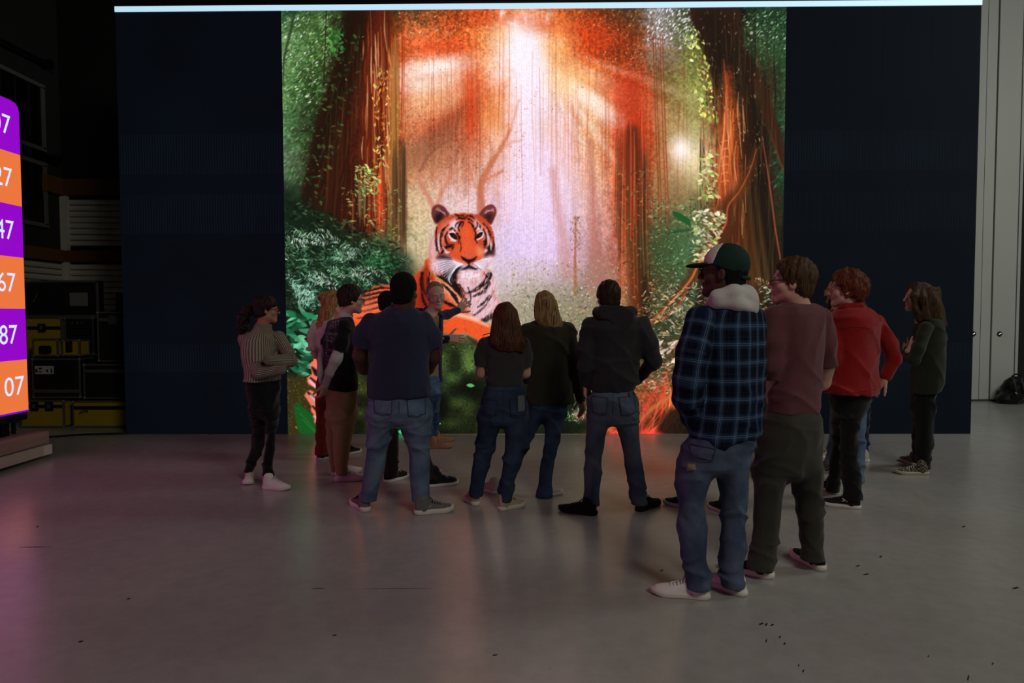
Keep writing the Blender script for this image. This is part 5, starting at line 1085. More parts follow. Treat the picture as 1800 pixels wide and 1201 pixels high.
def checker_shoe():
    m = bpy.data.materials.new('checker_canvas'); m.use_nodes = True; N, L = nt(m); tc = N.new('ShaderNodeTexCoord'); c = N.new('ShaderNodeTexChecker'); c.inputs['Scale'].default_value = 62; c.inputs[1].default_value = (*srgb(22, 21, 20), 1); c.inputs[2].default_value = (*srgb(120, 112, 96), 1)
    L.new(tc.outputs['Object'], c.inputs[0]); b = N['Principled BSDF']; L.new(c.outputs[0], b.inputs['Base Color']); b.inputs['Roughness'].default_value = .85; return m
ST['checker'] = (checker_shoe(), mat('cream_rubber', (176, 166, 140), .7), .08, .028, lace_w)
mat('denim_stitch', (52, 50, 58), .9)

def garment_uv(p, rad0=.17):
    """per-vertex cloth coordinates: around and along the trunk or the nearest sleeve"""
    def fn(V):
        S = sorted(p.R); c = np.array([np.interp(V[:, 2], [q[0] for q in S], [q[j] for q in S]) for j in (1, 2)]).T; A = np.interp(V[:, 2], [q[0] for q in S], [q[3] for q in S]); B = np.interp(V[:, 2], [q[0] for q in S], [q[4] for q in S]); yw = S[0][5]
        dx, dy = V[:, 0] - c[:, 0], V[:, 1] - c[:, 1]; lu, lv = dx * math.cos(yw) + dy * math.sin(yw), -dx * math.sin(yw) + dy * math.cos(yw)
        best = np.abs(np.hypot(lu / A, lv / B) - 1) * np.minimum(A, B) + .004; va = math.atan2(-p.O[1], -p.O[0]); th = np.arctan2(dy, dx) - va; th = (th + np.pi) % (2 * np.pi) - np.pi
        U = th * rad0; W = V[:, 2].copy()
        for P_, R_ in p.C:
            L0 = 0.
            for i in range(len(P_) - 1):
                a, b = np.array(P_[i]), np.array(P_[i + 1]); e = b - a; L = np.linalg.norm(e); t = np.clip(((V - a) @ e) / (L * L), 0, 1); q = V - a - t[:, None] * e; d = np.linalg.norm(q, axis=1) - (R_[i] * (1 - t) + R_[i + 1] * t)
                w = unit(np.array((p.O[0], p.O[1], 0))); u = unit(np.cross(e, w)); w = unit(np.cross(u, e)); ang = np.arctan2(q @ u, -(q @ w) * np.sign(w @ unit(np.array((p.O[0], p.O[1], 0))))) * .075; m = d < best; U[m] = ang[m]; W[m] = P_[0][2] - (L0 + t[m] * L); best[m] = d[m]; L0 += L
        return U, W
    return fn
class Person:
    def __init__(s, label, D, root, yaw=0, skin=SK_L):
        s.D = D; s.yaw = math.radians(yaw); s.sk = skin; q = FL(*root); s.O = np.array((q[0], q[1], 0.0)); s.e = empty('person', tuple(s.O), label, 'person', 'visitors in front of the display')
        s.parts = []; s.bvh = {}; s.core = []; s.bodyV = []; s.bodyQ = []; s.n = 0; s.seed = len(bpy.data.objects) % 17
    def W(s, px, py, dy=0.0): return P(px, py, s.D + dy)
    def addbody(s, f, smooth=1):
        V, Q = f.mesh(smooth); s.bodyQ.append(Q + s.n); s.bodyV.append(V); s.n += len(V)
    def make(s, name, f, m, smooth=1, parent=None, keep=False, attr=None):
        V, Q = f.mesh(smooth); o = build(name, V, Q, m, parent or s.e, s.O)
        if keep: s.bvh[name] = BVHTree.FromPolygons([tuple(v) for v in V], [tuple(int(i) for i in q) for q in Q])
        if attr is not None:
            for nm, va in zip(('rib', 'along'), attr(V)):
                a = o.data.attributes.new(nm, 'FLOAT', 'POINT'); a.data.foreach_set('value', va.astype(np.float32))
        return o
    def ringrow(s, r, ratio, yaw, rnd=False, dy0=0.0):
        py, xl, xr = r[:3]; dy = r[3] if len(r) > 3 else dy0
        a_, b_ = s.W(xl, py, dy), s.W(xr, py, dy); c = (a_ + b_) / 2; al = math.atan2(c[0], c[1]); w = (b_[0] - a_[0]) / 2 * math.cos(al); ps = yaw + al
        if rnd: return (c[2], c[0], c[1], w, w * ratio, 0.0)
        A = w / math.sqrt(math.cos(ps) ** 2 + ratio ** 2 * math.sin(ps) ** 2); return (c[2], c[0], c[1], A, A * ratio, yaw)
    def grid(s, rings, chains=(), h=.01, pad=.03):
        A = np.array([(q[1] + d * max(q[3], q[4]), q[2] + d * max(q[3], q[4]), q[0]) for q in rings for d in (-1, 1)] + [np.array(p[:3]) + d * r for ch, rr in chains for p, r in zip(ch, rr) for d in (-1, 1)])
        return SDF(A.min(0) - pad, A.max(0) + pad, h)
    def chain(s, c): return [s.W(*q[:3]) for q in c], [q[3] for q in c]
    def top(s, name, rows, m, arms=(), ratio=.6, h=.009, fold=.012, kind='v', hem=None, k=.03, pw=2.3, yaw=None, more=None, keep=False, cuts=(), attr=None, ends=True, dy0=0.0, smooth=1, trim=()):
        yaw = s.yaw if yaw is None else math.radians(yaw)
        R = [s.ringrow(r, ratio, yaw, dy0=dy0) for r in rows]; C = [s.chain(c) for c in arms]
        f = s.grid(R, C, h); f.loft(R, 0, pw)
        s.R = R; s.C = C
        for q, n in cuts: f.plane_cut(s.W(*q), n)
        if hem: f.plane_cut(s.W(*hem[0]), hem[1])
        for ci, (p, r) in enumerate(C):
            f.chain(p, r, k, end=ci in trim)
        if more: more(f)
        if fold: f.warp((vfolds if kind == 'v' else folds)(fold * 1.5, 34, s.seed))
        o = s.make(name, f, m, smooth, keep=keep, attr=attr); return o
    def trousers(s, hip, legs, m, feet=None, ratio=.68, h=.009, fold=.012, keep=False, lr=1.0, name='trousers', k=.04, tuck=False, hemdrop=.014):
        """legs rows run from crotch to hem; feet: depth of each ankle"""
        H = sorted([s.ringrow(r, ratio, s.yaw) for r in hip], reverse=True); LR = []
        for i, lg in enumerate(legs):
            ydn = (feet[i] - s.D) if feet is not None else 0.0; n = len(lg)
            LR.append([s.ringrow((*r[:3], ydn * (j / (n - 1.0)) ** .8), lr, 0, True) for j, r in enumerate(lg)])
        zc, cx, cy, a0, b0, yw = H[-1]; sg = .022
        H = H[:-1] + [(zc, cx, cy, a0 * .95, b0 * .93, yw), (zc - .03, cx, cy, a0 * .74, b0 * .78, yw), (zc - .06, cx, cy, a0 * .34, b0 * .5, yw)]
        bw = b0 if abs(math.cos(s.yaw)) > .6 else a0
        for l in LR:
            zt, ze = l[0][0], l[-1][0]
            for j, q in enumerate(l):
                t = max(0., 1 - (zt - q[0]) / ((zt - ze) * .42)); l[j] = (*q[:4], q[4] * (1 - t) + max(q[4], bw * .9) * t, q[5])
            l.append((l[-1][0] - hemdrop, *l[-1][1:])); z0_, *r0 = l[0]; l.insert(0, (z0_ + .07, r0[0] * .7 + cx * .3, r0[1], r0[2] * .8, r0[3] * .9, r0[4]))
        if hasattr(s, 'R') and not tuck:                          # stay inside the shirt where it hangs over
            S = sorted(s.R); zs = [q[0] for q in S]; sa, sb, scx, scy = ([q[j] for q in S] for j in (3, 4, 1, 2))
            H = [(q[0], np.interp(q[0], zs, scx), np.interp(q[0], zs, scy), min(q[3], np.interp(q[0], zs, sa) - .016), min(q[4], np.interp(q[0], zs, sb) - .016), q[5]) if q[0] > zs[0] + .01 else q for q in H]
            for l in LR:
                for j, q in enumerate(l):
                    if q[0] > zs[0] + .01: l[j] = (q[0], q[1] * .5 + np.interp(q[0], zs, scx) * .5, q[2], q[3] * .8, min(q[4], np.interp(q[0], zs, sb) - .03), q[5])
        f = s.grid(H + [q for l in LR for q in l], h=h); f.loft(H, 0, 2.2)
        F0 = f.F.copy(); Fs = []                                 # each leg blends into the seat, not into the other leg
        for l in LR: f.F = F0.copy(); f.loft(l, k); Fs.append(f.F)
        f.F = np.minimum(Fs[0], Fs[1])
        zk = [l[-1][0] for l in LR]; fo = folds(1.0, 46, s.seed); z0 = min(zk); zt = H[0][0]
        kn = z0 + (zt - z0) * .46
        f.warp(lambda x, y, z: fo(x, y, z) * fold * (.75 + 1.0 * np.exp(-((z - z0 - .12) / .07) ** 2) - .55 * np.exp(-((z - z0) / .05) ** 2) + 1.1 * np.exp(-((z - kn) / .1) ** 2) + .9 * np.exp(-((z - zt + .22) / .1) ** 2)))
        s.legs = LR; o = s.make(name, f, m, 1, keep=keep)
        for l in LR: s.core.append(([(q[1], q[2], q[0]) for q in l[:-1]], [min(.045, q[3] * .5) for q in l[:-2]] + [.022]))
        return o
    def head(s, crown, chin, px, yaw, pitch=0, roll=0, neck=None, dy=0.0, female=False, ears=True, nr=.056, sc=None, eyes=True):
        py = crown + .51 * (chin - crown); C = s.W(px, py, dy); Hh = np.linalg.norm(s.W(px, crown, dy) - s.W(px, chin, dy)); s.hs = sc or Hh / .235
        R = rotz(math.radians(yaw)) @ rotx(math.radians(pitch)) @ roty(math.radians(roll)); s.HC, s.HR = C, R
        nk = s.W(*neck) if neck is not None else C - np.array((0, 0, .2)); f, s.T = head_field(C, R, s.hs, .02, ears, female, neck_to=nk, neck_r=nr); s.addbody(f, 1); s.nk = nk
        if eyes:
            for q in (-1, 1):
                e = SDF(s.T(q * .031, .086, .003) - .02, s.T(q * .031, .086, .003) + .02, .0028); e.ell(s.T(q * .031, .0885, .003), np.array((.0085, .0058, .0042)) * s.hs, R, 0); s.make('eye', e, dark_eye)
                e = SDF(s.T(q * .031, .086, .024) - .03, s.T(q * .031, .086, .024) + .03, .003); e.cap(s.T(q * .017, .0925, .0235), s.T(q * .046, .084, .0245), .0042 * s.hs, .003 * s.hs, 0); s.make('eyebrow', e, s.brow)
        return s
    brow = mat('eyebrow_dark', (36, 24, 18), .8)
    def arm(s, c, h=.008):
        p, r = s.chain(c); A = np.array(p); f = SDF(A.min(0) - .07, A.max(0) + .07, h); f.chain(p, r, .02); s.addbody(f); return s
    def hand(s, w, fd, td, right, curl=(.25, .35, .25), spread=.06, sc=1.0, thumb=(.75, .25), fore=None, ra=.028):
        f = hand_field(s.W(*w), fd, td, right, curl, spread, sc, thumb=thumb, forearm=None if fore is None else s.W(*fore), r_arm=ra); s.addbody(f, 1); return s
    def shoe(s, heel, toe, style, L=.29, laces=True, sc=1.0, lift=0.0):
        a, b = FL(*heel), FL(*toe); d = unit(b - a); return shoe(s.e, s.O, a, a + d * L, 0.001 + lift, L, ST[style], laces=laces, sc=sc)
    def glasses(s, wire=False, lens=True):
        m = wire_m if wire else rim_m; T = s.T; g = MB(); r = .0016 if wire else .0026
        for q in (-1, 1):
            ring = [T(q * .031 + .023 * math.cos(t * math.pi / 8), .108 - abs(.023 * math.cos(t * math.pi / 8)) * .0, .0 + .019 * math.sin(t * math.pi / 8)) - s.O for t in range(17)]
            g.tube(ring, r, 5, False); g.tube([T(q * .054, .107, .006) - s.O, T(q * .072, .06, .008) - s.O, T(q * .08, .0, .006) - s.O, T(q * .079, -.022, -.008) - s.O], r, 5)
        g.tube([T(-.009, .109, .004) - s.O, T(0, .112, .008) - s.O, T(.009, .109, .004) - s.O], r, 5); o = g.out('glasses', m, s.e, None, True)
        if lens:
            for q in (-1, 1):
                v = [T(q * .031 + .022 * math.cos(t * math.pi / 8), y, .018 * math.sin(t * math.pi / 8)) - s.O for y in (.1085, .1075) for t in range(16)]
                mesh('lens', v, [tuple(range(16)), tuple(range(31, 15, -1))] + [(t, t + 16, (t + 1) % 16 + 16, (t + 1) % 16) for t in range(16)], lens_m, o)
        return o
    def stick(s, name, on, pts, faces, m, off=.004, parent=None, thick=.003):
        """lay a flat outline (seen at pts) on a garment's surface"""
        V = []
        for px, py in pts:
            d = unit(ray(px, py)); h = s.bvh[on].ray_cast(Vector(CAM_P), Vector(d)); V.append((np.array(h[0]) - d * off - s.O) if h[0] is not None else None)
        ok = [v for v in V if v is not None]
        if not ok: return None
        mean = np.mean(ok, 0); V = [mean if v is None else v for v in V]; n = len(V)
        if thick:
            d = unit(np.mean([ray(*p) for p in pts], 0)); V2 = [v + d * thick for v in V]; ed = {}
            for f in faces:
                for a, b in zip(f, f[1:] + f[:1]): ed[(a, b)] = ed.get((a, b), 0) + 1
            rim = [(a, b) for a, b in ed if (b, a) not in ed]
            return mesh(name, V + V2, [tuple(f) for f in faces] + [tuple(i + n for i in f[::-1]) for f in faces] + [(a, a + n, b + n, b) for a, b in rim], m, parent or s.e)
        return mesh(name, V, faces, m, parent or s.e)
    def patch(s, name, on, quad, m, n=6, off=.004, thick=.004):
        """quad = four corners (px) in order TL TR BR BL"""
        q = np.array(quad, float); pts = []; 
        for j in range(n + 1):
            for i in range(n + 1):
                u, v = i / n, j / n; pts.append((q[0] * (1 - u) + q[1] * u) * (1 - v) + (q[3] * (1 - u) + q[2] * u) * v)
        F = [(j * (n + 1) + i, (j + 1) * (n + 1) + i, (j + 1) * (n + 1) + i + 1, j * (n + 1) + i + 1) for j in range(n) for i in range(n)]
        return s.stick(name, on, pts, F, m, off, thick=thick)
    def pocket(s, on, quad, m, stitch=None):
        o = s.patch('pocket', on, quad, m, 6, .006, .007); q = [np.array(v, float) for v in quad]; bt = (q[2] + q[3]) / 2 + np.array((0, 4.)); s.seam(on, [q[0], q[1], q[2], bt, q[3], q[0]], stitch or MATS['denim_stitch'], .0022, .009, o, 'stitching'); return o
    def seam(s, on, pts, m, r=.0025, off=.001, parent=None, name='seam', n=5):
        P_ = []
        for a, b in zip(pts[:-1], pts[1:]): P_ += [np.array(a, float) * (1 - t) + np.array(b, float) * t for t in np.linspace(0, 1, n, endpoint=False)]
        P_.append(np.array(pts[-1], float)); V = []
        for px, py in P_:
            d = unit(ray(px, py)); h = s.bvh[on].ray_cast(Vector(CAM_P), Vector(d))
            if h[0] is not None: V.append(np.array(h[0]) - d * off - s.O)
        return MB().tube(V, r, 5).out(name, m, parent or s.e, None, True) if len(V) > 1 else None
    def finish(s):
        # covered trunk and limbs join head and hands into one figure
        if s.core or True:
            pts = [s.nk] + ([np.array((r[1], r[2], r[0])) for r in s.R[::-1]] if hasattr(s, 'R') else [])
            tr = sorted([tuple(p[[2, 0, 1]]) for p in pts], reverse=True); tr = [np.array((q[1], q[2], q[0])) for q in tr]
            A = np.array(tr + [np.array(p) for c in s.core for p in c[0]]); f = SDF(A.min(0) - .1, A.max(0) + .1, .018)
            f.chain(tr, [.05] + [.07] * (len(tr) - 1), .02)
            for p, r in s.core:
                f.chain([np.array(q) for q in p], r, .02); f.cap(tr[-1], p[0], .06, .05, .02)
            for p, r in getattr(s, 'C', []): f.chain(p, [min(.03, q * .6) for q in r], .02)
            s.addbody(f, 1)
        build('body', np.vstack(s.bodyV), np.vstack(s.bodyQ), s.sk, s.e, s.O); return s
    def cap_hair(s, m, name='hair', **kw):
        f = hair_cap(s.T, s.HR, s.HC, s.hs, seed=s.seed, **kw); return s.make(name, f, m, 1)
    def long_hair(s, rows, m, ratio=.45, yaw=None, dy=-.06, tuft=.004, cap=True, name='hair', h=.006, chains=(), f1=70., wave=0.0, **kw):
        R = [s.ringrow(r, ratio, s.yaw if yaw is None else math.radians(yaw), dy0=dy) for r in rows]; C = [s.chain(c) for c in chains]
        A = np.array([(q[1] + d * max(q[3], q[4]), q[2] + d * max(q[3], q[4]), q[0]) for q in R for d in (-1, 1)] + [np.array(p) + d * r for ch, rr in C for p, r in zip(ch, rr) for d in (-1, 1)] + [s.HC - .12, s.HC + .135]); f = SDF(A.min(0) - .02, A.max(0) + .02, h)
        T, Rm, q = s.T, s.HR, s.hs; th = kw.get('thick', .013)
        f.ell(T(0, -.016, .036), np.array((.077 + th, .098 + th * 1.1, .088 + th * 1.3)) * q, Rm, .02)
        ln = kw.get('line', (.075, .07)); f.plane_cut(T(0, ln[0], ln[1]), Rm @ np.array((0, .85, -.5)))
        if kw.get('side', True): f.plane_cut(T(0, .035, 0), Rm @ np.array((0, 1., -.25)))
        if R: f.loft(R, .03)
        for p, r in C: f.chain(p, r, .015)
        a = s.seed
        f.warp(lambda x, y, z: tuft * (np.sin(f1 * x + 3 * np.sin(9 * z + a)) * .8 + np.sin(f1 * .9 * y + 2 * np.sin(11 * z)) * .6) + wave * np.sin(38 * z + 14 * x + 10 * y + a))
        return s.make(name, f, m, 1)
rad = math.radians
fy = lambda px, py: float(FL(px, py)[1])
# ---------------------------------------------------------------- woman in the ribbed sweater
def rib_material():
    m = bpy.data.materials.new('ribbed_wool'); m.use_nodes = True; N, L = nt(m); b = N['Principled BSDF']
    a = N.new('ShaderNodeAttribute'); a.attribute_name = 'rib'
    k = N.new('ShaderNodeMath'); k.operation = 'MULTIPLY'; k.inputs[1].default_value = 2 * math.pi / .021; L.new(a.outputs['Fac'], k.inputs[0])
    sn = N.new('ShaderNodeMath'); sn.operation = 'SINE'; L.new(k.outputs[0], sn.inputs[0])
    r = N.new('ShaderNodeMapRange'); L.new(sn.outputs[0], r.inputs[0]); r.inputs[1].default_value = -1; r.inputs[2].default_value = .6
    mx = N.new('ShaderNodeMix'); mx.data_type = 'RGBA'; mx.inputs[6].default_value = (*srgb(104, 97, 84), 1); mx.inputs[7].default_value = (*srgb(166, 157, 138), 1); L.new(r.outputs[0], mx.inputs[0]); L.new(mx.outputs[2], b.inputs['Base Color'])
    bp = N.new('ShaderNodeBump'); bp.inputs['Strength'].default_value = .9; bp.inputs['Distance'].default_value = .012; L.new(r.outputs[0], bp.inputs['Height']); L.new(bp.outputs[0], b.inputs['Normal']); b.inputs['Roughness'].default_value = .95; b.inputs['Specular IOR Level'].default_value = .1
    return m
p = Person('person in a grey ribbed sweater with crossed arms, black trousers and white sneakers', 5.72, (463, 858), -118, SK_T)
p.head(522, 566, 468, -66, -2, 0, neck=(461, 580, 0), female=True, nr=.05, dy=.0)
A1 = [(431, 596, .0, .062), (447, 640, -.10, .056), (455, 655, -.15, .054), (494, 649, -.14, .048)]
A2 = [(490, 594, .05, .06), (506, 620, -.0, .054), (511, 634, -.08, .052), (473, 633, -.19, .047)]
p.top('sweater', [(571, 448, 474), (580, 444, 478), (588, 434, 487), (598, 426, 494), (614, 424, 497), (630, 425, 496), (648, 429, 494), (663, 430, 494), (670, 427, 495)], rib_material(), [A1, A2], .66, .0075, .002, attr=garment_uv(p, .15), k=.02)
f = SDF(p.nk - .12, p.nk + .14, .007); c0, c1 = p.W(461, 588), p.W(463, 573); f.cap(c0, c1, .085, .068, 0); f.plane_cut(p.W(463, 569), (.05, 0, 1)); f.cap(p.W(463, 572), p.W(464, 560), .058, .058, 0, mode='cut'); p.make('roll_neck', f, mat('ribbed_wool_collar', (118, 110, 94), .95, bump=(120, .4)))
p.trousers([(664, 430, 494), (682, 430, 495), (700, 433, 493), (722, 437, 491)], [[(718, 437, 468), (740, 440, 470), (765, 442, 469), (785, 441, 466), (805, 433, 458), (828, 428, 446)], [(718, 464, 491), (740, 466, 491), (765, 468, 487), (785, 466, 484), (805, 461, 482), (834, 460, 482)]], cloth('black_stretch_denim', (17, 16, 18)), [fy(437, 846), fy(466, 858)], .72)
p.hand((490, 648, -.11), (.5, .8, .15), (-.2, 0, 1), True, (.2, .3, .2), sc=.85); p.hand((478, 634, -.15), (-.4, .88, -.1), (.2, .1, 1), False, (.2, .3, .2), sc=.85)
p.shoe((440, 842), (431, 862), 'white', .26); p.shoe((462, 859), (505, 861.5), 'white', .26)
hb = hair_mat('hair_black_brown', (34, 24, 20), (48, 34, 28))
p.cap_hair(hb, thick=.012, line=(.078, .07), nape=-.07)
f = SDF(p.W(417, 590, -.02) - .06, p.W(446, 534, .12) + .08, .006); f.chain([p.W(446, 541, .0), p.W(436, 546, -.02), p.W(428, 560, -.03), p.W(426, 577, -.03), p.W(428, 586, -.03)], [.03, .046, .05, .045, .02], .02)
f.warp(lambda x, y, z: .005 * np.sin(46 * z + 80 * x + 3 * np.sin(31 * y + 17 * z)) + .004 * np.sin(130 * x + 37 * z + 4 * np.sin(50 * z))); p.make('ponytail', f, hb)
f = SDF(p.T(0, .08, .07) - .09, p.T(0, .08, .07) + .09, .005); f.cap(p.T(-.045, .074, .05), p.T(.045, .074, .05), .018, .018, .01); f.cap(p.T(.05, .06, .045), p.T(.07, .02, .02), .016, .012, .01); p.make('fringe', f, hb); p.glasses(); p.finish()

# ---------------------------------------------------------------- woman with curly blond hair, cream top
p = Person('person with long curly blond hair, cream short sleeved top and rust red trousers', 6.85, (578, 808), -55, SK_P)
p.head(513, 553, 585, -58, 0, 0, neck=(578, 566, 0), female=True, nr=.048)
p.top('cream_top', [(558, 570, 590), (565, 556, 602), (580, 550, 608), (600, 549, 608), (620, 554, 606), (640, 558, 603), (662, 557, 604)], cloth('cream_knit', (240, 230, 208), bump=(120, .3)), [[(556, 570, -.05, .05), (551, 590, -.08, .06), (553, 612, -.08, .062)], [(604, 572, .1, .05), (610, 600, .14, .055)]], .62, .009, .003, trim=(0, 1))
g = MB()
for k in range(9):
    a = k / 9 * 2 * math.pi; c = p.W(553, 612.5, -.08); g.tube([c + np.array((.058 * math.cos(a), .058 * math.sin(a), .01)) - p.O, c + np.array((.07 * math.cos(a), .07 * math.sin(a), -.022)) - p.O], [.02, .024], 6)
g.out('sleeve_frill', MATS['cream_knit'], p.e, None, True)
p.arm([(553, 606, -.08, .042), (555, 624, -.05, .038), (575, 630, .1, .03)]); p.arm([(610, 600, .14, .04), (606, 628, .2, .036), (590, 632, .22, .028)])
p.hand((577, 630, .12), (.9, .3, 0), (0, .2, 1), True, (.3, .4, .3)); p.hand((588, 632, .22), (-.9, .1, .1), (0, -.2, 1), False, (.3, .4, .3))
p.trousers([(655, 558, 604), (672, 555, 606), (700, 554, 606)], [[(700, 554, 582), (730, 554, 579), (765, 554, 577), (798, 553, 577)], [(700, 580, 606), (730, 586, 608), (765, 592, 612), (790, 600, 618)]], cloth('rust_corduroy', (150, 50, 34), bump=(160, .3)), [fy(558, 808), fy(606, 798)], .7)
p.shoe((556, 809), (580, 806), 'black', .25); p.shoe((602, 801), (619, 797.5), 'black', .25)
hbl = hair_mat('hair_blond_curly', (176, 122, 70), (226, 172, 110))
p.long_hair([(520, 574, 594), (535, 566, 592), (550, 560, 586), (565, 555, 582), (580, 552, 576), (592, 552, 570)], hbl, .6, dy=-.05, tuft=.007, f1=85., wave=.008, line=(.08, .075), thick=.014)
p.finish().e; c = p.T(-.03, -.105, .03); f = SDF(c - .06, c + .06, .005); f.cap(c + np.array((-.03, 0, .02)), c + np.array((.03, 0, -.02)), .016, .016, .0); p.make('hair_clip', f, mat('clip_red', (150, 60, 50), .4))
for q in (-1, 1):
    c = p.T(q * .084, -.004, -.052); g = MB(); g.tube([c + np.array((.012 * math.cos(t * math.pi / 6), 0, .012 * math.sin(t * math.pi / 6) - .012)) - p.O for t in range(13)], .0028, 5, False); g.out('earring', mat('gold', (230, 180, 90), .25, 1.0), p.e, None, True)
p.glasses()

# ---------------------------------------------------------------- person in black tee over white sleeves
p = Person('person in a black printed tee over white long sleeves, khaki trousers, white sneakers', 6.02, (601, 846), -62, SK_P)
p.head(504, 549, 618, -66, -4, 0, neck=(602, 566, 0), nr=.05)
cot = cloth('white_jersey', (236, 230, 228), noise=(30, .06))
AL = [(604, 572, -.14, .062), (600, 600, -.19, .062), (596, 618, -.2, .064)]; AR = [(585, 572, .12, .058), (577, 600, .14, .06), (573, 615, .12, .06)]
teeo = p.top('tee', [(556, 596, 616), (562, 584, 621), (572, 575, 624), (590, 569, 625), (615, 568, 626), (645, 569, 628), (672, 573, 630), (686, 575, 630)], cloth('black_tee', (16, 15, 17), noise=(60, .2)), [AL, AR], .66, .0085, .008, keep=True, trim=(0, 1), hem=((600, 686), (0, 0, -1)))
f = SDF(p.nk - .1, p.nk + .12, .0042); f.cap(p.W(602, 570), p.W(608, 554), .082, .064, 0); f.plane_cut(p.W(609, 549), (.3, 0, 1)); f.cap(p.W(610, 552), p.W(613, 540), .054, .054, 0, mode='cut'); p.make('white_collar', f, cot)
for ch in ([(597, 610, -.2, .05), (591, 632, -.2, .05), (580, 655, -.16, .045), (573, 676, -.08, .036)], [(574, 606, .12, .05), (568, 632, .1, .048), (566, 655, .04, .042), (567, 670, -.03, .036)]):
    pt, rr = p.chain(ch); A = np.array(pt); f = SDF(A.min(0) - .08, A.max(0) + .08, .008); f.chain(pt, rr, .02); f.warp(folds(.004, 60, 3)); p.make('sleeve', f, cot)
p.hand((572, 676, -.08), (-.25, .1, -1), (-.5, -.8, 0), False, (.5, .5, .4), fore=(577, 664, -.12)); p.hand((566, 670, -.03), (.3, -.1, -1), (.5, -.5, .2), True, (.5, .6, .4), fore=(566, 660, .02))
p.trousers([(678, 574, 629), (695, 573, 629), (715, 573, 628), (735, 573, 626)], [[(725, 584, 629), (747, 584, 625), (780, 584, 618), (813, 586, 613), (833, 590, 612)], [(725, 573, 612), (747, 573, 606), (780, 574, 602), (813, 578, 604), (828, 581, 604)]], cloth('khaki_twill', (204, 172, 124), bump=(140, .2)), [fy(596, 846), fy(588, 834)], .75, fold=.007)
p.shoe((588, 846.5), (636, 844), 'white', .29); p.shoe((583, 836), (632, 830), 'white', .29)
p.cap_hair(hair_mat('hair_dark_brown', (44, 28, 22), (62, 40, 30)), thick=.017, line=(.082, .062), nape=-.06, tuft=.005); p.glasses(); p.finish()
# print on the back, line by line
lines = [('LIMIT', (580, 569), (597, 567), 9), ('DON\'T', (578, 576), (591, 574.5), 5), ('ETERNITY', (571, 586), (594, 588), 5), ('IS A', (573, 592), (585, 594), 4.5), ('FEW', (573, 598), (584, 600), 4.5), ('A', (573, 604), (577, 605), 4.5), ('R', (573, 609), (577, 610), 4.5), ('NATION', (572, 614), (588, 617), 5), ('I', (572, 620), (575, 621), 4.5), ('FIRE', (571, 626), (582, 628), 4.5), ('FEET', (571, 632), (581, 634), 4.5), ('WAIT', (571, 638), (578, 640), 4.5)]
pr = mat('tee_print', (150, 136, 150), .8)
for t, a, b, hgt in lines:
    v, fcs = text_mesh(t, 1.0); x0, x1 = v[:, 0].min(), v[:, 0].max(); u = (v[:, 0] - x0) / (x1 - x0)
    pts = [(a[0] + (b[0] - a[0]) * q, a[1] + (b[1] - a[1]) * q + hgt * .5 - w / .72 * hgt) for q, w in zip(u, v[:, 1])]; p.stick('tee_print', 'tee', pts, fcs, pr, .012, teeo, 0)

# ---------------------------------------------------------------- person almost hidden behind the navy tee
p = Person('person with cropped black hair standing mostly hidden behind the navy tee', 5.95, (722, 848), -30, SK_B)
p.head(513, 553, 684, -50, 0, 0, neck=(690, 568, 0)); p.top('black_top', [(562, 680, 702), (568, 668, 722), (585, 660, 728), (620, 664, 726), (680, 664, 726), (704, 664, 726)], cloth('black_jersey', (22, 22, 24)), [[(668, 580, 0, .055), (664, 612, .02, .05), (676, 640, .2, .042)], [(722, 580, .02, .055), (728, 612, .06, .05), (712, 640, .24, .042)]], .6, .01)
p.hand((678, 641, .22), (.8, .4, .1), (0, .2, 1), False); p.hand((710, 641, .26), (-.8, .4, .1), (0, .2, 1), True)
p.trousers([(696, 665, 726), (715, 664, 727), (736, 666, 728)], [[(730, 668, 699), (770, 672, 703), (805, 673, 702), (834, 676, 701)], [(730, 694, 728), (770, 710, 742), (805, 728, 758), (840, 742, 770)]], cloth('charcoal_twill', (48, 42, 36)), [fy(680, 848), fy(756, 856)], .72)
p.shoe((675, 849), (703, 842), 'high', .28); p.shoe((752, 856.5), (789, 852.5), 'high', .28); p.cap_hair(mat('hair_black', (20, 16, 15), .8, noise=(160, .5), bump=(220, .8), spec=.15), thick=.008, nape=-.07, tuft=.002); p.finish()
c = p.W(687, 840, -.0); 

# ---------------------------------------------------------------- big man in the navy tee
p = Person('tall broad person in a navy tee and faded jeans, seen from behind', 5.06, (705, 902), -8, SK_B)
p.head(482, 543, 711, -16, 2, 0, neck=(708, 560, -.0), nr=.066, eyes=False)
navy = cloth('navy_tee', (52, 56, 84), noise=(200, .25))
p.top('tee', [(536, 690, 725), (543, 676, 735), (552, 660, 745), (566, 645, 754), (585, 642, 757), (610, 648, 756), (635, 648, 755), (655, 645, 756), (675, 643, 758), (694, 643, 759), (704, 646, 757)], navy,
      [[(652, 566, .02, .075), (639, 590, .03, .082), (636, 608, .05, .084)], [(746, 566, .02, .075), (758, 592, .03, .082), (761, 611, .05, .084)]], .62, .009, .009, keep=True, trim=(0, 1), cuts=[((700, 699), (.04, 0, -1))])
p.arm([(638, 600, .04, .06), (633, 626, .08, .056), (640, 648, .2, .048), (672, 655, .32, .036)]); p.arm([(759, 604, .04, .06), (762, 628, .08, .056), (752, 648, .2, .048), (722, 652, .32, .036)])
p.hand((675, 655, .33), (.9, .2, 0), (0, .3, 1), False, sc=1.1); p.hand((720, 652, .34), (-.9, .2, .1), (0, .3, 1), True, sc=1.1)
dn5 = denim('denim_faded_blue', (88, 110, 140), (132, 152, 176))
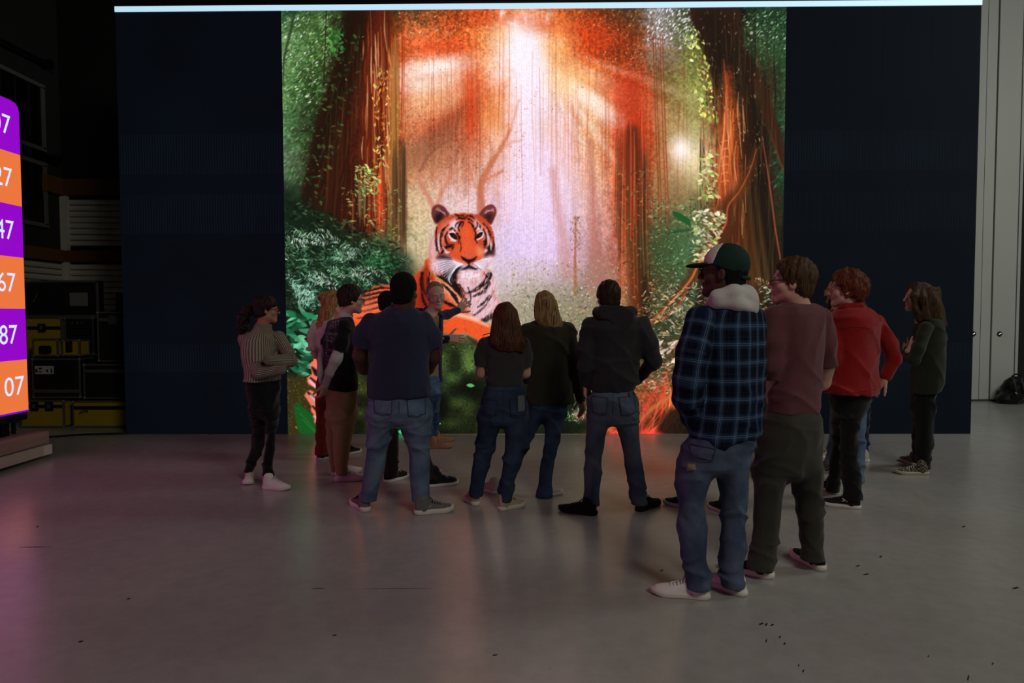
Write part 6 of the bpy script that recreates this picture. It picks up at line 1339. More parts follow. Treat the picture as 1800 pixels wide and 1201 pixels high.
p.trousers([(682, 645, 757), (700, 644, 759), (720, 643, 760), (735, 644, 760)], [[(728, 644, 704), (745, 645, 698), (768, 645, 690), (797, 642, 681), (828, 639, 677), (858, 635, 668), (878, 633, 663)], [(728, 700, 760), (745, 704, 760), (768, 710, 758), (797, 717, 757), (828, 720, 757), (858, 722, 757), (878, 723, 756)]], dn5, [fy(645, 898), fy(736, 900)], .74, keep=True, fold=.009)
p.seam('trousers', [(701, 706), (702, 726)], MATS['denim_stitch'])
p.pocket('trousers', [(657, 697), (689, 700), (688, 728), (659, 725)], dn5); p.pocket('trousers', [(716, 703), (747, 700), (748, 727), (718, 731)], dn5)
sh = p.shoe((646, 901), (634, 893), 'grey', .31, sc=1.12); sh2 = p.shoe((728, 905), (783, 899), 'grey', .31, sc=1.12)
# pale swoosh on the outer side
a, b = FL(735, 905), FL(783, 899); d = unit(b - a); n = np.array((d[1], -d[0], 0)); B = FL(728, 905)
pts = [(.14, .058), (.2, .044), (.28, .046), (.46, .072), (.3, .055), (.22, .052)]; V = [B + d * .31 * t + n * (np.interp(t, SHOE_W[0], SHOE_W[1]) * 1.15 + .004 - max(0, q - .05) * .35) + np.array((0, 0, q)) - p.O for t, q in pts]
mesh('swoosh_mark', V + [v - n * .004 for v in V], [tuple(range(6)), tuple(range(11, 5, -1))], mat('swoosh_pale', (190, 190, 186), .6), sh2)
p.cap_hair(mat('hair_black', (20, 16, 15), .8, noise=(160, .5), bump=(220, .8), spec=.15), thick=.01, nape=-.075, tuft=.0015, rough_f=160., line=(.08, .07)); p.finish()

# ---------------------------------------------------------------- presenter
p = Person('smiling person in an open navy hoodie gesturing with both hands towards the tiger', 7.45, (766, 786), -142, SK_P)
p.brow = mat('eyebrow_fair', (150, 110, 80), .8)
p.head(497, 541, 766, -158, -14, 8, neck=(757, 557, 0), nr=.058)
tee = cloth('sand_tee', (176, 146, 118)); hood = cloth('navy_fleece', (36, 44, 84), noise=(50, .15))
p.top('tee', [(550, 750, 768), (556, 744, 774), (570, 738, 775), (600, 738, 774), (640, 740, 773), (664, 741, 774)], tee, (), .66, .009, .003, keep=True)
# open hoodie: a shell with a gap down the front
def gap(f):
    pass
RH = [(548, 742, 768), (555, 731, 776), (566, 726, 779), (585, 725, 779), (610, 727, 778), (640, 729, 777), (672, 729, 778)]
Rr = [p.ringrow(r, .66, p.yaw) for r in RH]; CH = [p.chain(c) for c in ([(771, 556, .06, .056), (786, 553, .2, .052), (804, 546, .34, .042)], [(733, 562, -.05, .058), (744, 592, -.17, .054), (757, 601, -.22, .05), (786, 596, -.3, .042)])]
f = p.grid(Rr, CH, .008); f.loft(Rr, 0, 2.3)
wdir = np.array((-math.sin(p.yaw), math.cos(p.yaw), 0)); lat = np.array((math.cos(p.yaw), math.sin(p.yaw), 0)); cc = p.W(756, 600)
Xg, Yg, Zg = f.ax[0][:, None, None], f.ax[1][None, :, None], f.ax[2][None, None, :]
u_ = (Xg - cc[0]) * lat[0] + (Yg - cc[1]) * lat[1]; v_ = (Xg - cc[0]) * wdir[0] + (Yg - cc[1]) * wdir[1]
f.F = np.maximum(f.F, np.where(v_ > 0, np.float32(.062) - np.abs(u_ + .01), -1) ).astype(np.float32)
for q, r in CH: f.chain(q, r, .025)
f.warp(vfolds(.004, 34, 5)); p.make('hoodie', f, hood); p.R = Rr; p.C = CH
f = SDF(p.W(728, 560, 0) - .1, p.W(776, 540, 0) + .14, .008); f.chain([p.W(737, 551, .05), p.W(733, 548, .0), p.W(740, 548, -.09), p.W(752, 556, -.16)], [.03, .042, .036, .02], .02); f.chain([p.W(737, 551, .05), p.W(752, 545, .12), p.W(770, 549, .1), p.W(776, 556, .0)], [.03, .04, .034, .02], .02); p.make('hood', f, hood)
for k in range(8):
    x = 768 + (k * 7) % 6; y = 566 + k * 3.1; p.stick('tee_print', 'tee', [(x, y), (x + 1.4, y - .4), (x + 1.7, y + 1.1), (x + .2, y + 1.3)], [(3, 2, 1, 0)], mat('print_dark', (40, 34, 34), .8), .004, thick=.003)
p.hand((804, 546, .34), (.62, .25, .62), (.75, .1, -.75), False, (.1, .12, .1), .2, 1.15, (.85, .1)); p.hand((787, 596, -.3), (1, .1, .02), (-.1, .5, 1), True, (.12, .2, .2), .1, 1.1, (1.0, -.1))
p.trousers([(655, 741, 774), (672, 740, 775), (692, 740, 775)], [[(690, 740, 762), (720, 741, 762), (750, 744, 763), (776, 746, 764)], [(690, 754, 775), (720, 753, 774), (750, 752, 773), (768, 754, 772)]], denim('denim_mid_blue', (70, 100, 140), (104, 136, 170)), [fy(752, 787), fy(760, 776)], .8)
p.shoe((752, 788), (778, 788), 'tan', .28); p.shoe((758, 777), (784, 776), 'tan', .28)
p.cap_hair(hair_mat('hair_sandy_grey', (150, 116, 84), (190, 158, 122)), thick=.006, line=(.045, .1), nape=-.07, tuft=.002); p.glasses(True, True); p.finish()
f = SDF(p.T(0, .09, -.06) - .04, p.T(0, .09, -.06) + .04, .003); f.chain([p.T(-.024, .088, -.053), p.T(-.01, .0985, -.061), p.T(.01, .0985, -.061), p.T(.024, .088, -.053)], [.002, .0045, .0045, .002], 0); p.make('smile', f, mat('teeth', (226, 210, 196), .4))

# ---------------------------------------------------------------- woman in charcoal tee
p = Person('person with long brown hair, charcoal tee and blue jeans, phone in back pocket', 5.16, (870, 896), -4, SK_P)
p.head(535, 585, 889, -2, 0, 0, neck=(887, 600, 0), female=True, nr=.05, eyes=False)
p.top('tee', [(585, 876, 900), (591, 858, 914), (600, 846, 926), (615, 849, 926), (635, 853, 923), (655, 855, 921), (670, 855, 921), (681, 854, 921)], cloth('charcoal_tee', (66, 64, 66), noise=(120, .2)), [[(851, 604, 0, .05), (845, 626, .02, .05), (845, 644, .03, .052)], [(921, 604, 0, .05), (925, 626, .02, .05), (924, 646, .03, .052)]], .6, .0085, .007, trim=(0, 1))
p.arm([(845, 640, .03, .04), (846, 656, .06, .04), (858, 660, .22, .034), (890, 652, .26, .028)]); p.arm([(924, 640, .03, .04), (923, 656, .06, .04), (915, 660, .22, .034), (885, 654, .27, .028)])
p.hand((892, 652, .26), (.9, .1, .1), (0, .3, 1), False); p.hand((884, 654, .27), (-.9, .1, 0), (0, .3, 1), True)
dn7 = denim('denim_deep_blue', (44, 60, 86), (68, 86, 112))
p.trousers([(677, 853, 921), (690, 849, 924), (706, 843, 927), (722, 841, 929), (738, 840, 929)], [[(735, 840, 886), (750, 839, 881), (765, 837, 876), (798, 832, 868), (834, 827, 858), (870, 824, 850)], [(735, 884, 929), (750, 885, 929), (765, 886, 928), (798, 884, 919), (834, 881, 910), (862, 877, 903), (879, 878, 900)]], dn7, [fy(832, 888), fy(885, 896)], .78, keep=True, tuck=True)
p.seam('trousers', [(885, 680), (885, 715), (884, 742)], MATS['denim_stitch'])
p.patch('waistband', 'trousers', [(853, 679), (920, 679), (922, 687), (851, 687)], dn7, 14, .003, .004); 
for q in ([(852, 702), (874, 704), (871, 731), (852, 728)], [(896, 703), (921, 700), (924, 728), (899, 731)]): p.pocket('trousers', q, dn7)
p.patch('phone', 'trousers', [(910, 696), (922, 695), (923, 722), (911, 724)], mat('phone_case', (98, 106, 104), .4), 4, .014, .01)
p.shoe((838, 890), (828, 882), 'beige', .25); p.shoe((876, 898), (905, 892), 'beige', .25)
hbr = hair_mat('hair_chestnut', (70, 40, 24), (112, 66, 38))
p.long_hair([(548, 868, 909), (560, 866, 913), (575, 864, 917), (590, 860, 920), (602, 858, 925), (610, 864, 926), (618, 876, 922)], hbr, .42, 0, dy=-.07, tuft=.004, f1=75.)
g = MB(); g.tube([p.W(864, 585, -.05) - p.O, p.W(850, 589, -.05) - p.O, p.W(847, 596, -.05) - p.O, p.W(853, 602, -.05) - p.O], [.004, .0035, .003, .001], 5); g.tube([p.W(921, 590, -.06) - p.O, p.W(927, 600, -.06) - p.O, p.W(925, 610, -.06) - p.O], [.006, .005, .001], 5); g.out('loose_strand', hbr, p.e, None, True); p.finish()

# ---------------------------------------------------------------- woman in olive jacket
p = Person('person with long straight blond hair, dark olive jacket and flared jeans', 5.6, (930, 872), -6, SK_L)
p.head(515, 562, 958, -10, 0, 0, neck=(960, 580, 0), female=True, nr=.05, eyes=False)
p.top('jacket', [(560, 945, 978), (566, 930, 994), (576, 922, 1003), (595, 920, 1005), (625, 924, 1000), (660, 926, 1002), (690, 925, 1010), (712, 925, 1014)], cloth('dark_olive_cotton', (60, 58, 42), noise=(20, .15)), [[(996, 578, 0, .062), (1008, 620, .0, .06), (1013, 655, .0, .055), (1021, 702, .04, .048)], [(925, 580, 0, .062), (914, 620, .05, .058), (912, 650, .08, .055), (925, 668, .22, .045)]], .6, .0095, .011, hem=((970, 711), (0, 0, -1)))
p.hand((1021, 701, .04), (.18, .05, -1), (-.4, .8, 0), True, (.3, .35, .3), fore=(1019, 690, .04)); p.hand((927, 668, .24), (.8, .5, 0), (0, .2, 1), False)
dn8 = denim('denim_indigo', (46, 62, 88), (70, 92, 122))
p.trousers([(700, 928, 998), (718, 929, 997), (730, 930, 996)], [[(725, 957, 997), (745, 957, 991), (765, 958, 985), (798, 952, 979), (834, 946, 973), (872, 941, 972)], [(725, 928, 962), (745, 920, 950), (765, 912, 940), (798, 899, 925), (834, 883, 910), (862, 869, 896)]], dn8, [fy(948, 874), fy(870, 866)], .75)
p.shoe((945, 875), (978, 869), 'light', .25); p.shoe((877, 868), (858, 864), 'light', .25)
hbd = hair_mat('hair_blond_straight', (124, 90, 52), (196, 156, 100))
p.long_hair([(528, 940, 978), (545, 938, 982), (560, 938, 988), (572, 946, 990), (582, 958, 990), (588, 962, 976)], hbd, .42, 0, dy=-.07, tuft=.0035, f1=90.); p.finish()

# ---------------------------------------------------------------- man in black hoodie
p = Person('person in a black hoodie and light blue jeans, feet apart, seen from behind', 5.02, (1068, 902), 6, SK_P)
p.head(497, 549, 1069, 14, 0, 0, neck=(1072, 564, 0), nr=.056, eyes=False)
bf = cloth('black_fleece', (50, 50, 52), noise=(60, .2))
p.top('hoodie', [(550, 1056, 1092), (556, 1044, 1114), (564, 1034, 1130), (578, 1030, 1136), (600, 1038, 1130), (630, 1040, 1127), (655, 1039, 1125), (672, 1036, 1123), (682, 1038, 1119), (690, 1041, 1116)], bf, [[(1037, 572, 0, .07), (1031, 610, .0, .068), (1030, 645, .0, .06), (1031, 672, .06, .045)], [(1128, 572, 0, .07), (1142, 608, -.02, .068), (1150, 635, .0, .062), (1130, 655, .16, .05), (1120, 668, .24, .042)]], .62, .009, .009, kind='f')
f = SDF(p.W(1044, 580, 0) - .12, p.W(1120, 530, 0) + .14, .008); f.chain([p.W(1056, 552, .1), p.W(1052, 550, .0), p.W(1062, 549, -.1), p.W(1086, 551, -.13), p.W(1108, 550, -.06), p.W(1108, 549, .06)], [.035, .045, .05, .055, .05, .035], .02); f.ell(p.W(1094, 562, -.12), (.085, .05, .07), None, .03); f.warp(folds(.006, 60, 2)); p.make('hood', f, bf)
p.hand((1031, 674, .06), (0.1, .1, -1), (.6, .7, 0), False, (.4, .4, .3), fore=(1031, 664, .05)); p.hand((1118, 668, .25), (-.6, .3, -.6), (0, .3, 1), True)
dn9 = denim('denim_light_blue', (78, 96, 118), (118, 134, 152))
p.trousers([(686, 1031, 1119), (700, 1030, 1122), (717, 1030, 1124), (735, 1030, 1124)], [[(730, 1030, 1078), (745, 1030, 1072), (770, 1029, 1064), (800, 1027, 1060), (830, 1026, 1058), (860, 1025, 1056), (886, 1022, 1055)], [(730, 1074, 1124), (745, 1079, 1124), (770, 1088, 1125), (800, 1094, 1129), (830, 1099, 1133), (860, 1104, 1137), (884, 1109, 1139)]], dn9, [fy(1042, 902), fy(1124, 896)], .74, keep=True, fold=.009)
p.seam('trousers', [(1078, 692), (1077, 730)], MATS['denim_stitch'])
for q in ([(1040, 697), (1068, 699), (1066, 728), (1042, 724)], [(1088, 699), (1115, 696), (1118, 724), (1093, 730)]): p.pocket('trousers', q, dn9)
p.patch('wallet_edge', 'trousers', [(1105, 690), (1115, 689), (1116, 698), (1106, 699)], mat('black_leather', (18, 18, 18), .5), 3, .01, .008)
p.patch('pocket_tab', 'trousers', [(1098, 698), (1101, 698), (1101, 703), (1098, 703)], mat('red_tab', (120, 50, 50), .7), 2, .008, .004)
p.shoe((1050, 906), (998, 899), 'blackall', .31, sc=1.08); p.shoe((1120, 900), (1140, 892), 'blackall', .31, sc=1.08)
p.cap_hair(hair_mat('hair_dark_brown2', (46, 32, 24), (66, 46, 34)), thick=.016, nape=-.078, tuft=.004, line=(.08, .07)); p.finish()

# ---------------------------------------------------------------- man in cap and plaid shirt
p = Person('person in a green and white cap and blue plaid shirt over a white hood', 3.62, (1232, 1045), 36, SK_B)
p.head(436, 521, 1272, 62, 4, 0, neck=(1284, 548, 0), nr=.06)
pl = plaid('navy_plaid_flannel', rad(36))
p.top('plaid_shirt', [(533, 1250, 1328), (541, 1240, 1338), (552, 1230, 1343), (575, 1222, 1345), (600, 1222, 1345), (640, 1224, 1344), (690, 1226, 1343), (730, 1222, 1342), (760, 1214, 1341), (786, 1212, 1339)], pl,
      [[(1232, 565, -.08, .082), (1217, 620, -.12, .084), (1210, 668, -.12, .082), (1208, 700, -.08, .078), (1219, 732, .0, .066), (1226, 746, .03, .055)], [(1326, 568, .08, .07), (1326, 640, .1, .066), (1304, 700, .14, .056)]], .74, .0095, .008, hem=((1290, 770), (.17, 0, -1)), keep=True, attr=garment_uv(p, .19))
wf = cloth('white_fleece', (240, 234, 228), noise=(60, .06))
f = SDF(p.W(1236, 560, 0) - .22, p.W(1336, 490, 0) + .22, .008); f.chain([p.W(1250, 537, -.06), p.W(1262, 524, -.12), p.W(1290, 516, -.13), p.W(1310, 518, -.06), p.W(1308, 520, .06), p.W(1285, 524, .13), p.W(1256, 530, .1), p.W(1248, 538, .02)], [.035, .04, .045, .05, .05, .04, .035, .032], .03)
f.ell(p.W(1312, 530, -.06), (.065, .06, .06), None, .03); f.chain([p.W(1258, 534, -.12), p.W(1296, 534, -.15), p.W(1324, 545, -.08)], [.026, .035, .03], .025); f.warp(folds(.006, 50, 4)); p.make('hood', f, wf)
p.hand((1224, 742, .03), (.35, .3, -.85), (.3, -.8, .1), False, (.35, .4, .3), fore=(1222, 732, .02)); p.hand((1302, 702, .15), (-.6, .2, -.6), (0, .4, .8), True)
dn10 = denim('denim_worn_blue', (70, 84, 112), (108, 122, 148))
p.trousers([(735, 1216, 1338), (755, 1206, 1334), (785, 1195, 1328), (815, 1188, 1318)], [[(812, 1186, 1262), (835, 1184, 1254), (860, 1185, 1245), (885, 1188, 1242), (932, 1190, 1243), (981, 1195, 1244), (1010, 1200, 1248), (1027, 1206, 1251)], [(812, 1248, 1318), (835, 1256, 1316), (860, 1261, 1315), (905, 1266, 1314), (955, 1264, 1312), (995, 1261, 1311), (1024, 1266, 1311)]], dn10, [fy(1236, 1052), fy(1296, 1045)], .8, keep=True, fold=.013, hemdrop=.024)
p.pocket('trousers', [(1212, 780), (1258, 790), (1252, 810), (1216, 802)], dn10)
p.patch('cloth_patch', 'trousers', [(1209, 815), (1222, 816), (1224, 826), (1207, 828)], mat('tan_patch', (140, 124, 100), .9), 3, .004, .004)
p.shoe((1249, 1053), (1152, 1043), 'white', .31, sc=1.08); p.shoe((1312, 1050), (1262, 1030), 'white', .31, sc=1.08)
# cap: crown panels, white front panel, brim, strap
T, R, q = p.T, p.HR, p.hs
green = mat('dark_green_twill', (16, 46, 36), .85, noise=(90, .15)); cw = mat('white_twill', (208, 204, 198), .85, noise=(90, .06))
def crown(th):
    f = SDF(p.HC - .17, p.HC + .2, .006); f.ell(T(0, -.012, .042), np.array((.088 + th, .11 + th, .102 + th)) * q, R, 0); f.plane_cut(T(0, -.11, -.012), R @ np.array((0, .28, -1.))); return f
f = crown(0); p.make('cap_crown', f, green)
f = crown(.002); f.plane_cut(T(0, .018, .1), R @ np.array((0, -.82, -.25))); f.plane_cut(T(0, .0, .035), R @ np.array((0, -.0, -1.))); p.make('cap_front_panel', f, cw)
f = SDF(T(0, .13, .02) - .12, T(0, .13, .02) + .12, .006); f.ell(T(0, .105, .032), np.array((.076, .085, .012)) * q, R @ rotx(-.12), 0); f.ell(T(0, .09, -.0), np.array((.1, .12, .022)) * q, R @ rotx(-.2), .004, 'cut'); p.make('cap_brim', f, green)
f = SDF(T(0, -.12, -.01) - .09, T(0, -.12, -.01) + .09, .006); f.chain([T(-.05, -.1, -.02), T(0, -.122, -.024), T(.05, -.1, -.02)], [.01, .011, .01], 0); p.make('cap_strap', f, green)
p.cap_hair(mat('hair_black', (20, 16, 15), .8, noise=(160, .5), bump=(220, .8), spec=.15), thick=.006, nape=-.08, tuft=.002, line=(.03, .03)); p.glasses(); p.finish()

# ---------------------------------------------------------------- man in maroon shirt
p = Person('person in a maroon shirt with pushed up sleeves and dark grey trousers', 3.92, (1372, 1005), 30, SK_P)
p.head(458, 533, 1391, 70, 2, 0, neck=(1404, 552, 0), nr=.064)
mr = cloth('maroon_jersey', (122, 68, 74), noise=(60, .12))
p.top('maroon_shirt', [(533, 1376, 1432), (540, 1362, 1444), (552, 1352, 1450), (575, 1352, 1452), (610, 1358, 1451), (650, 1360, 1447), (690, 1352, 1445), (726, 1347, 1441)], mr, [[(1362, 558, -.06, .075), (1357, 600, -.08, .074), (1354, 640, -.07, .068), (1356, 663, -.03, .06)], [(1442, 560, .1, .072), (1450, 605, .12, .068), (1454, 646, .13, .062)]], .7, .009, .009, kind='v', trim=(0, 1), hem=((1395, 728), (0, 0, -1)))
p.arm([(1356, 655, -.04, .05), (1352, 680, .03, .046), (1360, 705, .16, .036), (1372, 712, .24, .03)]); p.arm([(1454, 640, .13, .05), (1446, 672, .2, .044), (1425, 690, .3, .032)])
p.hand((1372, 712, .25), (.6, .7, -.2), (0, .2, 1), False); p.hand((1425, 690, .3), (-.8, .4, -.1), (0, .3, 1), True)
gt = cloth('grey_green_twill', (70, 68, 58), noise=(30, .1), bump=(120, .2))
p.trousers([(716, 1347, 1441), (735, 1342, 1446), (765, 1331, 1448), (795, 1326, 1448), (825, 1323, 1447)], [[(820, 1322, 1390), (845, 1322, 1382), (880, 1323, 1377), (932, 1322, 1372), (970, 1314, 1369), (1000, 1311, 1362)], [(820, 1380, 1447), (845, 1386, 1447), (880, 1394, 1449), (932, 1404, 1450), (960, 1406, 1450), (985, 1404, 1450)]], gt, [fy(1345, 1016), fy(1434, 1002)], .8, fold=.011, hemdrop=.0)
p.shoe((1361, 1018), (1314, 1008), 'whitesole', .31, sc=1.05); p.shoe((1448, 1006), (1406, 981), 'whitesole', .31, sc=1.05)
p.cap_hair(hair_mat('hair_brown_short', (70, 46, 30), (104, 70, 44)), thick=.017, nape=-.078, tuft=.004, line=(.085, .075)); p.glasses(); p.finish()

# ---------------------------------------------------------------- person hidden behind the plaid shirt
p = Person('person mostly hidden behind the plaid shirt, only black shoes showing', 5.12, (1222, 900), 40, SK_L)
p.head(505, 552, 1282, 60, neck=(1284, 566, 0), eyes=False); p.top('dark_top', [(560, 1270, 1298), (568, 1254, 1314), (590, 1252, 1316), (640, 1254, 1314), (690, 1252, 1314)], cloth('dark_jersey', (40, 40, 46)), [[(1254, 575, 0, .05), (1252, 620, .02, .045), (1262, 660, .1, .036)], [(1312, 575, .05, .05), (1316, 620, .1, .045), (1306, 660, .16, .036)]], .66, .011)
p.hand((1262, 660, .1), (.2, .3, -1), (0, -1, 0), False); p.hand((1306, 660, .16), (-.2, .2, -1), (0, -1, 0), True)
p.trousers([(684, 1252, 1314), (710, 1248, 1312), (735, 1244, 1310)], [[(730, 1240, 1280), (780, 1228, 1260), (830, 1214, 1243), (878, 1202, 1230)], [(730, 1270, 1310), (780, 1272, 1304), (830, 1266, 1296), (886, 1262, 1290)]], cloth('black_twill', (24, 24, 26)), [fy(1215, 892), fy(1276, 902)], .75)
p.shoe((1226, 896), (1180, 887), 'black', .29); p.shoe((1286, 908), (1254, 893), 'black', .29); p.cap_hair(hair_mat('hair_brown_short', (70, 46, 30), (104, 70, 44)), nape=-.078); p.finish()

# ---------------------------------------------------------------- person in the red overshirt
p = Person('person with wavy auburn hair in a red corduroy overshirt, hands in black trouser pockets', 5.18, (1480, 888), 42, SK_P)
p.head(480, 538, 1487, 64, 0, 0, neck=(1497, 556, 0), nr=.055)
rd = cloth('red_corduroy', (176, 26, 28), noise=(40, .15), bump=(140, .3))
p.top('red_overshirt', [(540, 1472, 1526), (546, 1464, 1536), (558, 1456, 1548), (575, 1456, 1549), (600, 1460, 1547), (630, 1460, 1544), (660, 1454, 1546), (682, 1448, 1548), (698, 1446, 1545)], rd, [[(1466, 565, -.04, .066), (1461, 605, -.1, .066), (1464, 628, -.12, .062), (1474, 668, -.02, .052)], [(1542, 566, .08, .064), (1562, 606, .1, .062), (1571, 630, .12, .058), (1558, 662, .12, .05)]], .66, .009, .011, hem=((1495, 692), (-.1, 0, -1)), keep=True)
p.seam('red_overshirt', [(1468, 580), (1500, 574), (1540, 577)], MATS['red_corduroy'], .004, .001); p.seam('red_overshirt', [(1449, 689), (1500, 690), (1544, 684)], MATS['red_corduroy'], .003, .001)
f = SDF(p.nk - .14, p.nk + .13, .008); f.chain([p.W(1468, 549, -.02), p.W(1484, 540, -.08), p.W(1512, 538, -.06), p.W(1524, 545, .04)], [.018, .028, .028, .02], .02); p.make('collar', f, rd)
p.hand((1474, 672, -.01), (.3, .5, -.8), (-.4, -.6, 0), False, (.3, .4, .3), fore=(1473, 664, -.02)); p.hand((1555, 666, .12), (-.5, .3, -.7), (.3, -.7, 0), True, (.3, .4, .3), fore=(1558, 658, .12))
bt = cloth('black_denim', (26, 26, 26), noise=(30, .2))
p.trousers([(680, 1460, 1540), (700, 1460, 1536), (724, 1461, 1526)], [[(715, 1474, 1526), (745, 1476, 1513), (765, 1475, 1508), (802, 1475, 1509), (841, 1478, 1516), (876, 1480, 1518)], [(715, 1460, 1500), (745, 1461, 1496), (765, 1462, 1492), (802, 1458, 1488), (835, 1454, 1482), (862, 1450, 1477)]], bt, [fy(1503, 893), fy(1470, 868)], .8)
sh = p.shoe((1514, 895), (1452, 887), 'black', .3, sc=1.05); p.shoe((1474, 870), (1440, 857), 'black', .3, sc=1.05)
a, b = FL(1514, 895), FL(1452, 887); d = unit(b - a); n = np.array((-d[1], d[0], 0)); 
if n[1] > 0: n = -n
g = MB(); B = a + d * .11 + n * .041 + np.array((0, 0, .062)) - p.O
for s_ in (-1, 1): g.tube([B + d * .02 * q + np.array((0, 0, s_ * (.011 - .009 * (1 - abs(q))))) for q in (-1, -.5, 0, .5, 1)], .0035, 5)
g.out('crossed_arc_mark', white_rub, sh)
hau = hair_mat('hair_auburn', (92, 40, 22), (138, 66, 34))
f = hair_cap(p.T, p.HR, p.HC, p.hs, thick=.026, line=(.085, .07), nape=-.07, tuft=.008, seed=3, rough_f=62., extra=lambda f: (f.ell(p.T(0, -.08, .0), np.array((.1, .06, .075)) * p.hs, p.HR, .04), f.ell(p.T(.06, -.03, -.02), np.array((.04, .06, .05)) * p.hs, p.HR, .03))); p.make('hair', f, hau); p.finish()

# ---------------------------------------------------------------- woman with glasses behind the red overshirt
p = Person('person with glasses and long dark hair, light jeans, behind the red overshirt', 6.1, (1482, 842), 62, SK_T)
p.head(488, 534, 1474, 78, -4, 0, neck=(1486, 552, 0), female=True, nr=.048)
p.top('dark_top', [(545, 1472, 1502), (552, 1462, 1516), (570, 1460, 1524), (610, 1464, 1522), (660, 1464, 1520), (690, 1464, 1520)], cloth('dark_jersey', (40, 40, 46)), [[(1466, 560, -.08, .05), (1458, 596, -.06, .046), (1466, 560, -.02, .04), (1467, 545, 0, .034)], [(1512, 564, .1, .05), (1516, 600, .14, .046), (1480, 620, .16, .038)]], .66, .01)
p.hand((1467, 545, 0), (.05, .1, 1), (-.5, .6, 0), True, (.5, .5, .4)); p.hand((1480, 620, .16), (-.9, .1, .1), (0, .3, 1), False)
p.trousers([(680, 1464, 1521), (705, 1462, 1523), (730, 1460, 1523)], [[(725, 1478, 1523), (760, 1486, 1522), (800, 1490, 1522), (845, 1492, 1521)], [(725, 1460, 1500), (760, 1456, 1490), (800, 1452, 1480), (824, 1446, 1472)]], denim('denim_pale_blue', (84, 112, 146), (126, 150, 176)), [fy(1508, 850), fy(1460, 830)], .8)
p.shoe((1519, 851), (1480, 847), 'light', .25); p.shoe((1466, 833), (1434, 828), 'checker', .25)
p.long_hair([(500, 1478, 1504), (515, 1476, 1512), (530, 1474, 1520), (545, 1474, 1526), (556, 1480, 1524)], hb, .7, dy=.03, tuft=.005, line=(.08, .075), chains=[[(1468, 516, -.09, .02), (1460, 532, -.09, .022), (1456, 544, -.08, .012)]]); p.glasses(True); p.finish()

# ---------------------------------------------------------------- farther person in navy trousers
p = Person('person mostly hidden behind the red overshirt, in navy trousers and beige shoes', 7.0, (1488, 806), 75, SK_L)
p.head(523, 558, 1500, 80, neck=(1504, 570, 0), eyes=False); p.top('dark_top', [(566, 1492, 1512), (574, 1482, 1524), (600, 1480, 1528), (650, 1482, 1526), (678, 1482, 1526)], cloth('dark_jersey', (40, 40, 46)), [[(1486, 580, -.08, .048), (1488, 615, -.1, .044), (1482, 640, -.1, .036)], [(1516, 580, .1, .048), (1518, 615, .12, .044), (1508, 640, .14, .036)]], .7, .011)
p.hand((1482, 641, -.1), (-.2, .1, -1), (-1, 0, 0), False); p.hand((1508, 641, .14), (-.2, .1, -1), (-1, 0, 0), True)
p.trousers([(670, 1482, 1526), (695, 1480, 1528), (715, 1480, 1528)], [[(710, 1496, 1528), (740, 1502, 1529), (770, 1506, 1529), (801, 1509, 1528)], [(710, 1480, 1510), (740, 1474, 1500), (770, 1464, 1488), (795, 1456, 1478)]], cloth('navy_twill', (26, 34, 60)), [fy(1518, 808), fy(1468, 804)], .8)
p.shoe((1529, 812), (1494, 809), 'light', .28); p.shoe((1474, 805), (1436, 805), 'beige', .28); p.cap_hair(hair_mat('hair_brown_short', (70, 46, 30), (104, 70, 44)), nape=-.078); p.finish()

# ---------------------------------------------------------------- long-haired man at the right
p = Person('person with shoulder length brown hair, dark green shirt, arms crossed, checkered slip-on shoes', 6.3, (1605, 832), 74, SK_L)
p.head(500, 546, 1613, 84, 2, 0, neck=(1624, 563, 0), nr=.052, ears=False)
gs = cloth('dark_olive_shirt', (52, 56, 40), noise=(30, .15))
p.top('green_shirt', [(556, 1618, 1648), (562, 1610, 1658), (575, 1604, 1662), (600, 1602, 1664), (630, 1602, 1664), (655, 1600, 1663), (675, 1598, 1659), (692, 1598, 1653)], gs, [[(1628, 576, -.17, .062), (1614, 612, -.2, .06), (1606, 632, -.19, .056), (1597, 618, -.02, .044), (1596, 614, .06, .04)], [(1628, 576, .16, .058), (1602, 610, .16, .054), (1595, 628, .1, .05), (1600, 614, -.14, .042)]], .72, .009, .009, hem=((1625, 690), (.14, 0, -1)))
p.hand((1600, 613, -.17), (.55, -.25, .6), (.2, .3, 1), True, (.45, .5, .4), .05, .95); p.hand((1596, 614, .1), (.1, .9, .2), (0, -.2, 1), False, (.4, .4, .3))
p.trousers([(682, 1599, 1649), (700, 1600, 1645), (725, 1602, 1644)], [[(720, 1603, 1644), (750, 1606, 1643), (782, 1606, 1642), (808, 1609, 1638), (822, 1611, 1637)], [(720, 1601, 1640), (750, 1602, 1636), (782, 1602, 1632), (812, 1600, 1626)]], bt, [fy(1622, 832), fy(1612, 818)], .85)
p.shoe((1632, 834.5), (1575, 833), 'checker', .29); p.shoe((1612, 820), (1583, 808), 'checker', .29)
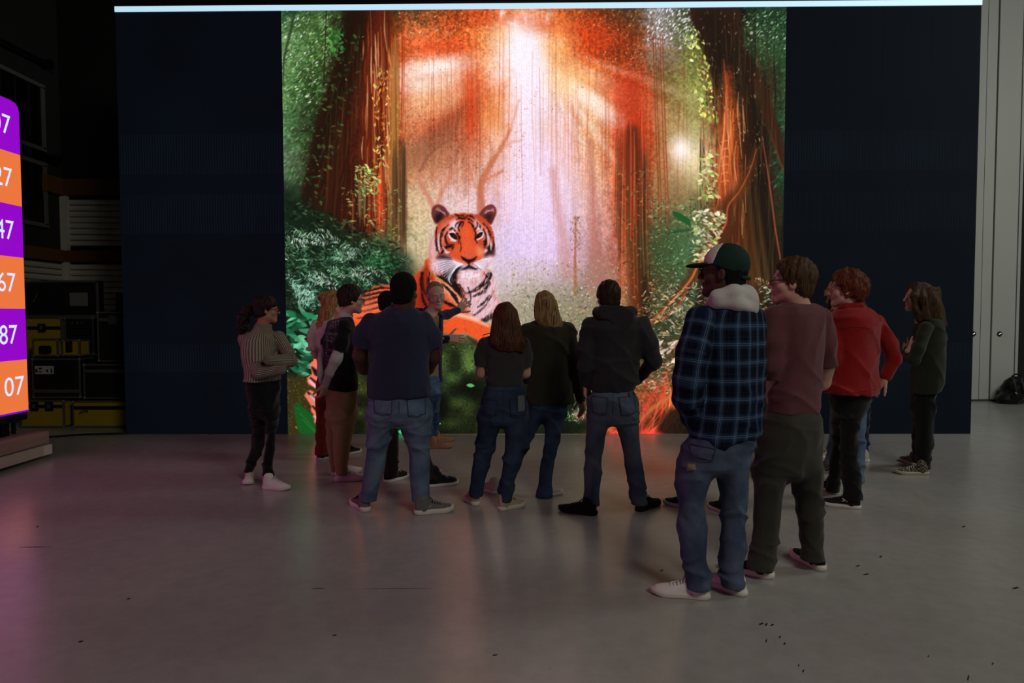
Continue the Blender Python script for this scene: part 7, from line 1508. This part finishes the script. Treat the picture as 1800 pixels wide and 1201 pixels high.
p.long_hair([(506, 1606, 1650), (516, 1605, 1654), (530, 1606, 1656), (545, 1609, 1660), (558, 1613, 1663), (570, 1622, 1664), (578, 1640, 1662)], hair_mat('hair_brown_wavy', (64, 46, 30), (104, 78, 50)), .9, dy=.0, tuft=.005, f1=60., wave=.004, line=(.075, .085), side=False, chains=[[(1613, 503, -.05, .03), (1607, 519, -.085, .03), (1609, 540, -.09, .028), (1616, 562, -.09, .028)], [(1622, 503, -.06, .035), (1621, 525, -.1, .036), (1627, 560, -.1, .034)]]); p.finish()

# ---------------------------------------------------------------- backpack by the partition
c = FL(1779, 711); bk = empty('backpack', (c[0], c[1] + .15, 0), 'black backpack slumped on the floor against the grey partition', 'backpack'); BO = np.array((c[0], c[1] + .15, 0.0)); bm_ = cloth('black_nylon', (20, 20, 22), .5, bump=(30, .4)); Yb = c[1] + .15
f = SDF(BO + (-.3, -.25, 0), BO + (.35, .25, .6), .011); Q = lambda px, py, dy=0: P(px, py, Yb + dy)
f.ell(Q(1784, 688), (.22, .15, .25), None, 0); f.ell(Q(1776, 702, -.06), (.22, .14, .13), None, .05); f.ell(Q(1790, 690, -.12), (.13, .08, .15), None, .04); f.plane_cut(BO, (0, 0, -1)); f.warp(folds(.012, 26, 2)); V, Qd = f.mesh(1); build('bag_body', V, Qd, bm_, bk, BO)
f = SDF(BO + (-.3, -.35, 0), BO + (.35, .25, .6), .01); f.ell(Q(1788, 698, -.17), (.12, .05, .09), None, .02); V, Qd = f.mesh(1); build('front_pocket', V, Qd, bm_, bk, BO)
g = MB(); g.tube([Q(1779, 662, -.1) - BO, Q(1784, 658, -.08) - BO, Q(1790, 658, -.06) - BO, Q(1796, 662, -.08) - BO], .012, 8); g.out('carry_loop', bm_, bk, None, True)
for x in (1781, 1795): g = MB(); g.tube([Q(x, 664, -.17) - BO, Q(x + 3, 676, -.2) - BO, Q(x + 6, 690, -.24) - BO], .014, 6); g.out('strap', mat('strap_grey', (60, 60, 60), .5), bk, None, True)
g = MB(); g.tube([Q(1785, 690, -.25) - BO, Q(1788, 692, -.25) - BO], .01, 6); g.out('buckle', mat('steel_bar', (200, 200, 200), .3, .9), bk)
